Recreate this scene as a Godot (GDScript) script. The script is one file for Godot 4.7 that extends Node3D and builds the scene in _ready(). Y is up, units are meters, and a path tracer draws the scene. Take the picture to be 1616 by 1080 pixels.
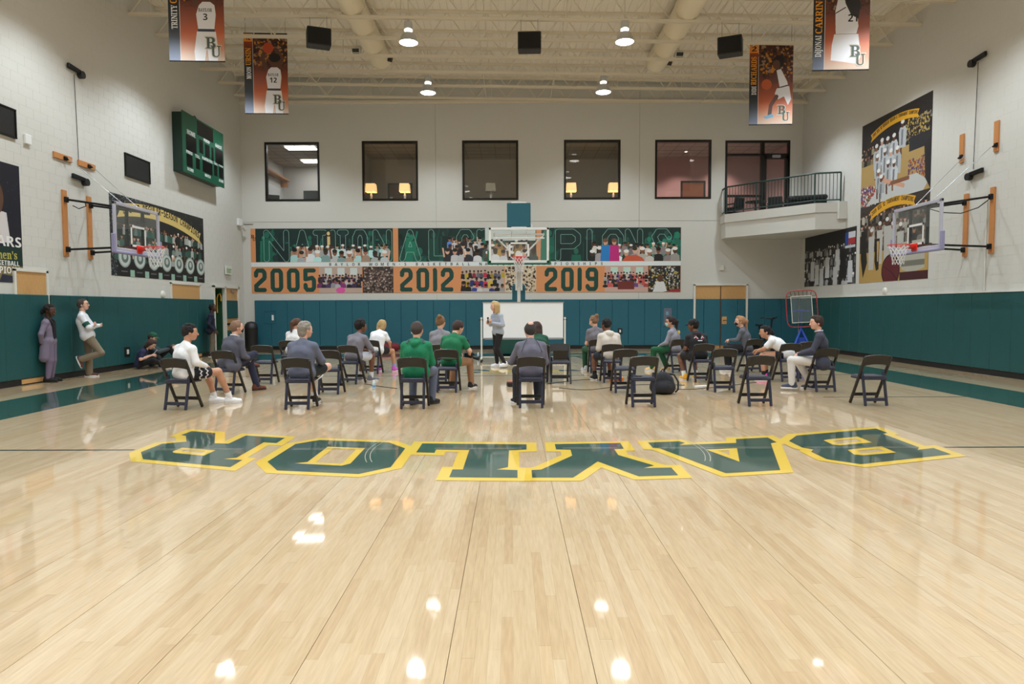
extends Node3D
# A basketball practice gym seen from beyond half court. x is to the right, y up, the far wall lies at z = -24.67. Units are metres.

const XL := -9.95
const XR := 10.706
const DB := 24.667
const ZF := 10.4
const PAD_TOP := 1.845

var M := {}
var taken := {}
var rng := RandomNumberGenerator.new()


class MB:
	# a mesh under construction
	var v := PackedVector3Array()
	var n := PackedVector3Array()
	var c := PackedColorArray()
	var u := PackedVector2Array()
	var ix := PackedInt32Array()
	var col := Color.WHITE

	func vert(p: Vector3, q: Vector3, t := Vector2.ZERO) -> int:
		v.append(p)
		n.append(q)
		c.append(col)
		u.append(t)
		return v.size() - 1

	func tri(a: int, b: int, d: int) -> void:
		var g := (v[b] - v[a]).cross(v[d] - v[a])
		ix.append(a)
		if g.dot(n[a] + n[b] + n[d]) > 0.0:
			ix.append(d)
			ix.append(b)
		else:
			ix.append(b)
			ix.append(d)

	func quad(a: Vector3, b: Vector3, d: Vector3, e: Vector3, q: Vector3, uvs := [Vector2(0, 1), Vector2(1, 1), Vector2(1, 0), Vector2(0, 0)]) -> void:
		var i := vert(a, q, uvs[0])
		vert(b, q, uvs[1])
		vert(d, q, uvs[2])
		vert(e, q, uvs[3])
		tri(i, i + 1, i + 2)
		tri(i, i + 2, i + 3)

	func box(at: Vector3, size: Vector3, turn := Basis.IDENTITY, skip := []) -> void:
		var h := size * 0.5
		for k in 6:
			if k in skip:
				continue
			var ax := k / 2
			var s := 1.0 if k % 2 == 0 else -1.0
			var q := Vector3.ZERO
			q[ax] = s
			var a := (ax + 1) % 3
			var b := (ax + 2) % 3
			var ps := []
			for w in [[-1, -1], [1, -1], [1, 1], [-1, 1]]:
				var p := Vector3.ZERO
				p[ax] = s * h[ax]
				p[a] = w[0] * h[a]
				p[b] = w[1] * h[b]
				ps.append(at + turn * p)
			quad(ps[0], ps[1], ps[2], ps[3], (turn * q).normalized())

	func span(a: Vector3, b: Vector3) -> void:
		box((a + b) * 0.5, (b - a).abs())

	func cbox(at: Vector3, size: Vector3, ch: float, turn := Basis.IDENTITY) -> void:
		# a box with chamfered edges
		var h := size * 0.5
		var i := h - Vector3.ONE * ch
		for ax in 3:
			var a := (ax + 1) % 3
			var b := (ax + 2) % 3
			for s in [-1.0, 1.0]:
				var q := Vector3.ZERO
				q[ax] = s
				var ps := []
				for w in [[-1, -1], [1, -1], [1, 1], [-1, 1]]:
					var p := Vector3.ZERO
					p[ax] = s * h[ax]
					p[a] = w[0] * i[a]
					p[b] = w[1] * i[b]
					ps.append(at + turn * p)
				quad(ps[0], ps[1], ps[2], ps[3], turn * q)
			for w in [[-1, -1], [1, -1], [1, 1], [-1, 1]]:
				var ps := []
				for e in [[-1.0, 0], [1.0, 0], [1.0, 1], [-1.0, 1]]:
					var p := Vector3.ZERO
					p[ax] = e[0] * i[ax]
					p[a] = w[0] * (h[a] if e[1] == 0 else i[a])
					p[b] = w[1] * (i[b] if e[1] == 0 else h[b])
					ps.append(at + turn * p)
				var q := Vector3.ZERO
				q[a] = w[0]
				q[b] = w[1]
				quad(ps[0], ps[1], ps[2], ps[3], (turn * q).normalized())
		for x in [-1.0, 1.0]:
			for y in [-1.0, 1.0]:
				for z in [-1.0, 1.0]:
					var q := turn * Vector3(x, y, z).normalized()
					var k := vert(at + turn * Vector3(x * h.x, y * i.y, z * i.z), q)
					vert(at + turn * Vector3(x * i.x, y * h.y, z * i.z), q)
					vert(at + turn * Vector3(x * i.x, y * i.y, z * h.z), q)
					tri(k, k + 1, k + 2)

	func tube(a: Vector3, b: Vector3, ra: float, rb := -1.0, seg := 8, caps := true) -> void:
		if rb < 0.0:
			rb = ra
		var d := (b - a).normalized()
		var s := d.cross(Vector3.UP if absf(d.y) < 0.9 else Vector3.RIGHT).normalized()
		var t := s.cross(d)
		var k := v.size()
		for j in seg:
			var w := TAU * j / seg
			var q := s * cos(w) + t * sin(w)
			vert(a + q * ra, q)
			vert(b + q * rb, q)
		for j in seg:
			var x := k + j * 2
			var y := k + ((j + 1) % seg) * 2
			tri(x, x + 1, y)
			tri(y, x + 1, y + 1)
		if caps:
			for e in 2:
				var p := a if e == 0 else b
				var q := -d if e == 0 else d
				var m := vert(p, q)
				for j in seg:
					vert(v[k + j * 2 + e], q)
				for j in seg:
					tri(m, m + 1 + j, m + 1 + (j + 1) % seg)

	func path(pts: Array, r: float, seg := 6, closed := false) -> void:
		var k := v.size()
		var m := pts.size()
		var s := Vector3.ZERO
		for j in m:
			var before: Vector3 = pts[(j - 1 + m) % m] if closed or j > 0 else pts[j]
			var after: Vector3 = pts[(j + 1) % m] if closed or j < m - 1 else pts[j]
			var d := (after - before).normalized()
			if s == Vector3.ZERO:
				s = d.cross(Vector3.UP if absf(d.y) < 0.9 else Vector3.RIGHT).normalized()
			s = (s - d * s.dot(d)).normalized()
			var t := s.cross(d)
			for e in seg:
				var w := TAU * e / seg
				var q := s * cos(w) + t * sin(w)
				vert(pts[j] + q * r, q)
		for j in (m if closed else m - 1):
			for e in seg:
				var a := k + j * seg + e
				var b := k + j * seg + (e + 1) % seg
				var x := k + ((j + 1) % m) * seg + e
				var y := k + ((j + 1) % m) * seg + (e + 1) % seg
				tri(a, x, b)
				tri(b, x, y)

	func lathe(prof: Array, seg := 20, xf := Transform3D.IDENTITY) -> void:
		# prof: Vector2(radius, height) from one end to the other
		var k := v.size()
		var m := prof.size()
		for j in m:
			var d: Vector2 = (prof[mini(j + 1, m - 1)] - prof[maxi(j - 1, 0)]).normalized()
			for e in seg:
				var w := TAU * e / seg
				var q := Vector3(d.y * cos(w), -d.x, d.y * sin(w))
				vert(xf * Vector3(prof[j].x * cos(w), prof[j].y, prof[j].x * sin(w)), (xf.basis * q).normalized())
		for j in m - 1:
			for e in seg:
				var a := k + j * seg + e
				var b := k + j * seg + (e + 1) % seg
				tri(a, a + seg, b)
				tri(b, a + seg, b + seg)

	func sphere(at: Vector3, r: Vector3, nu := 12, nv := 8) -> void:
		var k := v.size()
		for j in nv + 1:
			var p := PI * j / nv
			for e in nu:
				var w := TAU * e / nu
				var q := Vector3(sin(p) * cos(w), cos(p), sin(p) * sin(w))
				vert(at + q * r, (q / r).normalized())
		for j in nv:
			for e in nu:
				var a := k + j * nu + e
				var b := k + j * nu + (e + 1) % nu
				if j > 0:
					tri(a, a + nu, b)
				if j < nv - 1:
					tri(b, a + nu, b + nu)

	func torus(at: Vector3, big: float, r: float, axis := Vector3.UP, na := 28, nb := 8) -> void:
		var s := axis.cross(Vector3.UP if absf(axis.y) < 0.9 else Vector3.RIGHT).normalized()
		var t := s.cross(axis)
		var pts := []
		for j in na:
			var w := TAU * j / na
			pts.append(at + (s * cos(w) + t * sin(w)) * big)
		path(pts, r, nb, true)

	func prism(poly: PackedVector2Array, z0: float, z1: float, xf := Transform3D.IDENTITY) -> void:
		var t := Geometry2D.triangulate_polygon(poly)
		for e in 2:
			var z := z0 if e == 0 else z1
			var q := xf.basis * Vector3(0, 0, -1.0 if (e == 0) == (z0 < z1) else 1.0)
			var k := v.size()
			for p in poly:
				vert(xf * Vector3(p.x, p.y, z), q.normalized())
			for j in range(0, t.size(), 3):
				tri(k + t[j], k + t[j + 1], k + t[j + 2])
		var turn := 1.0 if Geometry2D.is_polygon_clockwise(poly) else -1.0
		for j in poly.size():
			var a := poly[j]
			var b := poly[(j + 1) % poly.size()]
			var d := (b - a).normalized()
			var q := (xf.basis * Vector3(-d.y * turn, d.x * turn, 0)).normalized()
			quad(xf * Vector3(a.x, a.y, z0), xf * Vector3(b.x, b.y, z0), xf * Vector3(b.x, b.y, z1), xf * Vector3(a.x, a.y, z1), q)

	func flat(poly: PackedVector2Array, y: float) -> void:
		# a polygon of (x, distance) laid on the floor
		var t := Geometry2D.triangulate_polygon(poly)
		var k := v.size()
		for p in poly:
			vert(Vector3(p.x, y, -p.y), Vector3.UP, p)
		for j in range(0, t.size(), 3):
			tri(k + t[j], k + t[j + 1], k + t[j + 2])

	func add(o: MB, xf := Transform3D.IDENTITY, tint = null) -> void:
		var k := v.size()
		var nb := xf.basis.inverse().transposed()
		for j in o.v.size():
			v.append(xf * o.v[j])
			n.append((nb * o.n[j]).normalized())
			c.append(o.c[j] if tint == null or o.c[j] != Color.WHITE else tint)
			u.append(o.u[j])
		var flip := xf.basis.determinant() < 0.0
		for j in range(0, o.ix.size(), 3):
			ix.append(k + o.ix[j])
			ix.append(k + o.ix[j + (2 if flip else 1)])
			ix.append(k + o.ix[j + (1 if flip else 2)])

	func mesh() -> ArrayMesh:
		var a := []
		a.resize(Mesh.ARRAY_MAX)
		a[Mesh.ARRAY_VERTEX] = v
		a[Mesh.ARRAY_NORMAL] = n
		a[Mesh.ARRAY_COLOR] = c
		a[Mesh.ARRAY_TEX_UV] = u
		a[Mesh.ARRAY_INDEX] = ix
		var m := ArrayMesh.new()
		m.add_surface_from_arrays(Mesh.PRIMITIVE_TRIANGLES, a)
		return m


# ---------------------------------------------------------------- naming and grouping

func numbered(called: String) -> String:
	var k: int = taken.get(called, 0)
	taken[called] = k + 1
	return called if k == 0 else "%s_%03d" % [called, k]


func tag(o: Node3D, label: String, category: String, group := "") -> Node3D:
	o.set_meta("label", label)
	o.set_meta("category", category)
	if group != "":
		o.set_meta("group", group)
	return o


func thing(called: String, label: String, category: String, at := Vector3.ZERO, turn := 0.0, group := "") -> Node3D:
	var o := Node3D.new()
	o.name = numbered(called)
	add_child(o)
	o.position = at
	o.rotation.y = turn
	return tag(o, label, category, group)


func put(called: String, m: Mesh, mat: Material, parent: Node3D = null, xf := Transform3D.IDENTITY) -> MeshInstance3D:
	var o := MeshInstance3D.new()
	o.mesh = m
	o.material_override = mat
	o.transform = xf
	if parent == null:
		o.name = numbered(called)
		add_child(o)
	else:
		o.name = called
		parent.add_child(o, true)
	return o


func obj(called: String, b: MB, mat: Material, parent: Node3D = null, xf := Transform3D.IDENTITY) -> MeshInstance3D:
	return put(called, b.mesh(), mat, parent, xf)


func struct(called: String, b: MB, mat: Material) -> MeshInstance3D:
	var o := obj(called, b, mat)
	o.set_meta("kind", "structure")
	return o


func copy(o: Node3D, at: Vector3, turn := 0.0) -> Node3D:
	var r: Node3D = o.duplicate()
	r.name = numbered(String(o.name).trim_suffix("_000"))
	add_child(r)
	r.position = at
	r.rotation = Vector3(0, turn, 0)
	return r


func paint(key: String, rgb: Color, rough := 0.6, metal := 0.0) -> StandardMaterial3D:
	if not M.has(key):
		var m := StandardMaterial3D.new()
		m.resource_name = key
		m.albedo_color = rgb
		m.roughness = rough
		m.metallic = metal
		M[key] = m
	return M[key]


func rgb8(r: int, g: int, b: int) -> Color:
	return Color(r / 255.0, g / 255.0, b / 255.0)


func cloth(rgb: Color) -> StandardMaterial3D:
	var key := "cloth_" + rgb.to_html(false)
	if not M.has(key):
		var m := paint(key, rgb, 0.85)
		m.rim_enabled = true
		m.rim = 0.25
		m.rim_tint = 0.6
		m.normal_enabled = true
		m.normal_texture = M["weave"]
		m.normal_scale = 0.35
		m.uv1_triplanar = true
		m.uv1_scale = Vector3.ONE * 2.2
	return M[key]


func noise_map(freq: float, octaves: int, size := 256, normal := false, bump := 4.0, kind := FastNoiseLite.TYPE_SIMPLEX_SMOOTH, seed_ := 3, ramp: Gradient = null) -> NoiseTexture2D:
	var f := FastNoiseLite.new()
	f.noise_type = kind
	f.frequency = freq
	f.fractal_octaves = octaves
	f.seed = seed_
	var t := NoiseTexture2D.new()
	t.width = size
	t.height = size
	t.seamless = true
	t.noise = f
	t.as_normal_map = normal
	t.bump_strength = bump
	if ramp:
		t.color_ramp = ramp
	return t


func ramp(a: Color, b: Color) -> Gradient:
	var g := Gradient.new()
	g.set_color(0, a)
	g.set_color(1, b)
	return g


func emitter(key: String, rgb: Color, energy: float) -> StandardMaterial3D:
	var m := paint(key, rgb, 0.4)
	m.emission_enabled = true
	m.emission = rgb
	m.emission_energy_multiplier = energy
	return m


func glass_pane(key: String, a := 0.06, tint := Color(0.9, 0.95, 0.94)) -> StandardMaterial3D:
	var m := paint(key, Color(tint.r, tint.g, tint.b, a), 0.0)
	m.transparency = BaseMaterial3D.TRANSPARENCY_ALPHA
	return m


func lettering(words: String, at: Vector3, face: Basis, cap: float, mat: Material, parent: Node3D, wide := 0.0, serif := false, called := "lettering") -> MeshInstance3D:
	# flat letters, centred on at; face.x runs along the line and face.z points to the reader
	var t := TextMesh.new()
	var f := SystemFont.new()
	f.font_names = PackedStringArray(["Droid Serif" if serif else "Droid Sans"])
	f.font_weight = 700
	t.font = f
	t.text = words
	t.font_size = 48
	t.pixel_size = cap / (48.0 * 0.715)
	t.depth = 0.004
	t.curve_step = 2.0
	t.horizontal_alignment = HORIZONTAL_ALIGNMENT_CENTER
	t.vertical_alignment = VERTICAL_ALIGNMENT_CENTER
	var b := face
	var box := t.get_aabb()
	if wide > 0.0 and box.size.x > 0.0:
		b = Basis(face.x * (wide / box.size.x), face.y, face.z)
	var middle := box.position + box.size * 0.5
	return put(called, t, mat, parent, Transform3D(b, at - b * Vector3(middle.x, middle.y, 0)))


# ---------------------------------------------------------------- scene

func _ready() -> void:
	rng.seed = 11
	view()
	materials()
	floor_and_court()
	walls()
	ceiling()
	upper_rooms()
	lamps()
	wall_fittings()
	hoops()
	banners()
	wall_prints()
	chairs()
	small_things()
	people()


func view() -> void:
	var cam := Camera3D.new()
	cam.name = "camera"
	add_child(cam)
	cam.position = Vector3(0, 1.5391, 0)
	cam.basis = Basis(Vector3.UP, 0.0) * Basis(Vector3.RIGHT, -0.0516) * Basis(Vector3.BACK, -0.0032)
	cam.fov = rad_to_deg(2.0 * atan(540.0 / 1045.475))
	cam.near = 0.05
	cam.far = 100.0
	cam.current = true
	var w := WorldEnvironment.new()
	w.name = "surroundings"
	var e := Environment.new()
	e.background_mode = Environment.BG_COLOR
	e.background_color = Color(0.02, 0.02, 0.02)
	e.tonemap_mode = Environment.TONE_MAPPER_LINEAR
	e.tonemap_exposure = 1.0
	e.sdfgi_enabled = true
	e.ssao_enabled = true
	e.ssil_enabled = true
	w.environment = e
	add_child(w)


const LAMP_ENERGY := 17.6
const LAMP_ANGLE := 67.0
const LAMP_BLEND := 0.62
const LAMP_COLOR := Color(0.925, 0.975, 1.0)


func lamps() -> void:
	# high-bay pendants in four files; only the far ones are in view, the rest light the near half of the hall
	var first: Node3D
	var words := ["second lamp from the left wall", "third lamp from the left wall"]
	for row in 8:
		for file in 4:
			var x: float = [-7.9, -2.68, 2.97, 8.4][file]
			var d := 21.75 - 4.05 * row
			var h := 8.56
			var o: Node3D
			if first == null:
				first = thing("pendant_lamp", "", "lamp", Vector3(x, h, -d))
				var r := MB.new()
				r.lathe([Vector2(0.245, -0.09), Vector2(0.235, -0.06), Vector2(0.21, 0.03), Vector2(0.165, 0.11), Vector2(0.11, 0.165), Vector2(0.085, 0.18)], 24)
				r.lathe([Vector2(0.24, -0.09), Vector2(0.228, -0.06), Vector2(0.2, 0.03), Vector2(0.15, 0.105)], 24)
				obj("reflector", r, M.lamp_shell, first)
				var g := MB.new()
				g.lathe([Vector2(0.236, -0.085), Vector2(0.2, -0.105), Vector2(0.12, -0.12), Vector2(0.0, -0.125)], 24)
				obj("glowing_lens", g, M.lamp_glow, first)
				var q := MB.new()
				q.lathe([Vector2(0.0, 0.185), Vector2(0.09, 0.19), Vector2(0.105, 0.21), Vector2(0.11, 0.235)], 16)
				obj("glowing_collar", q, M.lamp_dim, first)
				var b := MB.new()
				b.cbox(Vector3(0, 0.335, 0), Vector3(0.2, 0.2, 0.2), 0.02)
				b.tube(Vector3(0, 0.43, 0), Vector3(0, 0.47, 0), 0.03)
				obj("ballast_box", b, M.lamp_shell, first)
				var s := MB.new()
				s.tube(Vector3(0, 0.47, 0), Vector3(0, 1.42, 0), 0.012)
				obj("hanging_rod", s, M.cream_steel, first)
				var light := SpotLight3D.new()
				light.name = "lamp_beam"
				light.light_energy = LAMP_ENERGY
				light.light_color = LAMP_COLOR
				light.spot_angle = LAMP_ANGLE
				light.spot_angle_attenuation = LAMP_BLEND
				light.spot_range = 40.0
				light.spot_attenuation = 2.0
				light.light_size = 0.2
				light.shadow_enabled = true
				light.position = Vector3(0, -0.15, 0)
				light.rotation.x = -PI / 2
				first.add_child(light)
				o = first
			else:
				o = copy(first, Vector3(x, h, -d))
			var where: String
			if row < 2 and (file == 1 or file == 2):
				where = "glowing pendant lamp, %s, %s row from the far wall" % [words[file - 1], "nearest" if row == 0 else "second"]
			elif row < 2:
				where = "pendant lamp behind the %s player banner on the %s" % ["further" if row == 0 else "nearer", "left" if file == 0 else "right"]
			else:
				where = "pendant lamp out of view above the near half of the court"
			tag(o, where, "lamp", "high bay pendant lamps")


func materials() -> void:
	M["weave"] = noise_map(0.12, 3, 256, true, 5.0)
	var grain := noise_map(0.02, 4, 512, false, 1.0, FastNoiseLite.TYPE_SIMPLEX_SMOOTH, 8, ramp(Color(0.92, 0.9, 0.87), Color(1, 1, 1)))
	var rough := noise_map(0.05, 3, 256, true, 3.0)
	for k in 8:
		var tones := [Color(0.82, 0.72, 0.58), Color(0.825, 0.725, 0.585), Color(0.815, 0.71, 0.565), Color(0.835, 0.74, 0.605), Color(0.805, 0.695, 0.545), Color(0.825, 0.715, 0.565), Color(0.795, 0.68, 0.53), Color(0.83, 0.73, 0.595)]
		gloss(paint("maple_%d" % k, tones[k], 0.42), grain)
	var wm := gloss(paint("maple_field", Color.WHITE, 0.42), grain)
	wm.vertex_color_use_as_albedo = true
	gloss(paint("paint_green", rgb8(8, 68, 58), 0.4))
	gloss(paint("paint_yellow", rgb8(240, 200, 62), 0.4))
	gloss(paint("paint_line", rgb8(22, 40, 44), 0.4))
	gloss(paint("paint_pale", rgb8(190, 180, 160), 0.4))
	var wall := paint("wall_paint", rgb8(210, 208, 203), 0.75)
	wall.normal_enabled = true
	wall.normal_texture = rough
	wall.normal_scale = 0.12
	wall.uv1_triplanar = true
	wall.uv1_world_triplanar = true
	wall.uv1_scale = Vector3.ONE * 1.5
	paint("wall_joint", rgb8(184, 184, 181), 0.8)
	paint("cream_steel", rgb8(228, 218, 200), 0.55)
	paint("deck", rgb8(238, 230, 218), 0.7)
	paint("duct", rgb8(232, 220, 196), 0.6)
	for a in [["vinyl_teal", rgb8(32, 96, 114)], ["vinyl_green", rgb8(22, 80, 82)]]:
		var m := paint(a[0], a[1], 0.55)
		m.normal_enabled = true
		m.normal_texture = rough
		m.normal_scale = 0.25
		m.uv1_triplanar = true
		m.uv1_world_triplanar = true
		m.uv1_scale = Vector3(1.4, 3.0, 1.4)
	paint("black_base", rgb8(20, 21, 23), 0.5)
	var oak := paint("door_wood", rgb8(212, 166, 110), 0.45)
	oak.albedo_texture = grain
	oak.uv1_triplanar = true
	oak.uv1_scale = Vector3(6, 0.6, 6)
	var pine := paint("board_wood", rgb8(205, 140, 84), 0.5)
	pine.albedo_texture = grain
	pine.uv1_triplanar = true
	pine.uv1_scale = Vector3(9, 0.9, 9)
	paint("frame_white", rgb8(222, 220, 212), 0.45)
	paint("white", rgb8(236, 236, 236), 0.4)
	paint("bronze", rgb8(30, 26, 24), 0.4, 0.3)
	paint("black_steel", rgb8(22, 22, 24), 0.45, 0.4)
	paint("black_plastic", rgb8(24, 24, 25), 0.5)
	paint("rail_green", rgb8(34, 58, 54), 0.45)
	paint("orange_rim", rgb8(226, 44, 28), 0.35)
	paint("net_white", rgb8(235, 232, 232), 0.8)
	paint("steel", rgb8(176, 178, 182), 0.35, 0.7)
	paint("screen_black", rgb8(9, 10, 12), 0.2)
	paint("lamp_shell", rgb8(200, 204, 208), 0.3, 0.6)
	emitter("lamp_glow", Color(1.0, 0.99, 0.97), 11.0)
	emitter("lamp_dim", Color(1.0, 0.99, 0.97), 3.0)
	glass_pane("window_glass", 0.05)
	glass_pane("board_glass", 0.05)


func gloss(m: StandardMaterial3D, grain: Texture2D = null) -> StandardMaterial3D:
	m.clearcoat_enabled = true
	m.clearcoat = 1.0
	m.clearcoat_roughness = 0.045
	if grain:
		m.albedo_texture = grain
		m.uv1_triplanar = true
		m.uv1_world_triplanar = true
		m.uv1_scale = Vector3(4.0, 1.0, 0.35)
	return m


# ---------------------------------------------------------------- floor

const LETTERS := [
	["r", [-4.030, 8.266, -3.674, 8.125, -3.402, 7.504, -3.232, 7.479, -3.230, 7.960, -2.702, 7.807, -2.697, 7.505, -2.859, 7.553, -2.847, 6.775, -2.962, 6.712, -2.744, 6.663, -2.740, 6.362, -3.780, 6.710, -3.992, 7.048, -3.996, 7.485, -3.771, 7.602, -3.953, 7.953, -4.038, 8.006], [[-3.666, 7.078, -3.660, 7.276, -3.225, 7.138, -3.231, 6.865, -3.619, 7.007]]],
	["o", [-2.252, 7.672, -1.408, 7.513, -1.174, 7.191, -1.177, 6.340, -1.428, 6.077, -2.237, 6.224, -2.460, 6.582, -2.460, 7.444], [[-2.053, 7.302, -1.619, 7.220, -1.605, 6.491, -1.669, 6.401, -2.165, 6.508, -2.053, 6.567]]],
	["l", [-1.022, 7.455, 0.160, 7.386, 0.154, 7.113, -0.036, 7.080, -0.042, 6.325, -0.153, 6.230, 0.048, 6.204, 0.046, 5.918, -0.575, 5.948, -0.571, 6.236, -0.472, 6.234, -0.466, 7.102, -0.828, 7.128, -0.826, 6.966, -1.025, 6.994], []],
	["y", [0.477, 7.392, 1.224, 7.442, 1.213, 7.139, 1.105, 7.125, 1.103, 6.831, 1.378, 6.368, 1.256, 6.268, 1.523, 6.280, 1.517, 5.994, 1.150, 5.955, 0.853, 6.546, 0.548, 5.919, 0.178, 5.924, 0.181, 6.202, 0.274, 6.221, 0.621, 6.809, 0.629, 7.096, 0.474, 7.113], []],
	["a", [1.542, 7.463, 1.914, 7.528, 1.957, 7.438, 1.862, 7.324, 2.536, 7.429, 2.603, 7.646, 3.007, 7.733, 3.005, 7.457, 2.914, 7.400, 2.525, 6.173, 1.975, 6.060, 1.602, 7.161, 1.537, 7.184], [[2.089, 7.089, 2.447, 7.148, 2.257, 6.511]]],
	["b", [3.394, 7.844, 4.582, 8.276, 4.567, 7.993, 4.478, 7.940, 4.436, 7.154, 4.344, 7.032, 4.572, 7.121, 4.560, 6.811, 3.400, 6.394, 3.171, 6.610, 3.169, 6.959, 3.243, 7.066, 3.166, 7.173, 3.170, 7.523], [[3.582, 7.558, 3.661, 7.613, 4.090, 7.773, 4.071, 7.433, 3.628, 7.275, 3.573, 7.315], [3.598, 7.043, 3.672, 7.085, 4.064, 7.223, 4.041, 6.905, 3.628, 6.779, 3.555, 6.820]]],
]


func points(a: Array) -> PackedVector2Array:
	var r := PackedVector2Array()
	for k in range(0, a.size(), 2):
		r.append(Vector2(a[k], a[k + 1]))
	return r


func laid(b: MB, outer: PackedVector2Array, holes: Array, y: float) -> void:
	# a floor marking with holes, cut into strips through the holes so that each piece is simple
	var cuts := [-50.0]
	for h in holes:
		var x := 0.0
		for p in h:
			x += p.x / h.size()
		cuts.append(x)
	cuts.append(50.0)
	cuts.sort()
	for k in cuts.size() - 1:
		var strip := PackedVector2Array([Vector2(cuts[k], -50), Vector2(cuts[k + 1], -50), Vector2(cuts[k + 1], 50), Vector2(cuts[k], 50)])
		var pieces: Array = Array(Geometry2D.intersect_polygons(outer, strip), TYPE_NIL, "", null)
		for h in holes:
			var left := []
			for p in pieces:
				left.append_array(Geometry2D.clip_polygons(p, h))
			pieces = left
		for p in pieces:
			if p.size() > 2 and not Geometry2D.is_polygon_clockwise(p):
				b.flat(p, y)


func rect(x0: float, d0: float, x1: float, d1: float) -> PackedVector2Array:
	return PackedVector2Array([Vector2(x0, d0), Vector2(x1, d0), Vector2(x1, d1), Vector2(x0, d1)])


func floor_and_court() -> void:
	var slab := MB.new()
	slab.span(Vector3(XL - 0.4, -0.3, -DB - 0.4), Vector3(XR + 0.4, -0.02, ZF + 0.4))
	slab.span(Vector3(XL - 0.4, -0.02, -1.2), Vector3(XR + 0.4, 0.0, ZF + 0.4))
	var fl := struct("floor", slab, M.maple_4)
	# maple strips: the largest ones in view singly, the others as one field
	var field := MB.new()
	var unit := MB.new()
	unit.box(Vector3(0, -0.5, 0), Vector3.ONE, Basis.IDENTITY, [3])
	var strip := unit.mesh()
	var pitch := 0.0572
	var near := []
	var x := XL
	var col := 0
	while x < XR:
		var gap := 0.003 if col % 11 == 3 else 0.0004
		var w := pitch - gap
		var d := 1.2 - rng.randf() * 0.6
		while d < DB:
			var l := rng.randf_range(0.35, 1.25)
			var d1 := minf(d + l, DB)
			var tone := rng.randi() % 8
			var xm := x + w * 0.5
			var dm := (d + d1) * 0.5
			if dm < 4.75 and d1 > 2.5 and absf(xm) < dm * 0.79 + 0.1:
				near.append([xm, dm, w, d1 - d - 0.0004, tone, dm])
			else:
				var base: Color = M["maple_%d" % tone].albedo_color.srgb_to_linear()
				field.col = base * rng.randf_range(0.96, 1.04)
				var wave := 0.0011 * minf(1.0, 5.0 / dm)
				var tilt := Vector3(rng.randfn(0, wave), 1, rng.randfn(0, wave)).normalized()
				var a := Vector3(xm - w * 0.5, 0, -d)
				var b := Vector3(xm + w * 0.5, 0, -d1 + 0.0004)
				field.quad(a, Vector3(b.x, 0, a.z), b, Vector3(a.x, 0, b.z), tilt)
				if d < 9.0:
					field.quad(Vector3(b.x, 0, a.z), Vector3(b.x, -0.02, a.z), Vector3(b.x, -0.02, b.z), b, Vector3.RIGHT)
					field.quad(a, Vector3(a.x, -0.02, a.z), Vector3(a.x, -0.02, b.z), Vector3(a.x, 0, b.z), Vector3.LEFT)
			d = d1
		x += pitch
		col += 1
	near.sort_custom(func(p, q): return p[5] < q[5])
	for k in near.size():
		var a: Array = near[k]
		if k < 300:
			var turn := Basis(Vector3.BACK, rng.randfn(0, 0.0011)) * Basis(Vector3.RIGHT, rng.randfn(0, 0.0006))
			put("floor_strip", strip, M["maple_%d" % a[4]], fl, Transform3D(turn * Basis.from_scale(Vector3(a[2], 0.02, a[3])), Vector3(a[0], 0, -a[1])))
		else:
			field.col = M["maple_%d" % a[4]].albedo_color.srgb_to_linear()
			var tilt := Vector3(rng.randfn(0, 0.0011), 1, rng.randfn(0, 0.0011)).normalized()
			field.quad(Vector3(a[0] - a[2] / 2, 0, -a[1] + a[3] / 2), Vector3(a[0] + a[2] / 2, 0, -a[1] + a[3] / 2), Vector3(a[0] + a[2] / 2, 0, -a[1] - a[3] / 2), Vector3(a[0] - a[2] / 2, 0, -a[1] - a[3] / 2), tilt)
	obj("floor_strips", field, M.maple_field, fl).set_meta("kind", "stuff")
	# painted borders of the court
	for a in [["painted_border", rect(-8.56, -10, -7.12, 22.2)], ["painted_border", rect(7.73, -10, 9.13, 22.2)], ["painted_border", rect(-7.12, 20.8, 7.73, 22.2)]]:
		var b := MB.new()
		b.flat(a[1], 0.0015)
		obj(a[0], b, M.paint_green, fl)
	# half-court line
	for a in [[-7.12, -4.13], [4.72, 7.73]]:
		var b := MB.new()
		b.flat(rect(a[0], 7.145, a[1], 7.195), 0.0015)
		obj("half_court_line", b, M.paint_line, fl)
	# the big word across half court, each letter green with a yellow edge
	var lift := 0.0
	for a in LETTERS:
		lift += 0.0002
		var outer := points(a[1])
		if Geometry2D.is_polygon_clockwise(outer):
			outer.reverse()
		var holes := []
		var inner := []
		for h in a[2]:
			var p := points(h)
			if Geometry2D.is_polygon_clockwise(p):
				p.reverse()
			holes.append(p)
			for q in Geometry2D.offset_polygon(p, -0.085, Geometry2D.JOIN_MITER):
				inner.append(q)
		var g := MB.new()
		laid(g, outer, holes, 0.0032 + lift)
		var edge := MB.new()
		for q in Geometry2D.offset_polygon(outer, 0.11, Geometry2D.JOIN_MITER):
			if not Geometry2D.is_polygon_clockwise(q):
				laid(edge, q, inner, 0.0018 + lift)
		var o := obj("painted_letter", g, M.paint_green, fl)
		o.set_meta("label", "green block letter %s painted upside down on the floor" % a[0].to_upper())
		obj("yellow_edge", edge, M.paint_yellow, o)
	# fine pale lines of the centre circle and half-court line where they cross the letters
	var fine := MB.new()
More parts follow.
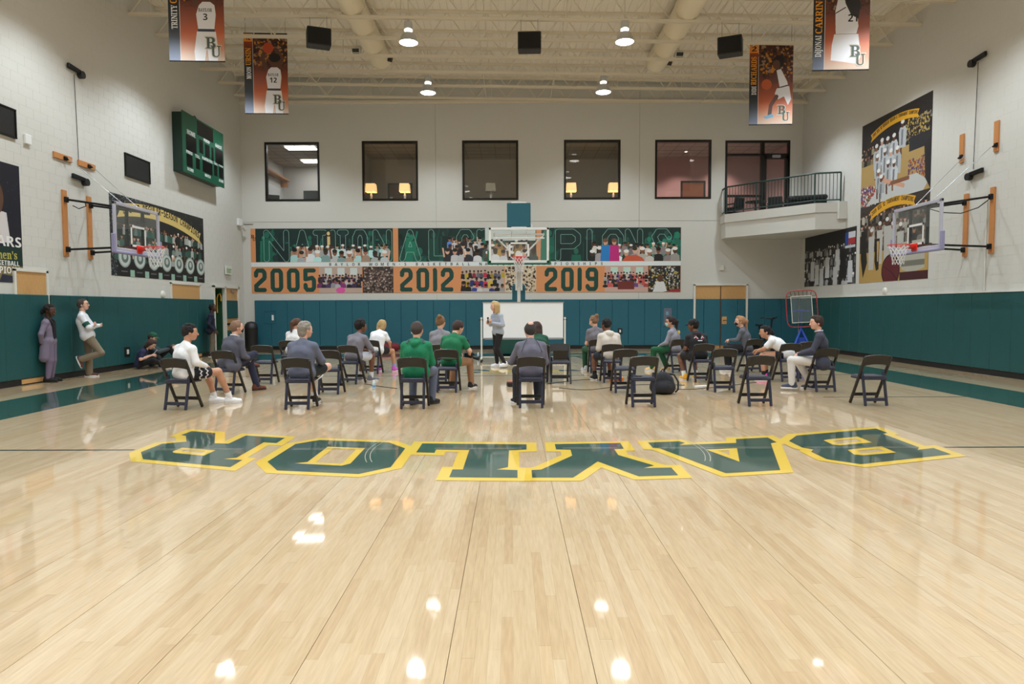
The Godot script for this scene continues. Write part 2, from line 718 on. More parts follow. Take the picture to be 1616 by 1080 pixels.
	for r in [1.829, 1.779]:
		for span in [[2.62, 3.5], [-0.36, 0.52]]:
			for k in 24:
				var p0: float = lerpf(span[0], span[1], k / 24.0)
				var p1: float = lerpf(span[0], span[1], (k + 1) / 24.0)
				var q := PackedVector2Array()
				for e in [[p0, r], [p1, r], [p1, r - 0.008], [p0, r - 0.008]]:
					q.append(Vector2(0.26 + cos(e[0]) * e[1], 7.17 + sin(e[0]) * e[1]))
				fine.flat(q, 0.0052)
	for d in [7.142, 7.19]:
		for a in [[-3.9, -2.95], [-2.4, -1.25], [-0.85, 0.1], [0.55, 1.15], [1.6, 2.85], [3.2, 4.45]]:
			fine.flat(rect(a[0], d, a[1], d + 0.009), 0.0052)
	obj("court_line_edges", fine, M.paint_pale, fl)
	# free-throw mark: yellow bars with green ends
	var bars := MB.new()
	bars.flat(rect(-0.55, 16.02, 1.15, 16.28), 0.002)
	bars.flat(rect(-0.75, 15.72, 1.35, 15.92), 0.002)
	bars.flat(rect(1.9, 21.15, 3.0, 21.6), 0.0025)
	bars.flat(rect(4.4, 21.15, 5.6, 21.6), 0.0025)
	obj("yellow_mark", bars, M.paint_yellow, fl)
	var ends := MB.new()
	ends.flat(PackedVector2Array([Vector2(-1.05, 16.35), Vector2(-0.55, 16.02), Vector2(-0.55, 16.28), Vector2(-0.8, 16.5)]), 0.002)
	ends.flat(PackedVector2Array([Vector2(-1.15, 15.5), Vector2(-0.75, 15.72), Vector2(-0.75, 15.92), Vector2(-0.95, 15.9)]), 0.002)
	ends.flat(PackedVector2Array([Vector2(1.15, 16.02), Vector2(1.7, 16.1), Vector2(1.5, 16.4), Vector2(1.15, 16.28)]), 0.002)
	obj("green_mark", ends, M.paint_green, fl)
	var lines := MB.new()
	lines.flat(rect(-7.0, 14.95, 7.7, 15.0), 0.0018)
	lines.flat(rect(5.3, 11.2, 7.73, 11.24), 0.0018)
	lines.flat(PackedVector2Array([Vector2(2.0, 20.7), Vector2(2.1, 20.7), Vector2(2.75, 16.0), Vector2(2.65, 16.0)]), 0.0018)
	obj("court_line", lines, M.paint_line, fl)


# ---------------------------------------------------------------- walls

func cut(b: MB, u0: float, u1: float, y0: float, y1: float, holes: Array, place: Callable) -> void:
	# fills a rectangle with boxes, leaving rectangular holes [u0, u1, y0, y1]
	var us := [u0, u1]
	for h in holes:
		for e in [h[0], h[1]]:
			if e > u0 and e < u1:
				us.append(e)
	us.sort()
	for k in us.size() - 1:
		if us[k + 1] - us[k] < 0.0005:
			continue
		var um: float = (us[k] + us[k + 1]) * 0.5
		var ys := [[y0, y1]]
		for h in holes:
			if um > h[0] and um < h[1]:
				var left := []
				for s in ys:
					if h[3] <= s[0] or h[2] >= s[1]:
						left.append(s)
						continue
					if h[2] > s[0]:
						left.append([s[0], h[2]])
					if h[3] < s[1]:
						left.append([h[3], s[1]])
				ys = left
		for s in ys:
			if s[1] - s[0] > 0.0005:
				place.call(us[k], us[k + 1], s[0], s[1])


const WINDOWS := [[-9.07, -7.06, 5.49, 7.64], [-5.49, -3.44, 5.5, 7.67], [-1.81, 0.25, 5.51, 7.68], [1.93, 4.01, 5.52, 7.69], [5.28, 7.35, 5.53, 7.68], [7.86, 10.24, 4.98, 7.65]]


func walls() -> void:
	# far wall: a core with facing panels parted by fine joints
	var core := MB.new()
	cut(core, XL - 0.35, XR + 0.35, -0.3, 10.4, WINDOWS, func(a, b, y0, y1): core.span(Vector3(a, y0, -DB - 0.02), Vector3(b, y1, -DB - 0.2)))
	var wb := struct("wall_back", core, M.wall_joint)
	for p in [[XL, -2.79, 0, 4.726], [-2.778, 4.705, 0, 4.726], [4.717, XR, 0, 4.726], [XL, -2.79, 4.738, 10.3], [-2.778, 4.705, 4.738, 10.3], [4.717, XR, 4.738, 10.3]]:
		var b := MB.new()
		cut(b, p[0], p[1], p[2], p[3], WINDOWS, func(a, e, y0, y1): b.span(Vector3(a, y0, -DB), Vector3(e, y1, -DB - 0.02)))
		obj("facing_panel", b, M.wall_paint, wb)
	pads(wb, "x", -9.55, 6.74, -DB + 0.0, M.vinyl_teal, 0.593)
	pads(wb, "x", 8.75, XR - 0.06, -DB + 0.0, M.vinyl_teal, 0.593)
	var base := MB.new()
	base.span(Vector3(XL, 0, -DB), Vector3(6.74, 0.125, -DB + 0.03))
	base.span(Vector3(8.75, 0, -DB), Vector3(XR, 0.125, -DB + 0.03))
	struct("baseboard_back", base, M.black_base)
	# side walls of painted block
	var lcore := MB.new()
	var door_hole := [[-22.93, -22.12, 0.0, 2.24]]
	cut(lcore, -DB - 0.35, ZF + 0.35, -0.3, 10.4, door_hole, func(a, b, y0, y1): lcore.span(Vector3(XL - 0.35, y0, a), Vector3(XL - 0.002, y1, b)))
	lcore.span(Vector3(XL - 0.01, 0, -12.4), Vector3(XL, 10.4, ZF))
	lcore.span(Vector3(XL - 0.01, 0, -22.05), Vector3(XL, 1.83, -12.4))
	var wl := struct("wall_left", lcore, M.wall_paint)
	blocks(wl, XL, 1.0, [[12.4, 13.2, 0, 1.83], [13.25, 14.22, 0, 2.38], [19.3, 21.2, 0, 2.33], [22.0, 24.12, 0, 2.34]])
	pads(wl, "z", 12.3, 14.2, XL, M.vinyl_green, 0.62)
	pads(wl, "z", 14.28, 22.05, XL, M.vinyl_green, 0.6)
	var bl := MB.new()
	bl.span(Vector3(XL, 0, -22.05), Vector3(XL + 0.035, 0.12, ZF))
	struct("baseboard_left", bl, M.black_base)
	var rcore := MB.new()
	rcore.span(Vector3(XR + 0.002, -0.3, -DB - 0.35), Vector3(XR + 0.35, 10.4, ZF + 0.35))
	rcore.span(Vector3(XR, 0, -12.4), Vector3(XR + 0.01, 10.4, ZF))
	rcore.span(Vector3(XR, 0, -DB), Vector3(XR + 0.01, 1.83, -12.4))
	var wr := struct("wall_right", rcore, M.wall_paint)
	blocks(wr, XR, -1.0, [])
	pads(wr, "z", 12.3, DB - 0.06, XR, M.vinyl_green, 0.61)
	var br := MB.new()
	br.span(Vector3(XR - 0.035, 0, -DB), Vector3(XR, 0.12, ZF))
	struct("baseboard_right", br, M.black_base)
	var fr := MB.new()
	fr.span(Vector3(XL - 0.35, -0.3, ZF), Vector3(XR + 0.35, 10.4, ZF + 0.3))
	struct("wall_front", fr, M.wall_paint)
	# ledge above the right-hand pads
	var led := MB.new()
	led.span(Vector3(XR - 0.06, PAD_TOP + 0.004, -DB), Vector3(XR, PAD_TOP + 0.03, -12.3))
	struct("trim_1", led, M.frame_white)


func blocks(wall: Node3D, x: float, side: float, holes: Array) -> void:
	# concrete blocks of a side wall: those that show largest singly, the rest joined
	var unit := MB.new()
	unit.cbox(Vector3.ZERO, Vector3(0.012, 0.199, 0.402), 0.0015)
	var whole := unit.mesh()
	var rest := MB.new()
	var singles := 0
	for i in 41:
		var y := 1.83 + 0.203 * i
		var d := 12.4 - (0.203 if i % 2 else 0.0)
		while d < DB - 0.05:
			var a := maxf(d, 12.4)
			var e := minf(d + 0.406, DB)
			d += 0.406
			if e - a < 0.05:
				continue
			var hidden := false
			var pieces := [[a, e]]
			for h in holes:
				if y + 0.1 < h[3]:
					var left := []
					for p in pieces:
						if h[0] > p[0]:
							left.append([p[0], minf(p[1], h[0])])
						if h[1] < p[1]:
							left.append([maxf(p[0], h[1]), p[1]])
					pieces = left
			for p in pieces:
				if p[1] - p[0] < 0.03:
					continue
				var at := Vector3(x - 0.006 * side, y + 0.1015, -(p[0] + p[1]) * 0.5)
				if absf(p[1] - p[0] - 0.406) < 0.001 and singles < 300 and (p[0] < 17.5 and y < 6.6) and not (p[0] < 13.0 and side > 0):
					put("concrete_block", whole, M.wall_paint, wall, Transform3D(Basis.IDENTITY, at))
					singles += 1
				else:
					rest.cbox(at, Vector3(0.012, 0.199, p[1] - p[0] - 0.004), 0.0015)
	obj("block_courses", rest, M.wall_paint, wall).set_meta("kind", "stuff")


func pads(wall: Node3D, along: String, from: float, to: float, at: float, mat: Material, pitch: float) -> void:
	var count := int(round((to - from) / pitch))
	var w := (to - from) / count
	var b := MB.new()
	var high := PAD_TOP - 0.13
	b.cbox(Vector3.ZERO, Vector3(w - 0.004, high, 0.05), 0.012)
	var m := b.mesh()
	for k in count:
		var mid := from + w * (k + 0.5)
		if along == "x":
			put("wall_pad", m, mat, wall, Transform3D(Basis.IDENTITY, Vector3(mid, 0.13 + high / 2, at + 0.025)))
		else:
			put("wall_pad", m, mat, wall, Transform3D(Basis(Vector3.UP, PI / 2), Vector3(at + (0.025 if at < 0.0 else -0.025), 0.13 + high / 2, -mid)))


# ---------------------------------------------------------------- ceiling

func deck_height(x: float) -> float:
	return 9.98 - 0.016 * (x - XL)


func ceiling() -> void:
	var slope := Basis(Vector3.BACK, -atan(0.016))
	var top := MB.new()
	top.box(Vector3((XL + XR) / 2, deck_height((XL + XR) / 2) + 0.2, (ZF - DB) / 2), Vector3(XR - XL + 0.8, 0.2, DB + ZF + 0.8), slope)
	var c := struct("ceiling", top, M.deck)
	# ribbed steel deck
	var deck := MB.new()
	var x := XL
	while x < XR - 0.01:
		var y := deck_height(x)
		var pr := [Vector2(0, 0.012), Vector2(0.006, 0.0), Vector2(0.181, 0.0), Vector2(0.187, 0.012), Vector2(0.2, 0.012)]
		for k in 4:
			var p: Vector2 = pr[k]
			var q: Vector2 = pr[k + 1]
			var nn := Vector3((q.y - p.y), -(q.x - p.x), 0).normalized()
			deck.quad(Vector3(x + p.x, y + p.y, -DB + 0.1), Vector3(x + q.x, y + q.y, -DB + 0.1), Vector3(x + q.x, y + q.y, ZF), Vector3(x + p.x, y + p.y, ZF), nn)
		x += 0.2
	obj("ribbed_deck", deck, M.deck, c)
	# open-web joists across the hall
	var chord := MB.new()
	chord.box(Vector3(0, 0, 0.03), Vector3(XR - XL, 0.075, 0.03))
	chord.box(Vector3(0, 0, -0.03), Vector3(XR - XL, 0.075, 0.03))
	chord.box(Vector3(0, 0.03, 0), Vector3(XR - XL, 0.012, 0.09))
	var cm := chord.mesh()
	var web := MB.new()
	web.tube(Vector3(0, -0.36, 0), Vector3(0.54, 0.36, 0), 0.015, -1, 6)
	var wm := web.mesh()
	var post := MB.new()
	post.tube(Vector3(0, -0.36, 0), Vector3(0, 0.36, 0), 0.012, -1, 6)
	var pm := post.mesh()
	var mirror := Basis(Vector3(-1, 0, 0), Vector3.UP, Vector3.FORWARD)
	for k in 7:
		var d := 24.27 - 1.32 * k
		var j := Node3D.new()
		j.name = "joist"
		c.add_child(j, true)
		j.transform = Transform3D(slope, Vector3((XL + XR) / 2, deck_height((XL + XR) / 2) - 0.4, -d))
		put("bottom_chord", cm, M.cream_steel, j, Transform3D(Basis.IDENTITY, Vector3(0, -0.37, 0)))
		put("top_chord", cm, M.cream_steel, j, Transform3D(Basis(Vector3.RIGHT, PI), Vector3(0, 0.36, 0)))
		for i in 19:
			var px := (XL - XR) / 2 + 0.04 + 1.083 * i
			put("web_bar", wm, M.cream_steel, j, Transform3D(Basis.IDENTITY, Vector3(px, 0, 0)))
			put("web_bar", wm, M.cream_steel, j, Transform3D(mirror, Vector3(px + 1.08, 0, 0)))
			if i % 2 == 0:
				put("web_post", pm, M.cream_steel, j, Transform3D(Basis.IDENTITY, Vector3(px + 0.54, 0, 0)))
	# bridging rods along the hall
	for bx in [-6.6, -0.9, 1.4, 6.9]:
		var br := MB.new()
		br.tube(Vector3(bx, deck_height(bx) - 0.74, -DB), Vector3(bx, deck_height(bx) - 0.74, -12.0), 0.014, -1, 6)
		obj("bridging_rod", br, M.cream_steel, c)
	# ledger beams on the side walls
	var lb := MB.new()
	lb.span(Vector3(XR - 0.2, 9.26, -DB), Vector3(XR, 9.47, ZF))
	lb.span(Vector3(XR - 0.26, 9.47, -DB), Vector3(XR, 9.66, ZF))
	struct("trim_2", lb, M.cream_steel)
	var wb := MB.new()
	wb.span(Vector3(XL, 9.02, -DB), Vector3(XR, 9.12, -DB + 0.07))
	struct("trim_3", wb, M.cream_steel)
	# round air ducts
	for a in [[-4.15, "left"], [4.62, "right"]]:
		var o := thing("air_duct", "big round cream air duct running under the roof, %s of the two" % a[1], "duct", Vector3(a[0], deck_height(a[0]) - 0.41, 0))
		var b := MB.new()
		b.tube(Vector3(0, 0, -21.5), Vector3(0, 0, ZF), 0.33, -1, 28)
		obj("duct_body", b, M.duct, o)
		var r := MB.new()
		r.torus(Vector3.ZERO, 0.33, 0.018, Vector3.BACK, 28, 6)
		var rm := r.mesh()
		for k in 8:
			put("duct_seam", rm, M.duct, o, Transform3D(Basis.IDENTITY, Vector3(0, 0, -21.5 + 1.25 * k)))
		var g := MB.new()
		g.tube(Vector3(0.3, -0.1, -21.2), Vector3(0.42, -0.13, -21.2), 0.1, -1, 14)
		obj("air_outlet", g, M.black_plastic, o)


# ---------------------------------------------------------------- rooms behind the upper windows

func upper_rooms() -> void:
	var d0 := -DB - 0.2
	var shell := MB.new()
	shell.span(Vector3(-10.65, 4.65, d0), Vector3(XR + 0.3, 4.85, d0 - 6.2))
	struct("floor_upper", shell, paint("carpet", rgb8(70, 62, 58), 0.9))
	var lit := paint("office_white", rgb8(214, 212, 206), 0.8)
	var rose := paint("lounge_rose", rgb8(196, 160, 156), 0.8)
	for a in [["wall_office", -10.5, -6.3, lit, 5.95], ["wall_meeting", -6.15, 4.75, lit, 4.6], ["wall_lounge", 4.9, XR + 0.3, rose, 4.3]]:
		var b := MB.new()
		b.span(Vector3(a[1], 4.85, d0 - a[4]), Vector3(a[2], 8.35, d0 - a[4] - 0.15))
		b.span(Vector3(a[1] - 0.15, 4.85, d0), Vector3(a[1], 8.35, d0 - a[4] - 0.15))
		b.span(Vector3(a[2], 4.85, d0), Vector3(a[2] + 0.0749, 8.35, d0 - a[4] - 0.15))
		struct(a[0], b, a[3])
	var tile := paint("ceiling_tile", rgb8(196, 188, 178), 0.85)
	var rail := paint("ceiling_grid", rgb8(150, 144, 136), 0.7)
	for a in [[-10.5, -6.3, 5.95], [-6.15, 4.75, 4.6], [4.9, XR + 0.3, 4.3]]:
		var b := MB.new()
		b.span(Vector3(a[0], 8.05, d0), Vector3(a[1], 8.3, d0 - a[2]))
		var o := struct("ceiling_upper", b, tile)
		var g := MB.new()
		var x: float = a[0] + 0.6
		while x < a[1]:
			g.span(Vector3(x - 0.012, 8.042, d0), Vector3(x + 0.012, 8.05, d0 - a[2]))
			x += 0.61
		for k in int(a[2] / 0.61):
			g.span(Vector3(a[0], 8.042, d0 - 0.6 * (k + 1) - 0.012), Vector3(a[1], 8.05, d0 - 0.6 * (k + 1) + 0.012))
		obj("tile_grid", g, rail, o)
	# windows: frame and pane
	for k in WINDOWS.size():
		var w: Array = WINDOWS[k]
		var f := MB.new()
		var t := 0.075
		for s in [[w[0], w[1], w[2], w[2] + t], [w[0], w[1], w[3] - t, w[3]], [w[0], w[0] + t, w[2] + t, w[3] - t], [w[1] - t, w[1], w[2] + t, w[3] - t]]:
			f.span(Vector3(s[0], s[2], -DB + 0.015), Vector3(s[1], s[3], -DB - 0.12))
		if k == 5:
			for s in [[9.18, 9.3, 4.98, 7.6], [7.9, 10.2, 7.1, 7.17], [7.9, 9.2, 5.6, 5.67], [9.3, 9.38, 5.0, 7.1], [10.08, 10.2, 5.0, 7.1], [9.3, 10.2, 6.98, 7.1], [9.3, 10.2, 4.98, 5.15]]:
				f.span(Vector3(s[0], s[2], -DB + 0.015), Vector3(s[1], s[3], -DB - 0.12))
		var o := struct("window_%d" % (k + 1), f, M.bronze)
		var p := MB.new()
		if k == 5:
			for s in [[7.93, 9.18, 5.67, 7.1], [7.93, 9.18, 5.05, 5.6], [7.93, 9.18, 7.17, 7.58], [9.38, 10.08, 5.15, 6.98], [9.3, 10.17, 7.17, 7.58]]:
				var q := MB.new()
				q.quad(Vector3(s[0], s[2], -DB - 0.06), Vector3(s[1], s[2], -DB - 0.06), Vector3(s[1], s[3], -DB - 0.06), Vector3(s[0], s[3], -DB - 0.06), Vector3.BACK)
				obj("pane", q, M.window_glass, o)
			var cl := MB.new()
			cl.cbox(Vector3(9.72, 7.06, -DB + 0.05), Vector3(0.3, 0.1, 0.07), 0.01)
			obj("door_closer", cl, M.steel, o)
		else:
			p.quad(Vector3(w[0] + t, w[2] + t, -DB - 0.06), Vector3(w[1] - t, w[2] + t, -DB - 0.06), Vector3(w[1] - t, w[3] - t, -DB - 0.06), Vector3(w[0] + t, w[3] - t, -DB - 0.06), Vector3.BACK)
			obj("pane", p, M.window_glass, o)
	# the lit office on the left: ceiling panels, shelf, whiteboard, monitor, cabinet
	var tube := emitter("panel_light", Color(1.0, 1.0, 0.98), 7.0)
	for k in 2:
		var o := thing("ceiling_light", ["long fluorescent ceiling light nearer the glass in the lit office", "fluorescent ceiling light further back in the lit office"][k], "light", Vector3(-8.5 if k == 0 else -8.62, 8.03, d0 - 2.33 - 2.45 * k))
		var b := MB.new()
		b.box(Vector3(0, -0.006, 0), Vector3(1.22, 0.012, 0.58))
		obj("light_panel", b, tube, o)
		var f := MB.new()
		for s in [[0, 0.3, 1.26, 0.03], [0, -0.3, 1.26, 0.03], [0.62, 0, 0.03, 0.6], [-0.62, 0, 0.03, 0.6]]:
			f.box(Vector3(s[0], -0.008, s[1]), Vector3(s[2], 0.022, s[3]))
		obj("light_frame", f, M.frame_white, o)
		var l := AreaLight3D.new()
		l.name = "office_light"
		l.area_size = Vector2(1.2, 0.56)
		l.light_energy = 1.3
		l.area_range = 12.0
		l.shadow_enabled = true
		l.position = Vector3(0, -0.03, 0)
		l.rotation.x = -PI / 2
		o.add_child(l)
	var sh := MB.new()
	sh.span(Vector3(-10.5, 7.32, d0 - 1.5), Vector3(-10.12, 7.38, d0 - 5.75))
	sh.span(Vector3(-10.5, 7.05, d0 - 5.6), Vector3(-10.2, 7.32, d0 - 5.68))
	tag(obj("wall_shelf", sh, M.board_wood), "long wooden shelf on the wall of the lit office", "shelf")
	var ob := MB.new()
	ob.span(Vector3(-10.49, 5.6, d0 - 1.5), Vector3(-10.46, 6.95, d0 - 5.4))
	tag(obj("office_whiteboard", ob, M.white), "whiteboard under the wooden shelf in the lit office", "whiteboard")
	var cab := MB.new()
	cab.cbox(Vector3(-7.5, 5.42, d0 - 0.75), Vector3(0.75, 1.14, 0.6), 0.01)
	tag(obj("filing_cabinet", cab, M.black_plastic), "black cabinet behind the glass of the lit office", "cabinet")
	var mon := thing("desk_monitor", "small black monitor at the left of the lit office window", "monitor", Vector3(-9.05, 5.35, d0 - 0.6), 0.5)
	var mb := MB.new()
	mb.cbox(Vector3(0, 0.38, 0), Vector3(0.42, 0.26, 0.03), 0.006)
	obj("screen", mb, M.screen_black, mon)
	mb = MB.new()
	mb.span(Vector3(-0.03, 0, -0.02), Vector3(0.03, 0.27, 0.02))
	mb.span(Vector3(-0.12, 0, -0.1), Vector3(0.12, 0.012, 0.1))
	obj("stand", mb, M.black_plastic, mon)
	var desks := [[-9.4, -8.2, 5.35, "first"], [-5.6, -3.7, 5.4, "second"], [-1.6, 0.1, 5.4, "third"], [1.9, 4.15, 5.4, "fourth"]]
	for a in desks:
		var t := thing("window_desk", "dark desk behind the %s upper window" % a[3], "desk", Vector3((a[0] + a[1]) / 2, 4.85, d0 - 0.5))
		var b := MB.new()
		var wd: float = a[1] - a[0]
		b.cbox(Vector3(0, a[2] - 4.87, 0), Vector3(wd, 0.04, 0.6), 0.005)
		obj("desk_top", b, M.bronze, t)
		for s in [-1, 1]:
			b = MB.new()
			b.box(Vector3(s * (wd / 2 - 0.05), (a[2] - 4.89) / 2, 0), Vector3(0.05, a[2] - 4.89, 0.55))
			obj("desk_leg", b, M.bronze, t)
	# table lamps
	var spots := [[-5.3, true, "left lamp behind the second upper window"], [-4.03, true, "right lamp behind the second upper window"], [-0.78, false, "lamp behind the third upper window"], [2.25, true, "left lamp behind the fourth upper window"], [3.85, true, "right lamp behind the fourth upper window"]]
	var shade_lit := emitter("lampshade_lit", rgb8(255, 206, 138), 0.9)
	var shade_dark := paint("lampshade_dark", rgb8(186, 180, 166), 0.8)
	for a in spots:
		var o := thing("table_lamp", "%s with a boxy %s shade" % [a[2], "glowing" if a[1] else "unlit"], "lamp", Vector3(a[0], 5.4, d0 - 0.42), 0.0, "table lamps upstairs")
		var b := MB.new()
		b.lathe([Vector2(0, 0), Vector2(0.08, 0), Vector2(0.08, 0.015), Vector2(0.03, 0.03), Vector2(0.055, 0.08), Vector2(0.03, 0.13), Vector2(0.055, 0.18), Vector2(0.03, 0.23), Vector2(0.055, 0.28), Vector2(0.03, 0.33), Vector2(0.055, 0.38), Vector2(0.03, 0.43), Vector2(0.02, 0.5), Vector2(0.02, 0.62)], 14)
		obj("lamp_base", b, M.white, o)
		b = MB.new()
		for s in 4:
			var bs := Basis(Vector3.UP, s * PI / 2)
			b.quad(bs * Vector3(-0.19, 0.52, 0.19), bs * Vector3(0.19, 0.52, 0.19), bs * Vector3(0.17, 0.82, 0.17), bs * Vector3(-0.17, 0.82, 0.17), bs * Vector3(0, 0, 1))
		obj("lamp_shade", b, shade_lit if a[1] else shade_dark, o)
		if a[1]:
			var bl := MB.new()
			bl.sphere(Vector3(0, 0.67, 0), Vector3.ONE * 0.035)
			obj("bulb", bl, emitter("bulb_glow", rgb8(255, 226, 180), 20.0), o)
			var l := OmniLight3D.new()
			l.name = "bulb_light"
			l.light_color = rgb8(255, 205, 140)
			l.light_energy = 0.05
			l.light_size = 0.035
			l.omni_range = 12.0
			l.shadow_enabled = true
			l.position = Vector3(0, 0.67, 0)
			o.add_child(l)
	# doors at the back of those rooms
	for a in [[-4.9, -4.6, "brown door at the back of the dark room, second upper window"], [7.9, -4.3, "brown door at the back of the lounge, fifth upper window"]]:
		var o := thing("inner_door", a[2], "door", Vector3(a[0], 4.85, d0 + a[1]))
		var b := MB.new()
		b.span(Vector3(-0.46, 0, 0), Vector3(0.46, 2.1, 0.04))
		obj("door_leaf", b, paint("brown_wood", rgb8(122, 74, 48), 0.5), o)
		b = MB.new()
		b.span(Vector3(-0.54, 0, 0), Vector3(-0.46, 2.18, 0.05))
		b.span(Vector3(0.46, 0, 0), Vector3(0.54, 2.18, 0.05))
		b.span(Vector3(-0.46, 2.1, 0), Vector3(0.46, 2.18, 0.05))
		obj("door_frame", b, M.bronze, o)
	# ceiling air slots of the dark room
	for a in [[-4.2, -1.2, "second"], [-0.6, -1.2, "third"], [3.0, -1.3, "fourth"]]:
		var b := MB.new()
		for k in 4:
			b.box(Vector3(0, 0, -0.12 + 0.08 * k), Vector3(1.2, 0.02, 0.05), Basis(Vector3.RIGHT, 0.4))
		tag(obj("ceiling_vent", b, rail, null, Transform3D(Basis.IDENTITY, Vector3(a[0], 8.035, d0 + a[1]))), "slotted air vent in the ceiling behind the %s upper window" % a[2], "vent")
	# downlights of the lounge
	var spots2 := [[5.9, -1.5], [5.9, -2.8], [8.4, -1.6], [9.5, -1.2], [7.3, -3.2], [9.0, -3.4]]
	for k in spots2.size():
		var a: Array = spots2[k]
		var o := thing("downlight", "small round downlight in the ceiling of the rose lounge", "light", Vector3(a[0], 8.04, d0 + a[1]), 0.0, "lounge downlights")
		var b := MB.new()
		b.lathe([Vector2(0.0, -0.004), Vector2(0.055, -0.004)], 14)
		obj("light_disc", b, emitter("downlight_glow", Color(1.0, 0.93, 0.9), 10.0), o)
		b = MB.new()
		b.torus(Vector3.ZERO, 0.065, 0.012, Vector3.UP, 16, 6)
		obj("light_ring", b, M.frame_white, o)
		var l := SpotLight3D.new()
		l.name = "downlight_beam"
		l.light_color = Color(1.0, 0.9, 0.86)
		l.light_energy = 3.2
		l.spot_angle = 58.0
		l.spot_angle_attenuation = 0.6
		l.spot_range = 12.0
		l.light_size = 0.05
		l.shadow_enabled = true
		l.position = Vector3(0, -0.03, 0)
		l.rotation.x = -PI / 2
		o.add_child(l)


# ---------------------------------------------------------------- things fixed to the walls

const TO_RIGHT := Basis(Vector3(0, 0, -1), Vector3(0, 1, 0), Vector3(1, 0, 0))
const TO_LEFT := Basis(Vector3(0, 0, 1), Vector3(0, 1, 0), Vector3(-1, 0, 0))


func on_left(d: float, y: float, out := 0.0) -> Transform3D:
	# origin on the left wall; local x runs away from the camera, z out of the wall
	return Transform3D(TO_RIGHT, Vector3(XL + out, y, -d))


func on_right(d: float, y: float, out := 0.0) -> Transform3D:
	return Transform3D(TO_LEFT, Vector3(XR - out, y, -d))


func fixed(called: String, label: String, category: String, xf: Transform3D, group := "") -> Node3D:
	var o := thing(called, label, category, Vector3.ZERO, 0.0, group)
	o.transform = xf
	return o


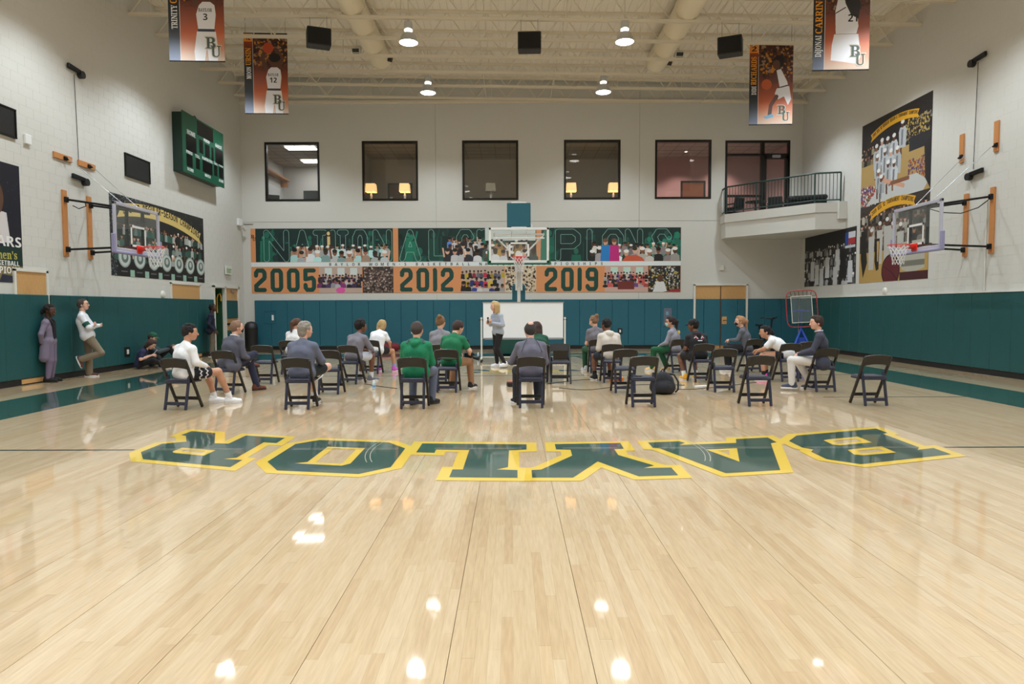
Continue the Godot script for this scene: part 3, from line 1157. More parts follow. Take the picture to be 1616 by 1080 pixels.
func wall_fittings() -> void:
	scoreboard()
	# speaker panels let into the left wall
	for a in [[17.82, 5.26, 1.13, 0.57, "dark framed speaker panel on the left wall below the scoreboard"], [12.9, 5.24, 1.13, 0.55, "dark framed speaker panel at the left edge of the view"]]:
		var o := fixed("speaker_panel", a[4], "speaker", on_left(a[0], a[1]))
		var b := MB.new()
		b.cbox(Vector3(0, 0, 0.015), Vector3(a[2], a[3], 0.03), 0.006)
		obj("panel", b, M.black_plastic, o)
		b = MB.new()
		for s in [[0, a[3] / 2, a[2] + 0.04, 0.03], [0, -a[3] / 2, a[2] + 0.04, 0.03], [a[2] / 2, 0, 0.03, a[3]], [-a[2] / 2, 0, 0.03, a[3]]]:
			b.box(Vector3(s[0], s[1], 0.022), Vector3(s[2], s[3], 0.044))
		obj("frame", b, M.black_steel, o)
	var b := MB.new()
	b.cbox(Vector3(0, 0, 0.03), Vector3(0.17, 0.2, 0.06), 0.01)
	tag(obj("wall_box", b, M.white, null, on_left(13.78, 5.02)), "small white box on the left wall beside the dark panel", "box")
	b = MB.new()
	b.cbox(Vector3(0, 0, 0.05), Vector3(0.3, 0.26, 0.1), 0.015)
	var cam := fixed("corner_camera", "white camera box in the far left corner above the doorway", "camera", on_left(24.3, 4.68))
	obj("housing", b, M.white, cam)
	b = MB.new()
	b.tube(Vector3(0.1, -0.15, 0.12), Vector3(0.14, -0.28, 0.22), 0.05, 0.06, 12)
	obj("camera_eye", b, paint("camera_grey", rgb8(190, 184, 172), 0.4), cam)
	var conduit := MB.new()
	conduit.tube(Vector3(-9.9, 4.66, -DB + 0.02), Vector3(-9.55, 4.66, -DB + 0.02), 0.012)
	tag(obj("conduit", conduit, M.steel), "short grey conduit beside the corner camera box", "pipe")
	# doors
	door(13.74, 0.86, 2.31, "wood door with a pad over its lower half, behind the standing pair", 0.0)
	door(20.26, 1.74, 2.27, "wide wood door in the left wall below the dark team poster", 0.0)
	doorway()
	double_door()
	# exit sign, strobes, outlets
	var ex := fixed("exit_sign", "green exit sign over the open doorway on the left", "sign", on_left(23.25, 2.88))
	b = MB.new()
	b.cbox(Vector3(0, 0, 0.05), Vector3(0.5, 0.3, 0.05), 0.01)
	obj("sign_body", b, M.frame_white, ex)
	lettering("EXIT", Vector3(0, -0.02, 0.077), Basis.IDENTITY, 0.14, paint("exit_green", rgb8(70, 150, 80), 0.5), ex, 0.36)
	for a in [[on_left(18.92, 1.95), "round white strobe on the left wall above the pads"], [on_right(19.05, 1.98), "round white strobe on the right wall under the tall poster"]]:
		var o := fixed("alarm_strobe", a[1], "alarm", a[0])
		b = MB.new()
		b.lathe([Vector2(0, 0.06), Vector2(0.07, 0.055), Vector2(0.1, 0.03), Vector2(0.11, 0)], 18, Transform3D(Basis(Vector3.RIGHT, PI / 2), Vector3.ZERO))
		obj("dome", b, M.frame_white, o)
	for a in [[-8.98, 1.22, 0.42, 0.44, "recessed box with a light switch in the far teal pads"]]:
		recess(a[0], a[1], a[2], a[3], a[4])
	for a in [[17.0, 0.44, "black outlet box in the left pads beside the two seated on the floor"], [20.0, 0.95, "beige outlet plate in the left pads near the doorway"]]:
		var o := fixed("outlet_box", a[2], "outlet", on_left(a[0], a[1], 0.05))
		b = MB.new()
		b.cbox(Vector3(0, 0, 0.004), Vector3(0.24, 0.26, 0.012), 0.003)
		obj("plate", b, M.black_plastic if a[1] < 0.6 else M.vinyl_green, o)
		b = MB.new()
		b.box(Vector3(0.02, 0, 0.012), Vector3(0.09, 0.12, 0.008))
		obj("socket", b, M.frame_white if a[1] < 0.6 else M.door_wood, o)
	var ph := fixed("wall_phone_panel", "tall grey call panel in the teal pads right of the whiteboard", "panel", Transform3D(Basis.IDENTITY, Vector3(5.78, 1.18, -DB + 0.05)))
	b = MB.new()
	b.cbox(Vector3(0, 0, 0.01), Vector3(0.3, 0.66, 0.03), 0.006)
	obj("plate", b, paint("panel_grey", rgb8(106, 116, 136), 0.4, 0.3), ph)
	b = MB.new()
	b.box(Vector3(-0.02, 0.14, 0.028), Vector3(0.1, 0.13, 0.006))
	obj("label_card", b, paint("card_blue", rgb8(120, 160, 190), 0.5), ph)
	var sw := fixed("wall_switch", "small dark outlet with a white insert in the teal pads", "outlet", Transform3D(Basis.IDENTITY, Vector3(4.02, 0.66, -DB + 0.05)))
	b = MB.new()
	b.cbox(Vector3.ZERO, Vector3(0.17, 0.22, 0.016), 0.003)
	obj("plate", b, M.black_plastic, sw)
	b = MB.new()
	b.box(Vector3(0, 0, 0.01), Vector3(0.06, 0.1, 0.006))
	obj("insert", b, M.white, sw)
	b = MB.new()
	b.cbox(Vector3(0, 0, 0.03), Vector3(0.17, 0.2, 0.06), 0.01)
	tag(obj("wall_sensor", b, M.frame_white, null, Transform3D(Basis.IDENTITY, Vector3(7.78, 3.0, -DB))), "small white sensor box on the far wall under the balcony", "sensor")
	# winches and anchor boards of the side hoops
	winch(on_left(15.3, 6.98), "black pulley winch high on the left wall", 0.22)
	winch(on_left(15.32, 4.54), "black pulley winch on the left wall above the hoop", 0.22)
	winch(on_right(15.38, 7.2), "black pulley winch high on the right wall", -0.22)
	winch(on_right(15.36, 4.61), "black pulley winch on the right wall above the hoop", -0.22)
	for a in [[on_left(14.85, 4.9), 0.6, 0.13, "left"], [on_left(15.68, 4.9), 0.62, 0.13, "left"], [on_right(15.93, 5.28), 0.14, 0.67, "right"], [on_right(14.8, 5.28), 0.14, 0.67, "right"]]:
		var which := "nearer" if absf(a[0].origin.z) < 15.3 else "further"
		var o := fixed("anchor_board", "short wooden cable board on the %s wall, the %s of two" % [a[3], which], "board", a[0])
		b = MB.new()
		b.cbox(Vector3(0, 0, 0.02), Vector3(a[1], a[2], 0.04), 0.006)
		obj("board", b, M.board_wood, o)
		b = MB.new()
		b.cbox(Vector3(0.04, -0.02 if a[2] < 0.3 else -0.2, 0.06), Vector3(0.09, 0.09, 0.05), 0.01)
		b.tube(Vector3(0.04, -0.02 if a[2] < 0.3 else -0.2, 0.06), Vector3(0.04, -0.04 if a[2] < 0.3 else -0.24, 0.13), 0.02)
		obj("cable_bracket", b, M.black_steel, o)
	for a in [[XL + 0.05, 15.3, 6.85, 4.95], [XR - 0.05, 15.42, 7.1, 4.7]]:
		b = MB.new()
		b.tube(Vector3(a[0], a[2], -a[1]), Vector3(a[0], a[3], -a[1] - 0.05), 0.007, -1, 6)
		tag(obj("hoist_cable", b, M.black_steel), "thin hoist cable down the %s wall between the winches" % ("left" if a[0] < 0 else "right"), "cable")
	balcony()
	ceiling_units()


func winch(xf: Transform3D, label: String, lean: float) -> void:
	var o := fixed("wall_winch", label, "winch", xf)
	var b := MB.new()
	b.cbox(Vector3(0, 0, 0.06), Vector3(0.44, 0.1, 0.06), 0.01, Basis(Vector3.BACK, -lean * 0.3))
	obj("arm", b, M.black_steel, o)
	b = MB.new()
	b.box(Vector3(0, 0.0, 0.02), Vector3(0.3, 0.07, 0.04))
	obj("mount", b, M.black_steel, o)
	b = MB.new()
	var s := signf(lean)
	b.tube(Vector3(0.23 * s, -0.06, 0.02), Vector3(0.23 * s, -0.06, 0.12), 0.085, -1, 16)
	obj("pulley", b, M.black_plastic, o)


func recess(x: float, y: float, w: float, h: float, label: String) -> void:
	var o := fixed("recessed_box", label, "box", Transform3D(Basis.IDENTITY, Vector3(x, y, -DB + 0.05)))
	var b := MB.new()
	for s in [[0, h / 2, w + 0.03, 0.02], [0, -h / 2, w + 0.03, 0.02], [w / 2, 0, 0.02, h], [-w / 2, 0, 0.02, h]]:
		b.box(Vector3(s[0], s[1], 0.004), Vector3(s[2], s[3], 0.02))
	obj("rim", b, M.vinyl_teal, o)
	b = MB.new()
	b.box(Vector3(0, 0, -0.004), Vector3(w, h, 0.012))
	obj("plate", b, M.vinyl_teal, o)
	b = MB.new()
	b.cbox(Vector3(0.1, -0.02, 0.01), Vector3(0.07, 0.2, 0.02), 0.004)
	obj("switch", b, M.white, o)


func scoreboard() -> void:
	var o := fixed("scoreboard", "dark green wall scoreboard with white HOME and FOULS labels", "scoreboard", on_left(21.02, 6.455))
	var w := 2.76
	var h := 1.79
	var b := MB.new()
	b.cbox(Vector3(0, 0, 0.165), Vector3(w - 0.16, h - 0.06, 0.33), 0.01)
	obj("housing", b, paint("score_dark", rgb8(14, 44, 34), 0.4), o)
	b = MB.new()
	b.cbox(Vector3(0, 0, 0.335), Vector3(w, h, 0.03), 0.008)
	obj("face", b, paint("score_green", rgb8(14, 84, 60), 0.3), o)
	b = MB.new()
	b.path([Vector3(0.1, h / 2, 0.1), Vector3(0.05, h / 2 + 0.13, 0.1), Vector3(-0.08, h / 2 + 0.18, 0.1), Vector3(-0.15, h / 2 + 0.14, 0.05)], 0.015)
	obj("power_cable", b, M.black_plastic, o)
	# number windows, in fractions of the face
	for a in [[0.33, 0.72, 0.03, 0.27], [0.07, 0.3, 0.36, 0.62], [0.37, 0.46, 0.33, 0.56], [0.51, 0.62, 0.36, 0.58], [0.67, 0.72, 0.36, 0.6], [0.77, 0.97, 0.33, 0.6], [0.07, 0.2, 0.68, 0.88], [0.28, 0.37, 0.68, 0.86], [0.44, 0.68, 0.66, 0.86], [0.73, 0.81, 0.65, 0.84], [0.86, 0.97, 0.64, 0.84]]:
		b = MB.new()
		b.box(Vector3((a[0] + a[1] - 1.0) * w / 2, (1.0 - a[2] - a[3]) * h / 2, 0.352), Vector3((a[1] - a[0]) * w, (a[3] - a[2]) * h, 0.006))
		obj("number_window", b, M.screen_black, o)
	for a in [["HOME", 0.19, 0.31, 0.13, 0.5], ["PERIOD", 0.555, 0.3, 0.085, 0.4], ["GUEST", 0.86, 0.28, 0.1, 0.48], ["FOULS", 0.135, 0.645, 0.085, 0.36], ["T.O.L.", 0.325, 0.645, 0.085, 0.3], ["PLAYER FOUL", 0.565, 0.625, 0.085, 0.72], ["T.O.L.", 0.775, 0.615, 0.085, 0.28], ["FOULS", 0.915, 0.605, 0.085, 0.3], ["SCORE", 0.15, 0.925, 0.085, 0.38], ["MATCH", 0.56, 0.905, 0.085, 0.38], ["SCORE", 0.91, 0.89, 0.085, 0.34]]:
		lettering(a[0], Vector3((a[1] - 0.5) * w, (0.5 - a[2]) * h, 0.352), Basis.IDENTITY, a[3], M.white, o, a[4])


func door(d: float, w: float, h: float, label: String, y0: float) -> void:
	var o := fixed("wall_door", label, "door", on_left(d, y0))
	var b := MB.new()
	b.box(Vector3(0, h / 2, -0.005), Vector3(w, h, 0.05))
	obj("door_leaf", b, M.door_wood, o)
	b = MB.new()
	for s in [-1, 1]:
		b.box(Vector3(s * (w / 2 + 0.03), h / 2 + 0.085, -0.005), Vector3(0.06, h - 0.09, 0.09))
	b.box(Vector3(0, h + 0.03, -0.005), Vector3(w + 0.12, 0.06, 0.09))
	obj("door_frame", b, M.frame_white, o)
	b = MB.new()
	b.box(Vector3(0, 0.07, 0.03), Vector3(w - 0.04, 0.09, 0.03))
	obj("door_foot", b, M.door_wood, o)


func doorway() -> void:
	# open double doorway: left half open on a green corridor, right leaf shut with pads on it
	var o := fixed("door_1", "", "", on_left(23.07, 0.0))
	o.remove_meta("label")
	o.remove_meta("category")
	o.set_meta("kind", "structure")
	var b := MB.new()
	for x in [-0.98, -0.12, 0.98]:
		b.box(Vector3(x, 1.16, 0.0), Vector3(0.07, 2.32, 0.14))
	b.box(Vector3(0, 2.29, 0.0), Vector3(2.03, 0.07, 0.14))
	obj("door_frame", b, M.frame_white, o)
	b = MB.new()
	b.box(Vector3(0.43, 1.13, -0.01), Vector3(1.02, 2.26, 0.05))
	obj("door_leaf", b, M.door_wood, o)
	for s in [[1.2, 1.83], [0.14, 0.78]]:
		b = MB.new()
		b.cbox(Vector3(0.43, (s[0] + s[1]) / 2, 0.03), Vector3(0.92, s[1] - s[0], 0.05), 0.012)
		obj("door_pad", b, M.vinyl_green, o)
	b = MB.new()
	b.box(Vector3(0.43, 1.0, 0.035), Vector3(0.8, 0.07, 0.05))
	obj("push_bar", b, M.black_steel, o)
	b = MB.new()
	b.cbox(Vector3(0.55, 2.15, 0.05), Vector3(0.3, 0.06, 0.06), 0.008)
	obj("door_closer", b, M.steel, o)
	# corridor behind the open half
	b = MB.new()
	var g := paint("corridor_green", rgb8(24, 74, 48), 0.6)
	b.box(Vector3(-0.5, 1.3, -1.6), Vector3(2.6, 2.8, 0.1))
	b.box(Vector3(0.75, 1.3, -0.98), Vector3(0.1, 2.8, 1.2))
	b.box(Vector3(-1.8, 1.3, -0.98), Vector3(0.1, 2.8, 1.2))
	b.box(Vector3(-0.5, 2.7, -0.98), Vector3(2.6, 0.1, 1.2))
	obj("corridor_wall", b, g, o)
	b = MB.new()
	b.box(Vector3(-0.19, 1.13, -0.5), Vector3(0.05, 2.24, 0.92))
	obj("open_leaf", b, g, o)
	b = MB.new()
	b.path([Vector3(-0.222, 1.4, -0.2), Vector3(-0.222, 1.9, -0.2), Vector3(-0.222, 2.03, -0.16), Vector3(-0.222, 2.06, -0.1), Vector3(-0.222, 1.95, -0.06), Vector3(-0.222, 1.8, -0.06)], 0.022, 6)
	obj("gold_wall_mark", b, paint("gold_paint", rgb8(226, 172, 40), 0.5), o)


func double_door() -> void:
	var o := fixed("door_2", "", "", Transform3D(Basis.IDENTITY, Vector3(7.745, 0, -DB)))
	o.remove_meta("label")
	o.remove_meta("category")
	o.set_meta("kind", "structure")
	var b := MB.new()
	for x in [-0.97, 0.97]:
		b.box(Vector3(x, 1.19, 0.02), Vector3(0.07, 2.38, 0.1))
	b.box(Vector3(0, 2.37, 0.02), Vector3(2.01, 0.06, 0.1))
	obj("door_frame", b, M.frame_white, o)
	for s in [-1, 1]:
		b = MB.new()
		b.box(Vector3(s * 0.472, 1.17, 0.015), Vector3(0.925, 2.32, 0.03))
		obj("door_leaf", b, M.door_wood, o)
		for k in 2:
			b = MB.new()
			var wd := 0.28 if (k == 0) == (s < 0) else 0.6
			var xm: float = s * 0.472 + (-0.3 if (k == 0) == (s < 0) else 0.15) * (1 if s < 0 else -1)
			b.cbox(Vector3(xm, 0.985, 0.055), Vector3(wd, PAD_TOP - 0.13, 0.05), 0.012)
			obj("door_pad", b, M.vinyl_teal, o)
	b = MB.new()
	b.box(Vector3(0.13, 1.05, 0.084), Vector3(0.18, 0.28, 0.012))
	obj("lock_plate", b, M.door_wood, o)
	b = MB.new()
	b.tube(Vector3(0.1, 1.05, 0.09), Vector3(0.1, 1.05, 0.15), 0.015)
	b.cbox(Vector3(0.14, 1.05, 0.15), Vector3(0.12, 0.025, 0.025), 0.005)
	obj("lever_handle", b, M.black_steel, o)
	b = MB.new()
	b.box(Vector3(0, 1.17, 0.035), Vector3(0.03, 2.3, 0.02))
	obj("centre_strip", b, paint("strip_brown", rgb8(90, 60, 40), 0.5), o)


func balcony() -> void:
	var o := thing("balcony", "cream balcony with a green railing in the upper right corner", "balcony", Vector3.ZERO)
	var lay := Basis(Vector3(1, 0, 0), Vector3(0, 0, -1), Vector3(0, 1, 0))
	# plan as (x, distance), extruded upwards
	var plan := PackedVector2Array([Vector2(7.74, DB), Vector2(7.72, 24.1), Vector2(9.82, 21.6), Vector2(XR, 21.4), Vector2(XR, DB)])
	var b := MB.new()
	b.prism(plan, 4.04, 4.56, Transform3D(lay, Vector3.ZERO))
	obj("slab", b, M.wall_paint, o)
	var upper := PackedVector2Array([Vector2(7.7, DB), Vector2(7.68, 24.09), Vector2(9.8, 21.56), Vector2(XR, 21.36), Vector2(XR, DB)])
	b = MB.new()
	b.prism(upper, 4.58, 4.88, Transform3D(lay, Vector3.ZERO))
	b.prism(plan, 4.56, 4.58, Transform3D(lay, Vector3.ZERO))
	obj("upper_fascia", b, M.wall_paint, o)
	b = MB.new()
	b.span(Vector3(10.45, 4.35, -21.32), Vector3(XR, 4.9, -21.9))
	obj("wall_bracket", b, M.wall_paint, o)
	# railing
	var rail := Node3D.new()
	rail.name = "railing"
	o.add_child(rail)
	var run := [Vector3(7.78, 0, -DB), Vector3(7.76, 0, -24.12), Vector3(9.84, 0, -21.72), Vector3(10.6, 0, -21.55)]
	var top := MB.new()
	var pts := []
	for p in run:
		pts.append(p + Vector3(0, 5.86, 0))
	top.path(pts, 0.028, 8)
	obj("top_rail", top, M.rail_green, rail)
	var low := MB.new()
	pts = []
	for p in run:
		pts.append(p + Vector3(0, 4.99, 0))
	low.path(pts, 0.02, 8)
	obj("bottom_rail", low, M.rail_green, rail)
	var bar := MB.new()
	bar.tube(Vector3(0, 4.99, 0), Vector3(0, 5.85, 0), 0.0095, -1, 6)
	var bm := bar.mesh()
	for k in 3:
		var a: Vector3 = run[k]
		var e: Vector3 = run[k + 1]
		var n := int((e - a).length() / 0.11)
		for i in range(1, n):
			put("baluster", bm, M.rail_green, rail, Transform3D(Basis.IDENTITY, a.lerp(e, float(i) / n)))
	var post := MB.new()
	post.tube(Vector3(0, 4.88, 0), Vector3(0, 5.86, 0), 0.025, -1, 8)
	var pm := post.mesh()
	for p in [run[1], run[1].lerp(run[2], 0.36), run[2], run[3]]:
		put("post", pm, M.rail_green, rail, Transform3D(Basis.IDENTITY, p))
	# furniture on the balcony
	var t := thing("balcony_table", "dark round table on the balcony behind the railing", "table", Vector3(8.78, 4.88, -24.05))
	b = MB.new()
	b.lathe([Vector2(0, 0.45), Vector2(0.36, 0.45), Vector2(0.37, 0.435), Vector2(0.36, 0.42), Vector2(0, 0.42)], 24)
	obj("table_top", b, M.black_plastic, t)
	b = MB.new()
	b.lathe([Vector2(0.22, 0), Vector2(0.22, 0.02), Vector2(0.04, 0.05), Vector2(0.04, 0.42)], 16)
	obj("pedestal", b, M.black_steel, t)
	var s := thing("balcony_bench", "long black cushioned bench on the balcony", "bench", Vector3(9.95, 4.88, -22.55), -0.35)
	b = MB.new()
	b.cbox(Vector3(0, 0.31, 0), Vector3(1.25, 0.16, 0.5), 0.05)
	obj("cushion", b, M.black_plastic, s)
	b = MB.new()
	b.cbox(Vector3(0, 0.14, 0), Vector3(1.2, 0.18, 0.46), 0.02)
	obj("frame", b, M.black_steel, s)
	var chair := thing("balcony_chair", "black wicker armchair left of the table on the balcony", "chair", Vector3(8.1, 4.88, -24.3), 0.5)
	wicker(chair)
	var c2 := copy(chair, Vector3(9.55, 4.88, -24.1), -0.6)
	tag(c2, "black wicker armchair before the glass door on the balcony", "chair", "balcony armchairs")
	chair.set_meta("group", "balcony armchairs")


func wicker(o: Node3D) -> void:
	var b := MB.new()
	b.cbox(Vector3(0, 0.22, 0), Vector3(0.5, 0.1, 0.48), 0.03)
	obj("seat", b, M.black_plastic, o)
	b = MB.new()
	b.cbox(Vector3(0, 0.42, 0.22), Vector3(0.5, 0.36, 0.06), 0.025, Basis(Vector3.RIGHT, 0.15))
	obj("backrest", b, M.black_plastic, o)
	for s in [-1, 1]:
		b = MB.new()
		b.cbox(Vector3(0.25 * s, 0.37, 0), Vector3(0.05, 0.05, 0.46), 0.015)
		obj("arm", b, M.black_plastic, o)
		for z in [-1, 1]:
			b = MB.new()
			b.tube(Vector3(0.24 * s, 0, 0.2 * z), Vector3(0.24 * s, 0.36, 0.2 * z), 0.016)
			obj("leg", b, M.black_steel, o)


func ceiling_units() -> void:
	# hanging loudspeakers
	for a in [[-5.0, 8.55, "left"], [0.48, 8.42, "middle"], [5.7, 8.3, "right"]]:
		var o := thing("hanging_loudspeaker", "black box loudspeaker hung under the roof, %s of three" % a[2], "speaker", Vector3(a[0], a[1], -17.6), 0.0, "hanging loudspeakers")
		var turn := Basis(Vector3.UP, -a[0] * 0.07) * Basis(Vector3.RIGHT, 0.12)
		var b := MB.new()
		b.cbox(Vector3.ZERO, Vector3(0.6, 0.44, 0.5), 0.02, turn)
		obj("cabinet", b, M.black_plastic, o)
		b = MB.new()
		b.box(turn * Vector3(0, 0, 0.255), Vector3(0.54, 0.38, 0.012), turn)
		obj("grille", b, paint("grille_black", rgb8(14, 14, 15), 0.8), o)
		b = MB.new()
		for s in [-1, 1]:
			b.tube(Vector3(0.22 * s, 0.2, 0), Vector3(0.22 * s, deck_height(a[0]) - 0.8 - a[1], 0), 0.008)
		obj("hanging_chains", b, M.steel, o)
	for a in [[-4.65, 9.28, -20.35, "left"], [5.05, 9.14, -20.35, "right"]]:
		var o := thing("ceiling_projector", "small white unit with a dark face beside the %s air duct" % a[3], "fixture", Vector3(a[0], a[1], a[2]))
		var b := MB.new()
		b.cbox(Vector3.ZERO, Vector3(0.26, 0.16, 0.22), 0.015, Basis(Vector3.RIGHT, 0.3))
		obj("housing", b, M.frame_white, o)
		b = MB.new()
		b.box(Vector3(0.0, -0.05, 0.1), Vector3(0.2, 0.14, 0.02), Basis(Vector3.RIGHT, 0.6))
		obj("face", b, M.black_plastic, o)
		b = MB.new()
		b.tube(Vector3(0, 0.08, 0), Vector3(0, deck_height(a[0]) - 0.3 - a[1], 0), 0.012)
		obj("stem", b, M.cream_steel, o)


# ---------------------------------------------------------------- hoops

func board_and_rim(o: Node3D, pad: Material, rim_y: float, frame: Material) -> void:
	# the board stands in its own xy plane and faces +z; its lower edge is at y = 0
	var w := 1.83
	var h := 1.07
	var b := MB.new()
	b.quad(Vector3(-w / 2 + 0.05, 0.05, 0), Vector3(w / 2 - 0.05, 0.05, 0), Vector3(w / 2 - 0.05, h - 0.05, 0), Vector3(-w / 2 + 0.05, h - 0.05, 0), Vector3.BACK)
	obj("glass", b, M.board_glass, o)
	b = MB.new()
	for s in [[0, 0.04, w, 0.08], [0, h - 0.035, w, 0.07], [w / 2 - 0.035, h / 2, 0.07, h], [-w / 2 + 0.035, h / 2, 0.07, h]]:
		b.cbox(Vector3(s[0], s[1], -0.012), Vector3(s[2], s[3], 0.05), 0.006)
	obj("frame", b, frame, o)
	b = MB.new()
	for s in [[0, 0.17, 0.61, 0.05], [0, 0.6, 0.61, 0.05], [0.28, 0.385, 0.05, 0.48], [-0.28, 0.385, 0.05, 0.48]]:
		b.box(Vector3(s[0], s[1], 0.003), Vector3(s[2], s[3], 0.004))
	obj("target_square", b, M.white, o)
	b = MB.new()
	b.cbox(Vector3(0, -0.022, -0.012), Vector3(w + 0.08, 0.055, 0.09), 0.012)
	for s in [-1, 1]:
		b.cbox(Vector3(s * (w / 2 + 0.022), 0.17, -0.012), Vector3(0.05, 0.4, 0.09), 0.012)
	obj("edge_padding", b, pad, o)
	b = MB.new()
	var c := Vector3(0, rim_y, 0.151 + 0.2286)
	b.torus(c, 0.2286, 0.0095, Vector3.UP, 32, 8)
	b.cbox(Vector3(0, rim_y - 0.02, 0.08), Vector3(0.16, 0.06, 0.15), 0.01)
	b.cbox(Vector3(0, rim_y - 0.05, 0.02), Vector3(0.2, 0.17, 0.03), 0.008)
	for s in [-1, 1]:
		b.path([Vector3(s * 0.08, rim_y - 0.08, 0.04), Vector3(s * 0.13, rim_y - 0.05, 0.18), Vector3(s * 0.19, rim_y - 0.005, 0.29)], 0.01)
	obj("rim", b, M.orange_rim, o)
	b = MB.new()
	var rows := 6
	var pt := func(k: float, j: int) -> Vector3:
		var t := float(j) / rows
		var r := 0.226 * (1.0 - 0.52 * sqrt(t)) + (0.012 if j == rows else 0.0)
		var a := TAU * k / 12.0
		return c + Vector3(cos(a) * r, -0.015 - 0.43 * t, sin(a) * r)
	for j in rows:
		for k in 12:
			var from: Vector3 = pt.call(k + (0.5 if j % 2 else 0.0), j)
			for s in [-0.5, 0.5]:
				b.tube(from, pt.call(k + (0.5 if j % 2 else 0.0) + s, j + 1), 0.0055, -1, 4, false)
	obj("net", b, M.net_white, o)


func hoops() -> void:
	# portable hoop at the far end
	var o := thing("portable_hoop", "portable basketball hoop with green padded base at the far end", "basketball hoop", Vector3(0.22, 0, -20.25))
	var bd := Node3D.new()
	bd.name = "backboard"
	bd.position = Vector3(0, 2.9, 0)
	o.add_child(bd)
	board_and_rim(bd, paint("pad_kelly", rgb8(14, 104, 70), 0.5), 0.15, M.white)
	var b := MB.new()
	b.cbox(Vector3(0, 1.46, -0.12), Vector3(0.72, 0.72, 0.16), 0.015)
	obj("shot_clock", b, M.vinyl_teal, bd)
	b = MB.new()
	for y in [1.09, 1.83]:
		b.cbox(Vector3(0, y, -0.1), Vector3(0.46, 0.045, 0.1), 0.008)
	for s in [-1, 1]:
		b.tube(Vector3(s * 0.23, 0.75, -0.12), Vector3(s * 0.23, 1.1, -0.12), 0.018)
		b.path([Vector3(s * 0.75, 0.9, -0.07), Vector3(s * 0.75, 0.85, -0.14), Vector3(s * 0.2, 0.3, -0.25)], 0.025)
	for y in [0.76, 0.88]:
		b.tube(Vector3(-0.78, y, -0.1), Vector3(0.78, y, -0.1), 0.022)
	obj("board_bracket", b, M.white, bd)
	b = MB.new()
	b.path([Vector3(0.36, 1.2, -0.1), Vector3(0.4, 1.15, -0.08), Vector3(0.38, 1.02, -0.08), Vector3(0.25, 0.98, -0.1)], 0.01)
	obj("clock_cable", b, M.white, bd)
	b = MB.new()
	for s in [-1, 1]:
		b.box(Vector3(s * 0.085, 2.5, -0.42), Vector3(0.05, 0.85, 0.1), Basis(Vector3.RIGHT, 0.3))
	b.box(Vector3(0, 2.5, -0.48), Vector3(0.14, 0.78, 0.03), Basis(Vector3.RIGHT, 0.3))
	b.box(Vector3(0, 1.95, -0.62), Vector3(0.1, 0.5, 0.1), Basis(Vector3.RIGHT, 0.25))
	b.box(Vector3(0, 3.1, -0.2), Vector3(0.22, 0.22, 0.3))
	obj("boom", b, M.white, o)
	b = MB.new()
	b.cbox(Vector3(0, 1.25, -1.2), Vector3(0.42, 2.05, 0.5), 0.04, Basis(Vector3.RIGHT, -0.06))
	obj("padded_mast", b, M.vinyl_teal, o)
	b = MB.new()
	b.cbox(Vector3(0, 0.45, -1.75), Vector3(1.25, 0.86, 1.9), 0.06)
	obj("padded_base", b, paint("base_green", rgb8(10, 70, 62), 0.55), o)
	for s in [-1, 1]:
		for z in [-1.0, -2.5]:
			b = MB.new()
			b.tube(Vector3(s * 0.5 - 0.03, 0.05, z), Vector3(s * 0.5 + 0.03, 0.05, z), 0.05, -1, 14)
			obj("wheel", b, M.black_plastic, o)
	# hoops on the side walls
	for s in [-1, 1]:
		var wall := XL if s < 0 else XR
		var face := TO_RIGHT if s < 0 else TO_LEFT
		var reach := 1.4 if s < 0 else 1.456
		var h := fixed("wall_hoop", "glass basketball hoop on black struts on the %s wall" % ("left" if s < 0 else "right"), "basketball hoop", Transform3D(face, Vector3(wall, 0, -15.28)))
		var g := Node3D.new()
		g.name = "backboard"
		g.position = Vector3(0, 2.8, reach)
		h.add_child(g)
		board_and_rim(g, paint("pad_lilac", rgb8(150, 146, 182), 0.5), 0.15, paint("frame_lilac", rgb8(196, 196, 214), 0.4, 0.2))
		for x in [-0.43, 0.43]:
			b = MB.new()
			b.cbox(Vector3(x, 3.445, 0.022), Vector3(0.14, 1.47, 0.044), 0.006)
			obj("wall_board", b, M.board_wood, h)
		for a in [[-0.43, 3.97], [0.43, 3.97], [-0.43, 2.87], [0.43, 2.87]]:
			b = MB.new()
			b.tube(Vector3(a[0], a[1], 0.1), Vector3(a[0] * 0.75, a[1] - (0.18 if a[1] > 3.5 else -0.06), reach - 0.06), 0.024)
			b.cbox(Vector3(a[0], a[1], 0.07), Vector3(0.1, 0.12, 0.06), 0.01)
			obj("strut", b, M.black_steel, h)
		b = MB.new()
		b.box(Vector3(0, 3.79, reach - 0.07), Vector3(1.2, 0.05, 0.06))
		b.box(Vector3(0, 2.93, reach - 0.07), Vector3(0.9, 0.05, 0.06))
		for x in [-0.32, 0.32]:
			b.box(Vector3(x, 3.36, reach - 0.07), Vector3(0.05, 0.86, 0.06))
		obj("back_frame", b, M.black_steel, h)
		b = MB.new()
		for x in [-0.4, 0.45]:
			b.tube(Vector3(x, 4.88 if s < 0 else 5.05, 0.12), Vector3(x * 0.7, 3.82, reach - 0.08), 0.008, -1, 6)
		obj("stay_cables", b, M.steel, h)
		b = MB.new()
		b.path([Vector3(0.43, 3.9, 0.12), Vector3(0.3, 3.75, 0.25), Vector3(0.1, 3.65, 0.5), Vector3(-0.1, 3.7, 0.8), Vector3(-0.3, 3.85, 1.1)] if s > 0 else [Vector3(-0.3, 3.86, 0.12), Vector3(-0.22, 3.8, 0.2), Vector3(-0.2, 3.86, 0.35), Vector3(-0.3, 3.93, 0.4)], 0.012)
		obj("loose_cable", b, M.black_plastic, h)
	b = MB.new()
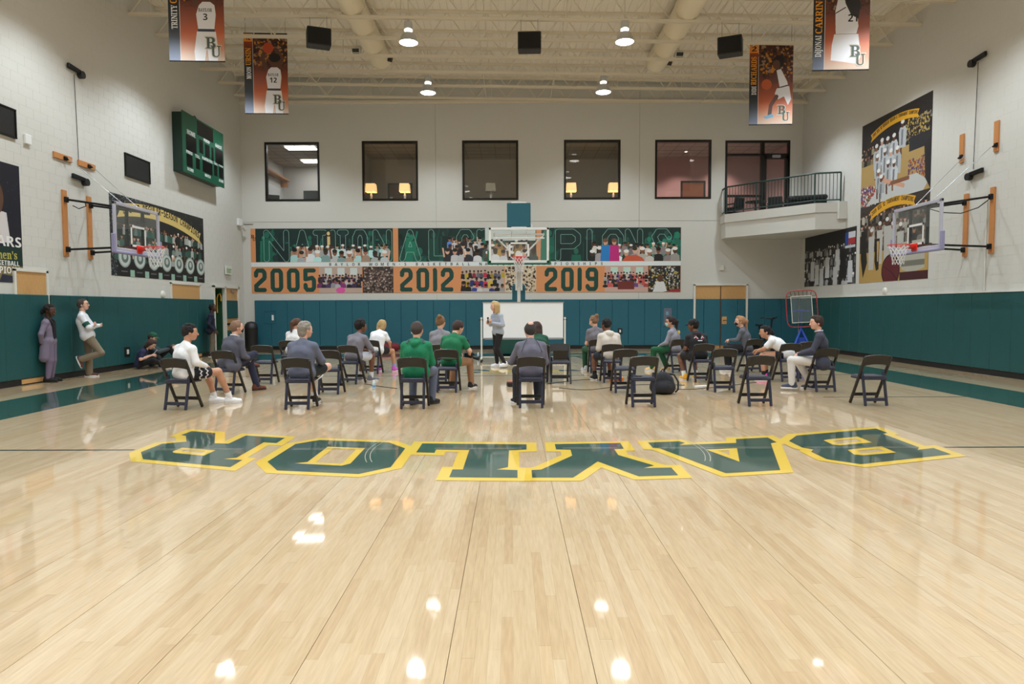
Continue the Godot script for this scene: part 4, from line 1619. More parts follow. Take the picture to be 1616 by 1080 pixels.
	b.tube(Vector3(XR - 0.02, 1.9, -15.03), Vector3(XR - 0.02, 3.95, -15.03), 0.014)
	tag(obj("conduit", b, M.frame_white), "white conduit running up the right wall behind the hoop", "pipe")


# ---------------------------------------------------------------- printed things

func oval(im: Image, x: float, y: float, rx: float, ry: float, c: Color) -> void:
	for j in range(maxi(0, int(y - ry)), mini(im.get_height(), int(y + ry) + 1)):
		var t := 1.0 - pow((j + 0.5 - y) / ry, 2)
		if t > 0.0:
			var r := rx * sqrt(t)
			im.fill_rect(Rect2i(int(x - r), j, maxi(1, int(2 * r)), 1), c)


func blob(im: Image, pts: Array, c: Color) -> void:
	# filled polygon given as x, y, x, y ...
	var y0 := 1e9
	var y1 := -1e9
	for k in range(1, pts.size(), 2):
		y0 = minf(y0, pts[k])
		y1 = maxf(y1, pts[k])
	for j in range(maxi(0, int(y0)), mini(im.get_height(), int(y1) + 1)):
		var xs := []
		var y := j + 0.5
		for k in range(0, pts.size(), 2):
			var e := (k + 2) % pts.size()
			var ya: float = pts[k + 1]
			var yb: float = pts[e + 1]
			if (ya <= y) != (yb <= y):
				xs.append(lerpf(pts[k], pts[e], (y - ya) / (yb - ya)))
		xs.sort()
		for k in range(0, xs.size() - 1, 2):
			im.fill_rect(Rect2i(int(round(xs[k])), j, maxi(1, int(round(xs[k + 1] - xs[k]))), 1), c)


func stroke(im: Image, pts: Array, w: float, c: Color) -> void:
	for k in range(0, pts.size() - 2, 2):
		var a := Vector2(pts[k], pts[k + 1])
		var b := Vector2(pts[k + 2], pts[k + 3])
		var d := (b - a).normalized() * w * 0.5
		var s := Vector2(-d.y, d.x)
		blob(im, [a.x + s.x - d.x * 0.0, a.y + s.y, b.x + s.x, b.y + s.y, b.x - s.x, b.y - s.y, a.x - s.x, a.y - s.y], c)
		if w > 3:
			oval(im, b.x, b.y, w * 0.5, w * 0.5, c)
			oval(im, a.x, a.y, w * 0.5, w * 0.5, c)


const SKIN := [Color(0.36, 0.22, 0.16), Color(0.52, 0.34, 0.25), Color(0.82, 0.62, 0.52), Color(0.28, 0.17, 0.13), Color(0.66, 0.46, 0.36), Color(0.88, 0.7, 0.6)]


func crowd(im: Image, r: Rect2, rows: int, head: float, clothes: Array, grey := false, hats := 0.0, arms := 0.0) -> void:
	# rows of printed people, the back row first
	for j in rows:
		var y := lerpf(r.position.y + head * 1.2, r.end.y - head * 2.6, float(j) / maxf(1, rows - 1))
		var s := head * lerpf(0.8, 1.25, float(j) / maxf(1, rows - 1))
		var x := r.position.x + rng.randf() * s
		while x < r.end.x - s * 0.4:
			var c: Color = clothes[rng.randi() % clothes.size()]
			c = c * rng.randf_range(0.75, 1.1)
			var k: Color = SKIN[rng.randi() % SKIN.size()]
			if grey:
				var g := k.get_luminance()
				k = Color(g, g, g)
			var yy := y + rng.randf_range(-0.5, 0.5) * s
			var body := minf(r.end.y - yy, s * 3.4)
			blob(im, [x - s * 0.95, yy + s * 1.1, x + s * 0.95, yy + s * 1.1, x + s * 1.05, yy + body, x - s * 1.05, yy + body], c)
			oval(im, x, yy + s * 1.25, s * 0.95, s * 0.55, c)
			if rng.randf() < arms:
				var e := -1.0 if rng.randf() < 0.5 else 1.0
				stroke(im, [x + e * s * 0.8, yy + s * 1.2, x + e * s * 1.1, yy - s * rng.randf_range(0.2, 0.9)], s * 0.4, k)
			oval(im, x, yy, s * 0.52, s * 0.7, k)
			if rng.randf() < hats:
				oval(im, x, yy - s * 0.42, s * 0.6, s * 0.38, Color(0.93, 0.93, 0.93))
			else:
				oval(im, x, yy - s * 0.38, s * 0.56, s * 0.42, Color(0.08, 0.06, 0.05) * rng.randf_range(0.6, 2.6))
			x += s * rng.randf_range(1.5, 2.2)


func confetti(im: Image, r: Rect2, count: int, size: float, colors: Array) -> void:
	for k in count:
		var c: Color = colors[rng.randi() % colors.size()]
		oval(im, r.position.x + rng.randf() * r.size.x, r.position.y + rng.randf() * r.size.y, size * rng.randf_range(0.5, 1.3), size * rng.randf_range(0.5, 1.3), c)


func printed(im: Image) -> StandardMaterial3D:
	var m := StandardMaterial3D.new()
	m.albedo_texture = ImageTexture.create_from_image(im)
	m.roughness = 0.5
	m.texture_repeat = false
	return m


func sheet(called: String, im: Image, w: float, h: float, parent: Node3D, thick := 0.006) -> void:
	# a flat print of real thickness, its back on z = 0
	var b := MB.new()
	b.quad(Vector3(-w / 2, -h / 2, thick), Vector3(w / 2, -h / 2, thick), Vector3(w / 2, h / 2, thick), Vector3(-w / 2, h / 2, thick), Vector3.BACK)
	obj(called, b, printed(im), parent)
	b = MB.new()
	b.box(Vector3(0, 0, thick / 2 - 0.0004), Vector3(w, h, thick - 0.0008))
	obj("backing", b, M.black_plastic, parent)


func new_image(w: int, h: int, c: Color) -> Image:
	var im := Image.create(w, h, false, Image.FORMAT_RGB8)
	im.fill(c)
	return im


func arc_text(words: String, parent: Node3D, from: Vector2, to: Vector2, rise: float, cap: float, mat: Material, z: float) -> void:
	# letters set along a shallow arch
	var n := words.length()
	for k in n:
		if words[k] == " ":
			continue
		var t := (k + 0.5) / n
		var p := from.lerp(to, t) + Vector2(0, rise * 4.0 * t * (1.0 - t))
		var slope := (to.y - from.y) / (to.x - from.x) + rise * 4.0 * (1.0 - 2.0 * t) / (to.x - from.x)
		lettering(words[k], Vector3(p.x, p.y, z), Basis(Vector3.BACK, atan(slope)), cap, mat, parent, (to.x - from.x) / n * 0.82)


func wall_prints() -> void:
	mural()
	var ink := paint("ink", rgb8(20, 18, 16), 0.6)
	# left wall, team poster seen behind the hoop
	var im := new_image(900, 372, rgb8(24, 26, 26))
	confetti(im, Rect2(0, 0, 330, 70), 500, 2.5, [Color(0.6, 0.62, 0.66), Color(0.1, 0.1, 0.12), Color(0.35, 0.36, 0.4)])
	confetti(im, Rect2(0, 0, 50, 372), 500, 2.5, [Color(0.6, 0.64, 0.66), Color(0.1, 0.1, 0.12), Color(0.3, 0.34, 0.38)])
	confetti(im, Rect2(0, 0, 900, 90), 120, 2.0, [Color(0.5, 0.5, 0.48)])
	crowd(im, Rect2(50, 110, 840, 190), 3, 17, [Color(0.16, 0.24, 0.24), Color(0.55, 0.62, 0.6), Color(0.1, 0.11, 0.11), Color(0.74, 0.76, 0.74), Color(0.2, 0.36, 0.32)], false, 0.15, 0.4)
	for k in 7:
		var x := 105 + 125 * k
		oval(im, x, 285, 50, 46, rgb8(150, 164, 160))
		oval(im, x, 285, 43, 39, rgb8(196, 204, 200))
		oval(im, x + 3, 283, 28, 26, rgb8(96, 116, 112))
		oval(im, x + 3, 279, 14, 15, rgb8(190, 196, 192))
		im.fill_rect(Rect2i(x - 46, 334, 84, 36), rgb8(26, 26, 28))
		im.fill_rect(Rect2i(x - 30, 346, 50, 6), rgb8(96, 100, 98))
		im.fill_rect(Rect2i(x + 42, 340, 36, 32), rgb8(150, 186, 170))
	var o := fixed("team_poster", "dark poster with a pale ribbon behind the left hoop", "poster", on_left(19.03, 3.41))
	sheet("print", im, 5.0, 2.06, o)
	var rib := MB.new()
	rib.prism(arch(-2.2, 2.3, 0.62, 0.36, 0.34, 0.28), 0.006, 0.008)
	obj("ribbon", rib, paint("ribbon_pale", rgb8(216, 190, 116), 0.6), o)
	arc_text("BIG 12 REGULAR-SEASON CHAMPIONS", o, Vector2(-1.95, 0.66), Vector2(2.2, 0.45), 0.3, 0.2, ink, 0.008)
	# left wall, dark poster cut by the edge of the view
	im = new_image(500, 294, rgb8(20, 22, 36))
	confetti(im, Rect2(0, 0, 500, 200), 160, 1.6, [Color(0.3, 0.3, 0.4), Color(0.16, 0.16, 0.24)])
	blob(im, [395, 118, 452, 122, 462, 196, 380, 196], rgb8(214, 208, 210))
	blob(im, [405, 124, 425, 124, 430, 196, 398, 196], rgb8(196, 128, 134))
	oval(im, 415, 88, 30, 46, rgb8(92, 62, 46))
	oval(im, 408, 84, 15, 21, rgb8(214, 160, 136))
	blob(im, [120, 100, 250, 100, 280, 196, 90, 196], rgb8(60, 64, 80))
	oval(im, 185, 76, 22, 28, rgb8(140, 96, 76))
	im.fill_rect(Rect2i(0, 206, 500, 46), rgb8(18, 48, 42))
	im.fill_rect(Rect2i(0, 252, 500, 42), rgb8(126, 112, 72))
	blob(im, [360, 252, 410, 252, 420, 294, 340, 294], rgb8(92, 60, 66))
	blob(im, [430, 274, 500, 280, 500, 294, 420, 294], rgb8(40, 46, 66))
	o = fixed("championship_poster", "dark poster reading BEARS at the left edge of the view", "poster", on_left(11.54, 3.245))
	sheet("print", im, 4.0, 2.35, o)
	lettering("LADY BEARS", Vector3(0.95, -0.36, 0.006), Basis.IDENTITY, 0.2, M.white, o, 2.05)
	lettering("Women's", Vector3(1.4, -0.64, 0.006), Basis(Vector3.BACK, 0.03), 0.16, paint("gold_ink", rgb8(186, 176, 84), 0.6), o, 0.9, true)
	lettering("BASKETBALL", Vector3(1.5, -0.79, 0.006), Basis.IDENTITY, 0.09, M.white, o, 0.8)
	lettering("CHAMPIONS", Vector3(1.38, -0.93, 0.006), Basis.IDENTITY, 0.13, M.white, o, 1.1)
	# right wall, tall double poster
	im = new_image(460, 640, rgb8(30, 26, 26))
	confetti(im, Rect2(0, 0, 460, 120), 200, 2.0, [Color(0.2, 0.18, 0.2)])
	im.fill_rect(Rect2i(0, 150, 460, 180), rgb8(176, 146, 92))
	confetti(im, Rect2(300, 60, 160, 90), 300, 4.0, [rgb8(196, 160, 60), rgb8(60, 54, 44), rgb8(150, 140, 120)])
	crowd(im, Rect2(0, 90, 130, 80), 2, 12, [Color(0.4, 0.36, 0.3), Color(0.16, 0.15, 0.14), Color(0.62, 0.56, 0.44)])
	im.fill_rect(Rect2i(330, 128, 130, 50), rgb8(40, 40, 44))
	confetti(im, Rect2(0, 255, 120, 80), 260, 4.5, [rgb8(60, 70, 150), rgb8(170, 60, 70), rgb8(210, 210, 214), rgb8(90, 70, 60)])
	confetti(im, Rect2(330, 210, 120, 90), 260, 4.5, [rgb8(150, 70, 40), rgb8(70, 60, 120), rgb8(190, 150, 90)])
	blob(im, [40, 330, 150, 262, 380, 262, 450, 300, 420, 330], rgb8(196, 198, 198))
	for a in [[112, 110, 150], [150, 96, 170], [190, 100, 160], [232, 98, 175], [286, 62, 230], [120, 150, 120], [172, 140, 150], [214, 150, 130], [256, 150, 140], [130, 210, 90], [196, 190, 110], [236, 196, 90], [150, 236, 80]]:
		var w := 24.0
		var l := minf(a[2] * 0.6, 78)
		blob(im, [a[0] - w * 0.6, a[1] + l + 10, a[0] - w * 0.1, a[1] + l + 10, a[0] - w * 0.1, a[1] + l + 50, a[0] - w * 0.5, a[1] + l + 50], SKIN[rng.randi() % 2])
		blob(im, [a[0] - w * 0.7, a[1] + 14, a[0] + w * 0.7, a[1] + 14, a[0] + w * 1.1, a[1] + 30, a[0] + w * 0.9, a[1] + l + 14, a[0] - w * 0.8, a[1] + l + 10, a[0] - w, a[1] + 30], rgb8(196, 200, 204) * rng.randf_range(0.8, 1.06))
		blob(im, [a[0] - w * 0.3, a[1] + 24, a[0] + w * 0.2, a[1] + 24, a[0] + w * 0.1, a[1] + 80, a[0] - w * 0.4, a[1] + 80], rgb8(120, 124, 132))
		oval(im, a[0], a[1] + 4, 10, 13, SKIN[rng.randi() % 3])
		oval(im, a[0], a[1] - 5, 12, 8, rgb8(228, 228, 228))
	stroke(im, [170, 250, 300, 292], 16, SKIN[2])
	stroke(im, [220, 270, 330, 270], 15, SKIN[1])
	blob(im, [420, 170, 460, 150, 460, 330, 430, 290], rgb8(36, 34, 36))
	im.fill_rect(Rect2i(0, 334, 460, 306), rgb8(60, 50, 46))
	crowd(im, Rect2(0, 350, 460, 150), 3, 15, [Color(0.2, 0.18, 0.17), Color(0.5, 0.46, 0.42), Color(0.14, 0.13, 0.13), Color(0.7, 0.68, 0.64)])
	im.fill_rect(Rect2i(0, 520, 460, 120), rgb8(186, 152, 88))
	for a in [[150, 420], [200, 410], [240, 430], [90, 440], [290, 440]]:
		blob(im, [a[0] - 22, a[1] + 18, a[0] + 22, a[1] + 18, a[0] + 18, a[1] + 150, a[0] - 18, a[1] + 150], rgb8(190, 188, 184))
		oval(im, a[0], a[1], 11, 15, SKIN[rng.randi() % 2])
		oval(im, a[0], a[1] - 8, 12, 8, rgb8(220, 220, 218))
	blob(im, [10, 430, 40, 430, 60, 560, 30, 620, 10, 540], rgb8(28, 26, 26))
	blob(im, [118, 470, 150, 470, 146, 590, 128, 596, 116, 560], rgb8(34, 30, 28))
	blob(im, [130, 480, 146, 480, 142, 560, 134, 560], rgb8(196, 160, 96))
	oval(im, 230, 600, 62, 62, rgb8(40, 30, 30))
	oval(im, 230, 600, 56, 56, rgb8(96, 30, 40))
	stroke(im, [180, 580, 240, 610, 280, 640], 3, rgb8(40, 18, 22))
	blob(im, [300, 500, 440, 500, 440, 600, 360, 616, 300, 600], rgb8(180, 178, 166))
	im.fill_rect(Rect2i(300, 570, 140, 20), rgb8(120, 118, 108))
	im.fill_rect(Rect2i(290, 610, 170, 30), rgb8(70, 28, 34))
	o = fixed("tall_team_poster", "tall poster of teams in white with two yellow ribbons, right wall", "poster", on_right(18.8, 4.64))
	sheet("print", im, 3.38, 4.76, o)
	var gold := paint("ribbon_gold", rgb8(224, 166, 40), 0.6)
	rib = MB.new()
	rib.prism(arch(-1.2, 1.15, 1.88, 1.98, 0.22, 0.18), 0.006, 0.008)
	obj("ribbon", rib, gold, o)
	arc_text("2005 BIG 12 REGULAR SEASON & TOURNAMENT CHAMPIONS", o, Vector2(-1.1, 1.93), Vector2(1.08, 2.02), 0.18, 0.09, ink, 0.008)
	rib = MB.new()
	rib.prism(arch(-1.15, 1.1, -0.42, -0.3, 0.26, 0.2), 0.006, 0.008)
	obj("ribbon", rib, gold, o)
	arc_text("2009 BIG 12 TOURNAMENT CHAMPIONS", o, Vector2(-1.05, -0.36), Vector2(1.0, -0.25), 0.2, 0.12, ink, 0.008)
	# right wall, black and white crowd
	im = new_image(520, 256, rgb8(30, 30, 34))
	confetti(im, Rect2(0, 0, 520, 256), 200, 2.0, [Color(0.2, 0.2, 0.23)])
	crowd(im, Rect2(0, 60, 520, 196), 4, 13, [Color(0.7, 0.7, 0.72), Color(0.12, 0.12, 0.14), Color(0.2, 0.2, 0.22), Color(0.45, 0.45, 0.48)], true, 0.2)
	for a in [[90, 130], [250, 120], [350, 90], [190, 170], [330, 170], [470, 150], [140, 150]]:
		blob(im, [a[0] - 20, a[1], a[0] + 20, a[1], a[0] + 22, a[1] + 100, a[0] - 22, a[1] + 100], rgb8(206, 208, 212))
		oval(im, a[0], a[1] - 14, 10, 14, rgb8(150, 148, 148))
	blob(im, [380, 90, 430, 90, 440, 230, 375, 230], rgb8(24, 24, 28))
	im.fill_rect(Rect2i(420, 20, 30, 56), rgb8(40, 70, 140))
	im.fill_rect(Rect2i(450, 20, 62, 28), rgb8(206, 208, 214))
	im.fill_rect(Rect2i(450, 48, 62, 28), rgb8(170, 50, 58))
	im.fill_rect(Rect2i(420, 80, 92, 12), rgb8(200, 204, 210))
	o = fixed("crowd_poster", "black and white crowd poster under the balcony on the right wall", "poster", on_right(22.5, 3.155))
	sheet("print", im, 3.6, 1.78, o)


func arch(x0: float, x1: float, y0: float, y1: float, high: float, rise: float) -> PackedVector2Array:
	# a ribbon along a shallow arch with notched ends
	var up := PackedVector2Array()
	var down := PackedVector2Array()
	for k in 17:
		var t := k / 16.0
		var y := lerpf(y0, y1, t) + rise * 4.0 * t * (1.0 - t)
		var x := lerpf(x0, x1, t)
		up.append(Vector2(x, y + high / 2))
		down.append(Vector2(x, y - high / 2))
	var r := PackedVector2Array()
	r.append(Vector2(x0 + high * 0.35, (up[0].y + down[0].y) / 2))
	r.append_array(up)
	r.append(Vector2(x1 - high * 0.35, (up[16].y + down[16].y) / 2))
	down.reverse()
	r.append_array(down)
	return r


const DIGITS := {
	"2": [[0, 0.75, 0, 0.88, 0.2, 1, 0.8, 1, 1, 0.88, 1, 0.62, 0, 0.22, 0, 0, 1, 0]],
	"0": [[0.2, 0, 0, 0.12, 0, 0.88, 0.2, 1, 0.8, 1, 1, 0.88, 1, 0.12, 0.8, 0, 0.2, 0]],
	"1": [[0.5, 0, 0.5, 1]],
	"5": [[1, 1, 0, 1, 0, 0.55, 0.8, 0.62, 1, 0.5, 1, 0.12, 0.8, 0, 0.2, 0, 0, 0.12, 0, 0.25]],
	"9": [[0, 0.15, 0, 0.1, 0.2, 0, 0.8, 0, 1, 0.12, 1, 0.88, 0.8, 1, 0.2, 1, 0, 0.88, 0, 0.64, 0.2, 0.52, 1, 0.52]],
}

const CAPS := {
	"N": [[0, 0, 0, 1, 1, 0, 1, 1]], "A": [[0, 0, 0.5, 1, 1, 0], [0.2, 0.35, 0.8, 0.35]], "T": [[0, 1, 1, 1], [0.5, 1, 0.5, 0]], "I": [[0.5, 0, 0.5, 1]],
	"O": [[0, 0.2, 0, 0.8, 0.25, 1, 0.75, 1, 1, 0.8, 1, 0.2, 0.75, 0, 0.25, 0, 0, 0.2]], "L": [[0, 1, 0, 0, 1, 0]], "P": [[0, 0, 0, 1, 0.75, 1, 1, 0.85, 1, 0.6, 0.75, 0.45, 0, 0.45]],
	"S": [[1, 0.8, 0.75, 1, 0.25, 1, 0, 0.8, 0.2, 0.55, 0.8, 0.45, 1, 0.2, 0.75, 0, 0.25, 0, 0, 0.2]], "C": [[1, 0.8, 0.75, 1, 0.25, 1, 0, 0.8, 0, 0.2, 0.25, 0, 0.75, 0, 1, 0.2]],
	"H": [[0, 0, 0, 1], [1, 0, 1, 1], [0, 0.5, 1, 0.5]], "M": [[0, 0, 0, 1, 0.5, 0.3, 1, 1, 1, 0]],
}


func glyph(im: Image, paths: Array, x: float, y: float, w: float, h: float, thick: float, c: Color) -> void:
	for p in paths:
		var pts := []
		for k in range(0, p.size(), 2):
			pts.append(x + thick / 2 + p[k] * (w - thick))
			pts.append(y + h - thick / 2 - p[k + 1] * (h - thick))
		stroke(im, pts, thick, c)


func outline(im: Image, paths: Array, x: float, y: float, w: float, h: float, thick: float, c: Color) -> void:
	# only the edge of a thick letter
	var a := new_image(int(w) + 4, int(h) + 4, Color.BLACK)
	glyph(a, paths, 2, 2, w, h, thick, Color.WHITE)
	for j in range(1, a.get_height() - 1):
		for i in range(1, a.get_width() - 1):
			if a.get_pixel(i, j).r > 0.5 and (a.get_pixel(i - 1, j).r < 0.5 or a.get_pixel(i + 1, j).r < 0.5 or a.get_pixel(i, j - 1).r < 0.5 or a.get_pixel(i, j + 1).r < 0.5):
				var px := int(x) + i
				var py := int(y) + j
				if px >= 0 and py >= 0 and px < im.get_width() and py < im.get_height():
					im.fill_rect(Rect2i(px, py, 2, 2), c)


func mural() -> void:
	# the long print on the far wall; x in pixels is (metres + 9.65) * 128
	var w := 15.91
	var im := new_image(2036, 305, rgb8(222, 150, 100))
	var at := func(px: float) -> float: return (px - 396.0) / 679.0 * 2036.0
	var dark := rgb8(22, 70, 62)
	# upper band of green crowd pictures
	for s in [[404.0, 621.0], [629.0, 847.0], [855.0, 1076.0]]:
		var x0: float = at.call(s[0])
		var x1: float = minf(2036, at.call(s[1]))
		im.fill_rect(Rect2i(int(x0), 0, int(x1 - x0), 158), rgb8(12, 46, 44))
		for k in 60:
			var x := rng.randf_range(x0 + 14, x1 - 14)
			var y := rng.randf_range(20, 170)
			var c: Color = [rgb8(16, 96, 80), rgb8(14, 70, 62), rgb8(24, 120, 98), rgb8(10, 40, 42)][rng.randi() % 4]
			var r := rng.randf_range(10, 22)
			blob(im, [x - r * 1.3, minf(158, y + r), x + r * 1.3, minf(158, y + r), x + r * 1.5, 158, x - r * 1.5, 158], c)
			oval(im, x, minf(y, 140), r * 0.7, r * 0.9, c.lightened(0.06))
			if k % 3 == 0:
				stroke(im, [x + r, minf(150, y + r), x + r * 1.6, maxf(6, y - r * 1.6)], 8, c)
	var pale := rgb8(150, 190, 178)
	var spell := [["N", 416, 456], ["A", 462, 492], ["T", 494, 516], ["I", 520, 530], ["T", 532, 550], ["O", 556, 580], ["N", 588, 618], ["A", 630, 664], ["L", 676, 706], ["C", 720, 748], ["H", 752, 768], ["P", 876, 916], ["I", 922, 938], ["O", 950, 984], ["N", 986, 1014], ["S", 1028, 1060]]
	for a in spell:
		outline(im, CAPS[a[0]], at.call(a[1]), 4, (a[2] - a[1]) * 3.0, 150, 26, pale)
	# people before the green
	im.fill_rect(Rect2i(int(at.call(515)), 12, 24, 90), rgb8(40, 28, 20))
	oval(im, at.call(519), 24, 8, 9, rgb8(226, 200, 140))
	im.fill_rect(Rect2i(int(at.call(517)), 38, 14, 44), rgb8(226, 200, 140))
	crowd(im, Rect2(at.call(462), 70, at.call(620) - at.call(462), 88), 2, 17, [Color(0.9, 0.92, 0.94), Color(0.86, 0.88, 0.9), Color(0.7, 0.86, 0.86), Color(0.8, 0.68, 0.6), Color(0.88, 0.9, 0.9)], false, 0.45, 0.6)
	crowd(im, Rect2(at.call(706), 40, at.call(766) - at.call(706), 118), 3, 16, [Color(0.9, 0.9, 0.92), Color(0.14, 0.14, 0.18), Color(0.34, 0.5, 0.8), Color(0.2, 0.2, 0.24), Color(0.86, 0.86, 0.88)], false, 0.15, 0.4)
	im.fill_rect(Rect2i(int(at.call(766)), 0, int(at.call(846) - at.call(766)), 60), rgb8(206, 216, 214))
	crowd(im, Rect2(at.call(766), 50, at.call(846) - at.call(766), 108), 3, 16, [Color(0.9, 0.9, 0.92), Color(0.8, 0.8, 0.8), Color(0.7, 0.56, 0.3), Color(0.3, 0.36, 0.34)], false, 0.3, 0.3)
	crowd(im, Rect2(at.call(935), 62, at.call(1074) - at.call(935), 96), 2, 17, [Color(0.88, 0.88, 0.88), Color(0.66, 0.62, 0.64), Color(0.8, 0.78, 0.76), Color(0.12, 0.12, 0.14)], false, 0.3, 0.1)
	for a in [[956, rgb8(40, 130, 206)], [970, rgb8(196, 40, 130)]]:
		var x: float = at.call(a[0])
		blob(im, [x - 20, 82, x + 20, 82, x + 24, 158, x - 24, 158], a[1])
		oval(im, x, 68, 11, 14, SKIN[2])
		oval(im, x, 60, 13, 9, rgb8(120, 80, 60))
	blob(im, [at.call(982), 158, at.call(988), 134, at.call(1004), 128, at.call(1014), 142, at.call(1018), 158], rgb8(206, 92, 66))
	# white strip and lower band
	im.fill_rect(Rect2i(0, 159, 2036, 21), rgb8(228, 236, 240))
	for a in [[0, 159, at.call(629) * 0 + 3]]:
		im.fill_rect(Rect2i(0, 180, 2036, 3), rgb8(222, 150, 100))
	for s in [[503.0, 571.0, 0], [572.0, 621.0, 1], [729.0, 796.0, 2], [797.0, 847.0, 3], [955.0, 1023.0, 4], [1024.0, 1075.0, 5]]:
		var r := Rect2(at.call(s[0]), 181, at.call(s[1]) - at.call(s[0]), 124)
		var kind: int = s[2]
		var back: Color = [rgb8(196, 170, 158), rgb8(64, 54, 54), rgb8(190, 172, 160), rgb8(214, 196, 170), rgb8(206, 170, 160), rgb8(34, 34, 40)][kind]
		im.fill_rect(Rect2i(r), back)
		if kind == 0 or kind == 4:
			for k in 3:
				im.fill_rect(Rect2i(int(r.position.x) + 28 + 60 * k, 186, 34, 34), rgb8(216, 226, 226) if kind == 0 else rgb8(196, 226, 216))
		match kind:
			0:
				crowd(im, Rect2(r.position + Vector2(0, 30), Vector2(r.size.x, 70)), 3, 10, [rgb8(70, 50, 90), rgb8(40, 36, 60), rgb8(150, 60, 130), rgb8(30, 28, 40), rgb8(190, 186, 196)])
				oval(im, r.get_center().x, 292, 22, 14, rgb8(226, 90, 170))
			1:
				confetti(im, r.grow(-4), 420, 4.0, [rgb8(30, 26, 28), rgb8(120, 96, 86), rgb8(196, 180, 170), rgb8(84, 60, 54), rgb8(150, 130, 120)])
			2:
				crowd(im, Rect2(r.position + Vector2(0, 14), Vector2(r.size.x, 104)), 3, 11, [rgb8(50, 70, 150), rgb8(190, 50, 80), rgb8(30, 30, 36), rgb8(206, 206, 210), rgb8(110, 110, 130), rgb8(210, 180, 60)])
			3:
				confetti(im, r.grow(-4), 200, 5.0, [rgb8(50, 46, 50), rgb8(226, 214, 190), rgb8(120, 96, 80), rgb8(30, 28, 34), rgb8(180, 150, 120)])
			4:
				crowd(im, Rect2(r.position + Vector2(0, 24), Vector2(r.size.x, 76)), 3, 10, [rgb8(40, 36, 46), rgb8(206, 90, 90), rgb8(100, 70, 130), rgb8(30, 28, 34), rgb8(214, 206, 206)])
				im.fill_rect(Rect2i(int(r.get_center().x) - 40, 254, 78, 38), rgb8(116, 48, 44))
			5:
				confetti(im, r.grow(-4), 260, 4.5, [rgb8(16, 16, 20), rgb8(150, 130, 110), rgb8(206, 210, 214), rgb8(60, 66, 60), rgb8(190, 170, 90)])
				blob(im, [r.position.x + 20, 305, r.position.x + 40, 255, r.position.x + 74, 255, r.position.x + 90, 305], rgb8(224, 226, 228))
				oval(im, r.position.x + 56, 240, 14, 17, SKIN[0])
				blob(im, [r.position.x + 70, 305, r.position.x + 120, 292, r.end.x, 290, r.end.x, 305], rgb8(160, 50, 50))
	for a in [["2005", 400, 25.2], ["2012", 631, 25.2], ["2019", 860, 25.2]]:
		var x: float = at.call(a[1])
		for k in 4:
			glyph(im, DIGITS[a[0][k]], x, 188, 60, 112, 20, dark)
			x += 78 if a[0][k] != "1" and (k == 3 or a[0][k + 1] != "1") else 58
	var o := fixed("championship_mural", "long green and orange mural reading 2005, 2012 and 2019 on the far wall", "mural", Transform3D(Basis.IDENTITY, Vector3(-9.65 + w / 2, 3.3, -DB)))
	sheet("print", im, w, 2.38, o, 0.012)
	var words := "BAYLOR WOMEN'S BASKETBALL NATIONAL CHAMPIONSHIPS"
	var ink := paint("mural_ink", rgb8(34, 60, 66), 0.6)
	for k in words.length():
		if words[k] == " ":
			continue
		var px := 521.0 + 9.13 * k
		var x := (px - 396.0) / 679.0 * w - w / 2
		lettering(words[k], Vector3(x, -0.135, 0.012), Basis.IDENTITY, 0.105, ink, o)
	for x in [-w / 2 + 0.09, -w / 2 + 5.56]:
		bu_mark(o, Vector3(x - 0.02, 0.9, 0.012), 0.13, M.ink, null)


func bu_mark(o: Node3D, at: Vector3, size: float, ink: Material, edge: Material) -> void:
	# interlocked B over U
	for k in 2:
		var p := at + (Vector3(0, 0, 0.002) if k == 0 else Vector3(size * 0.45, -size * 0.75, 0.003))
		if edge:
			lettering("BU"[k], p - Vector3(0, 0, 0.001), Basis.IDENTITY, size * 1.18, edge, o, size * 1.06, true, "emblem_edge")
		lettering("BU"[k], p + Vector3(0, 0, 0.001), Basis.IDENTITY, size, ink, o, size * 0.86, true, "emblem")


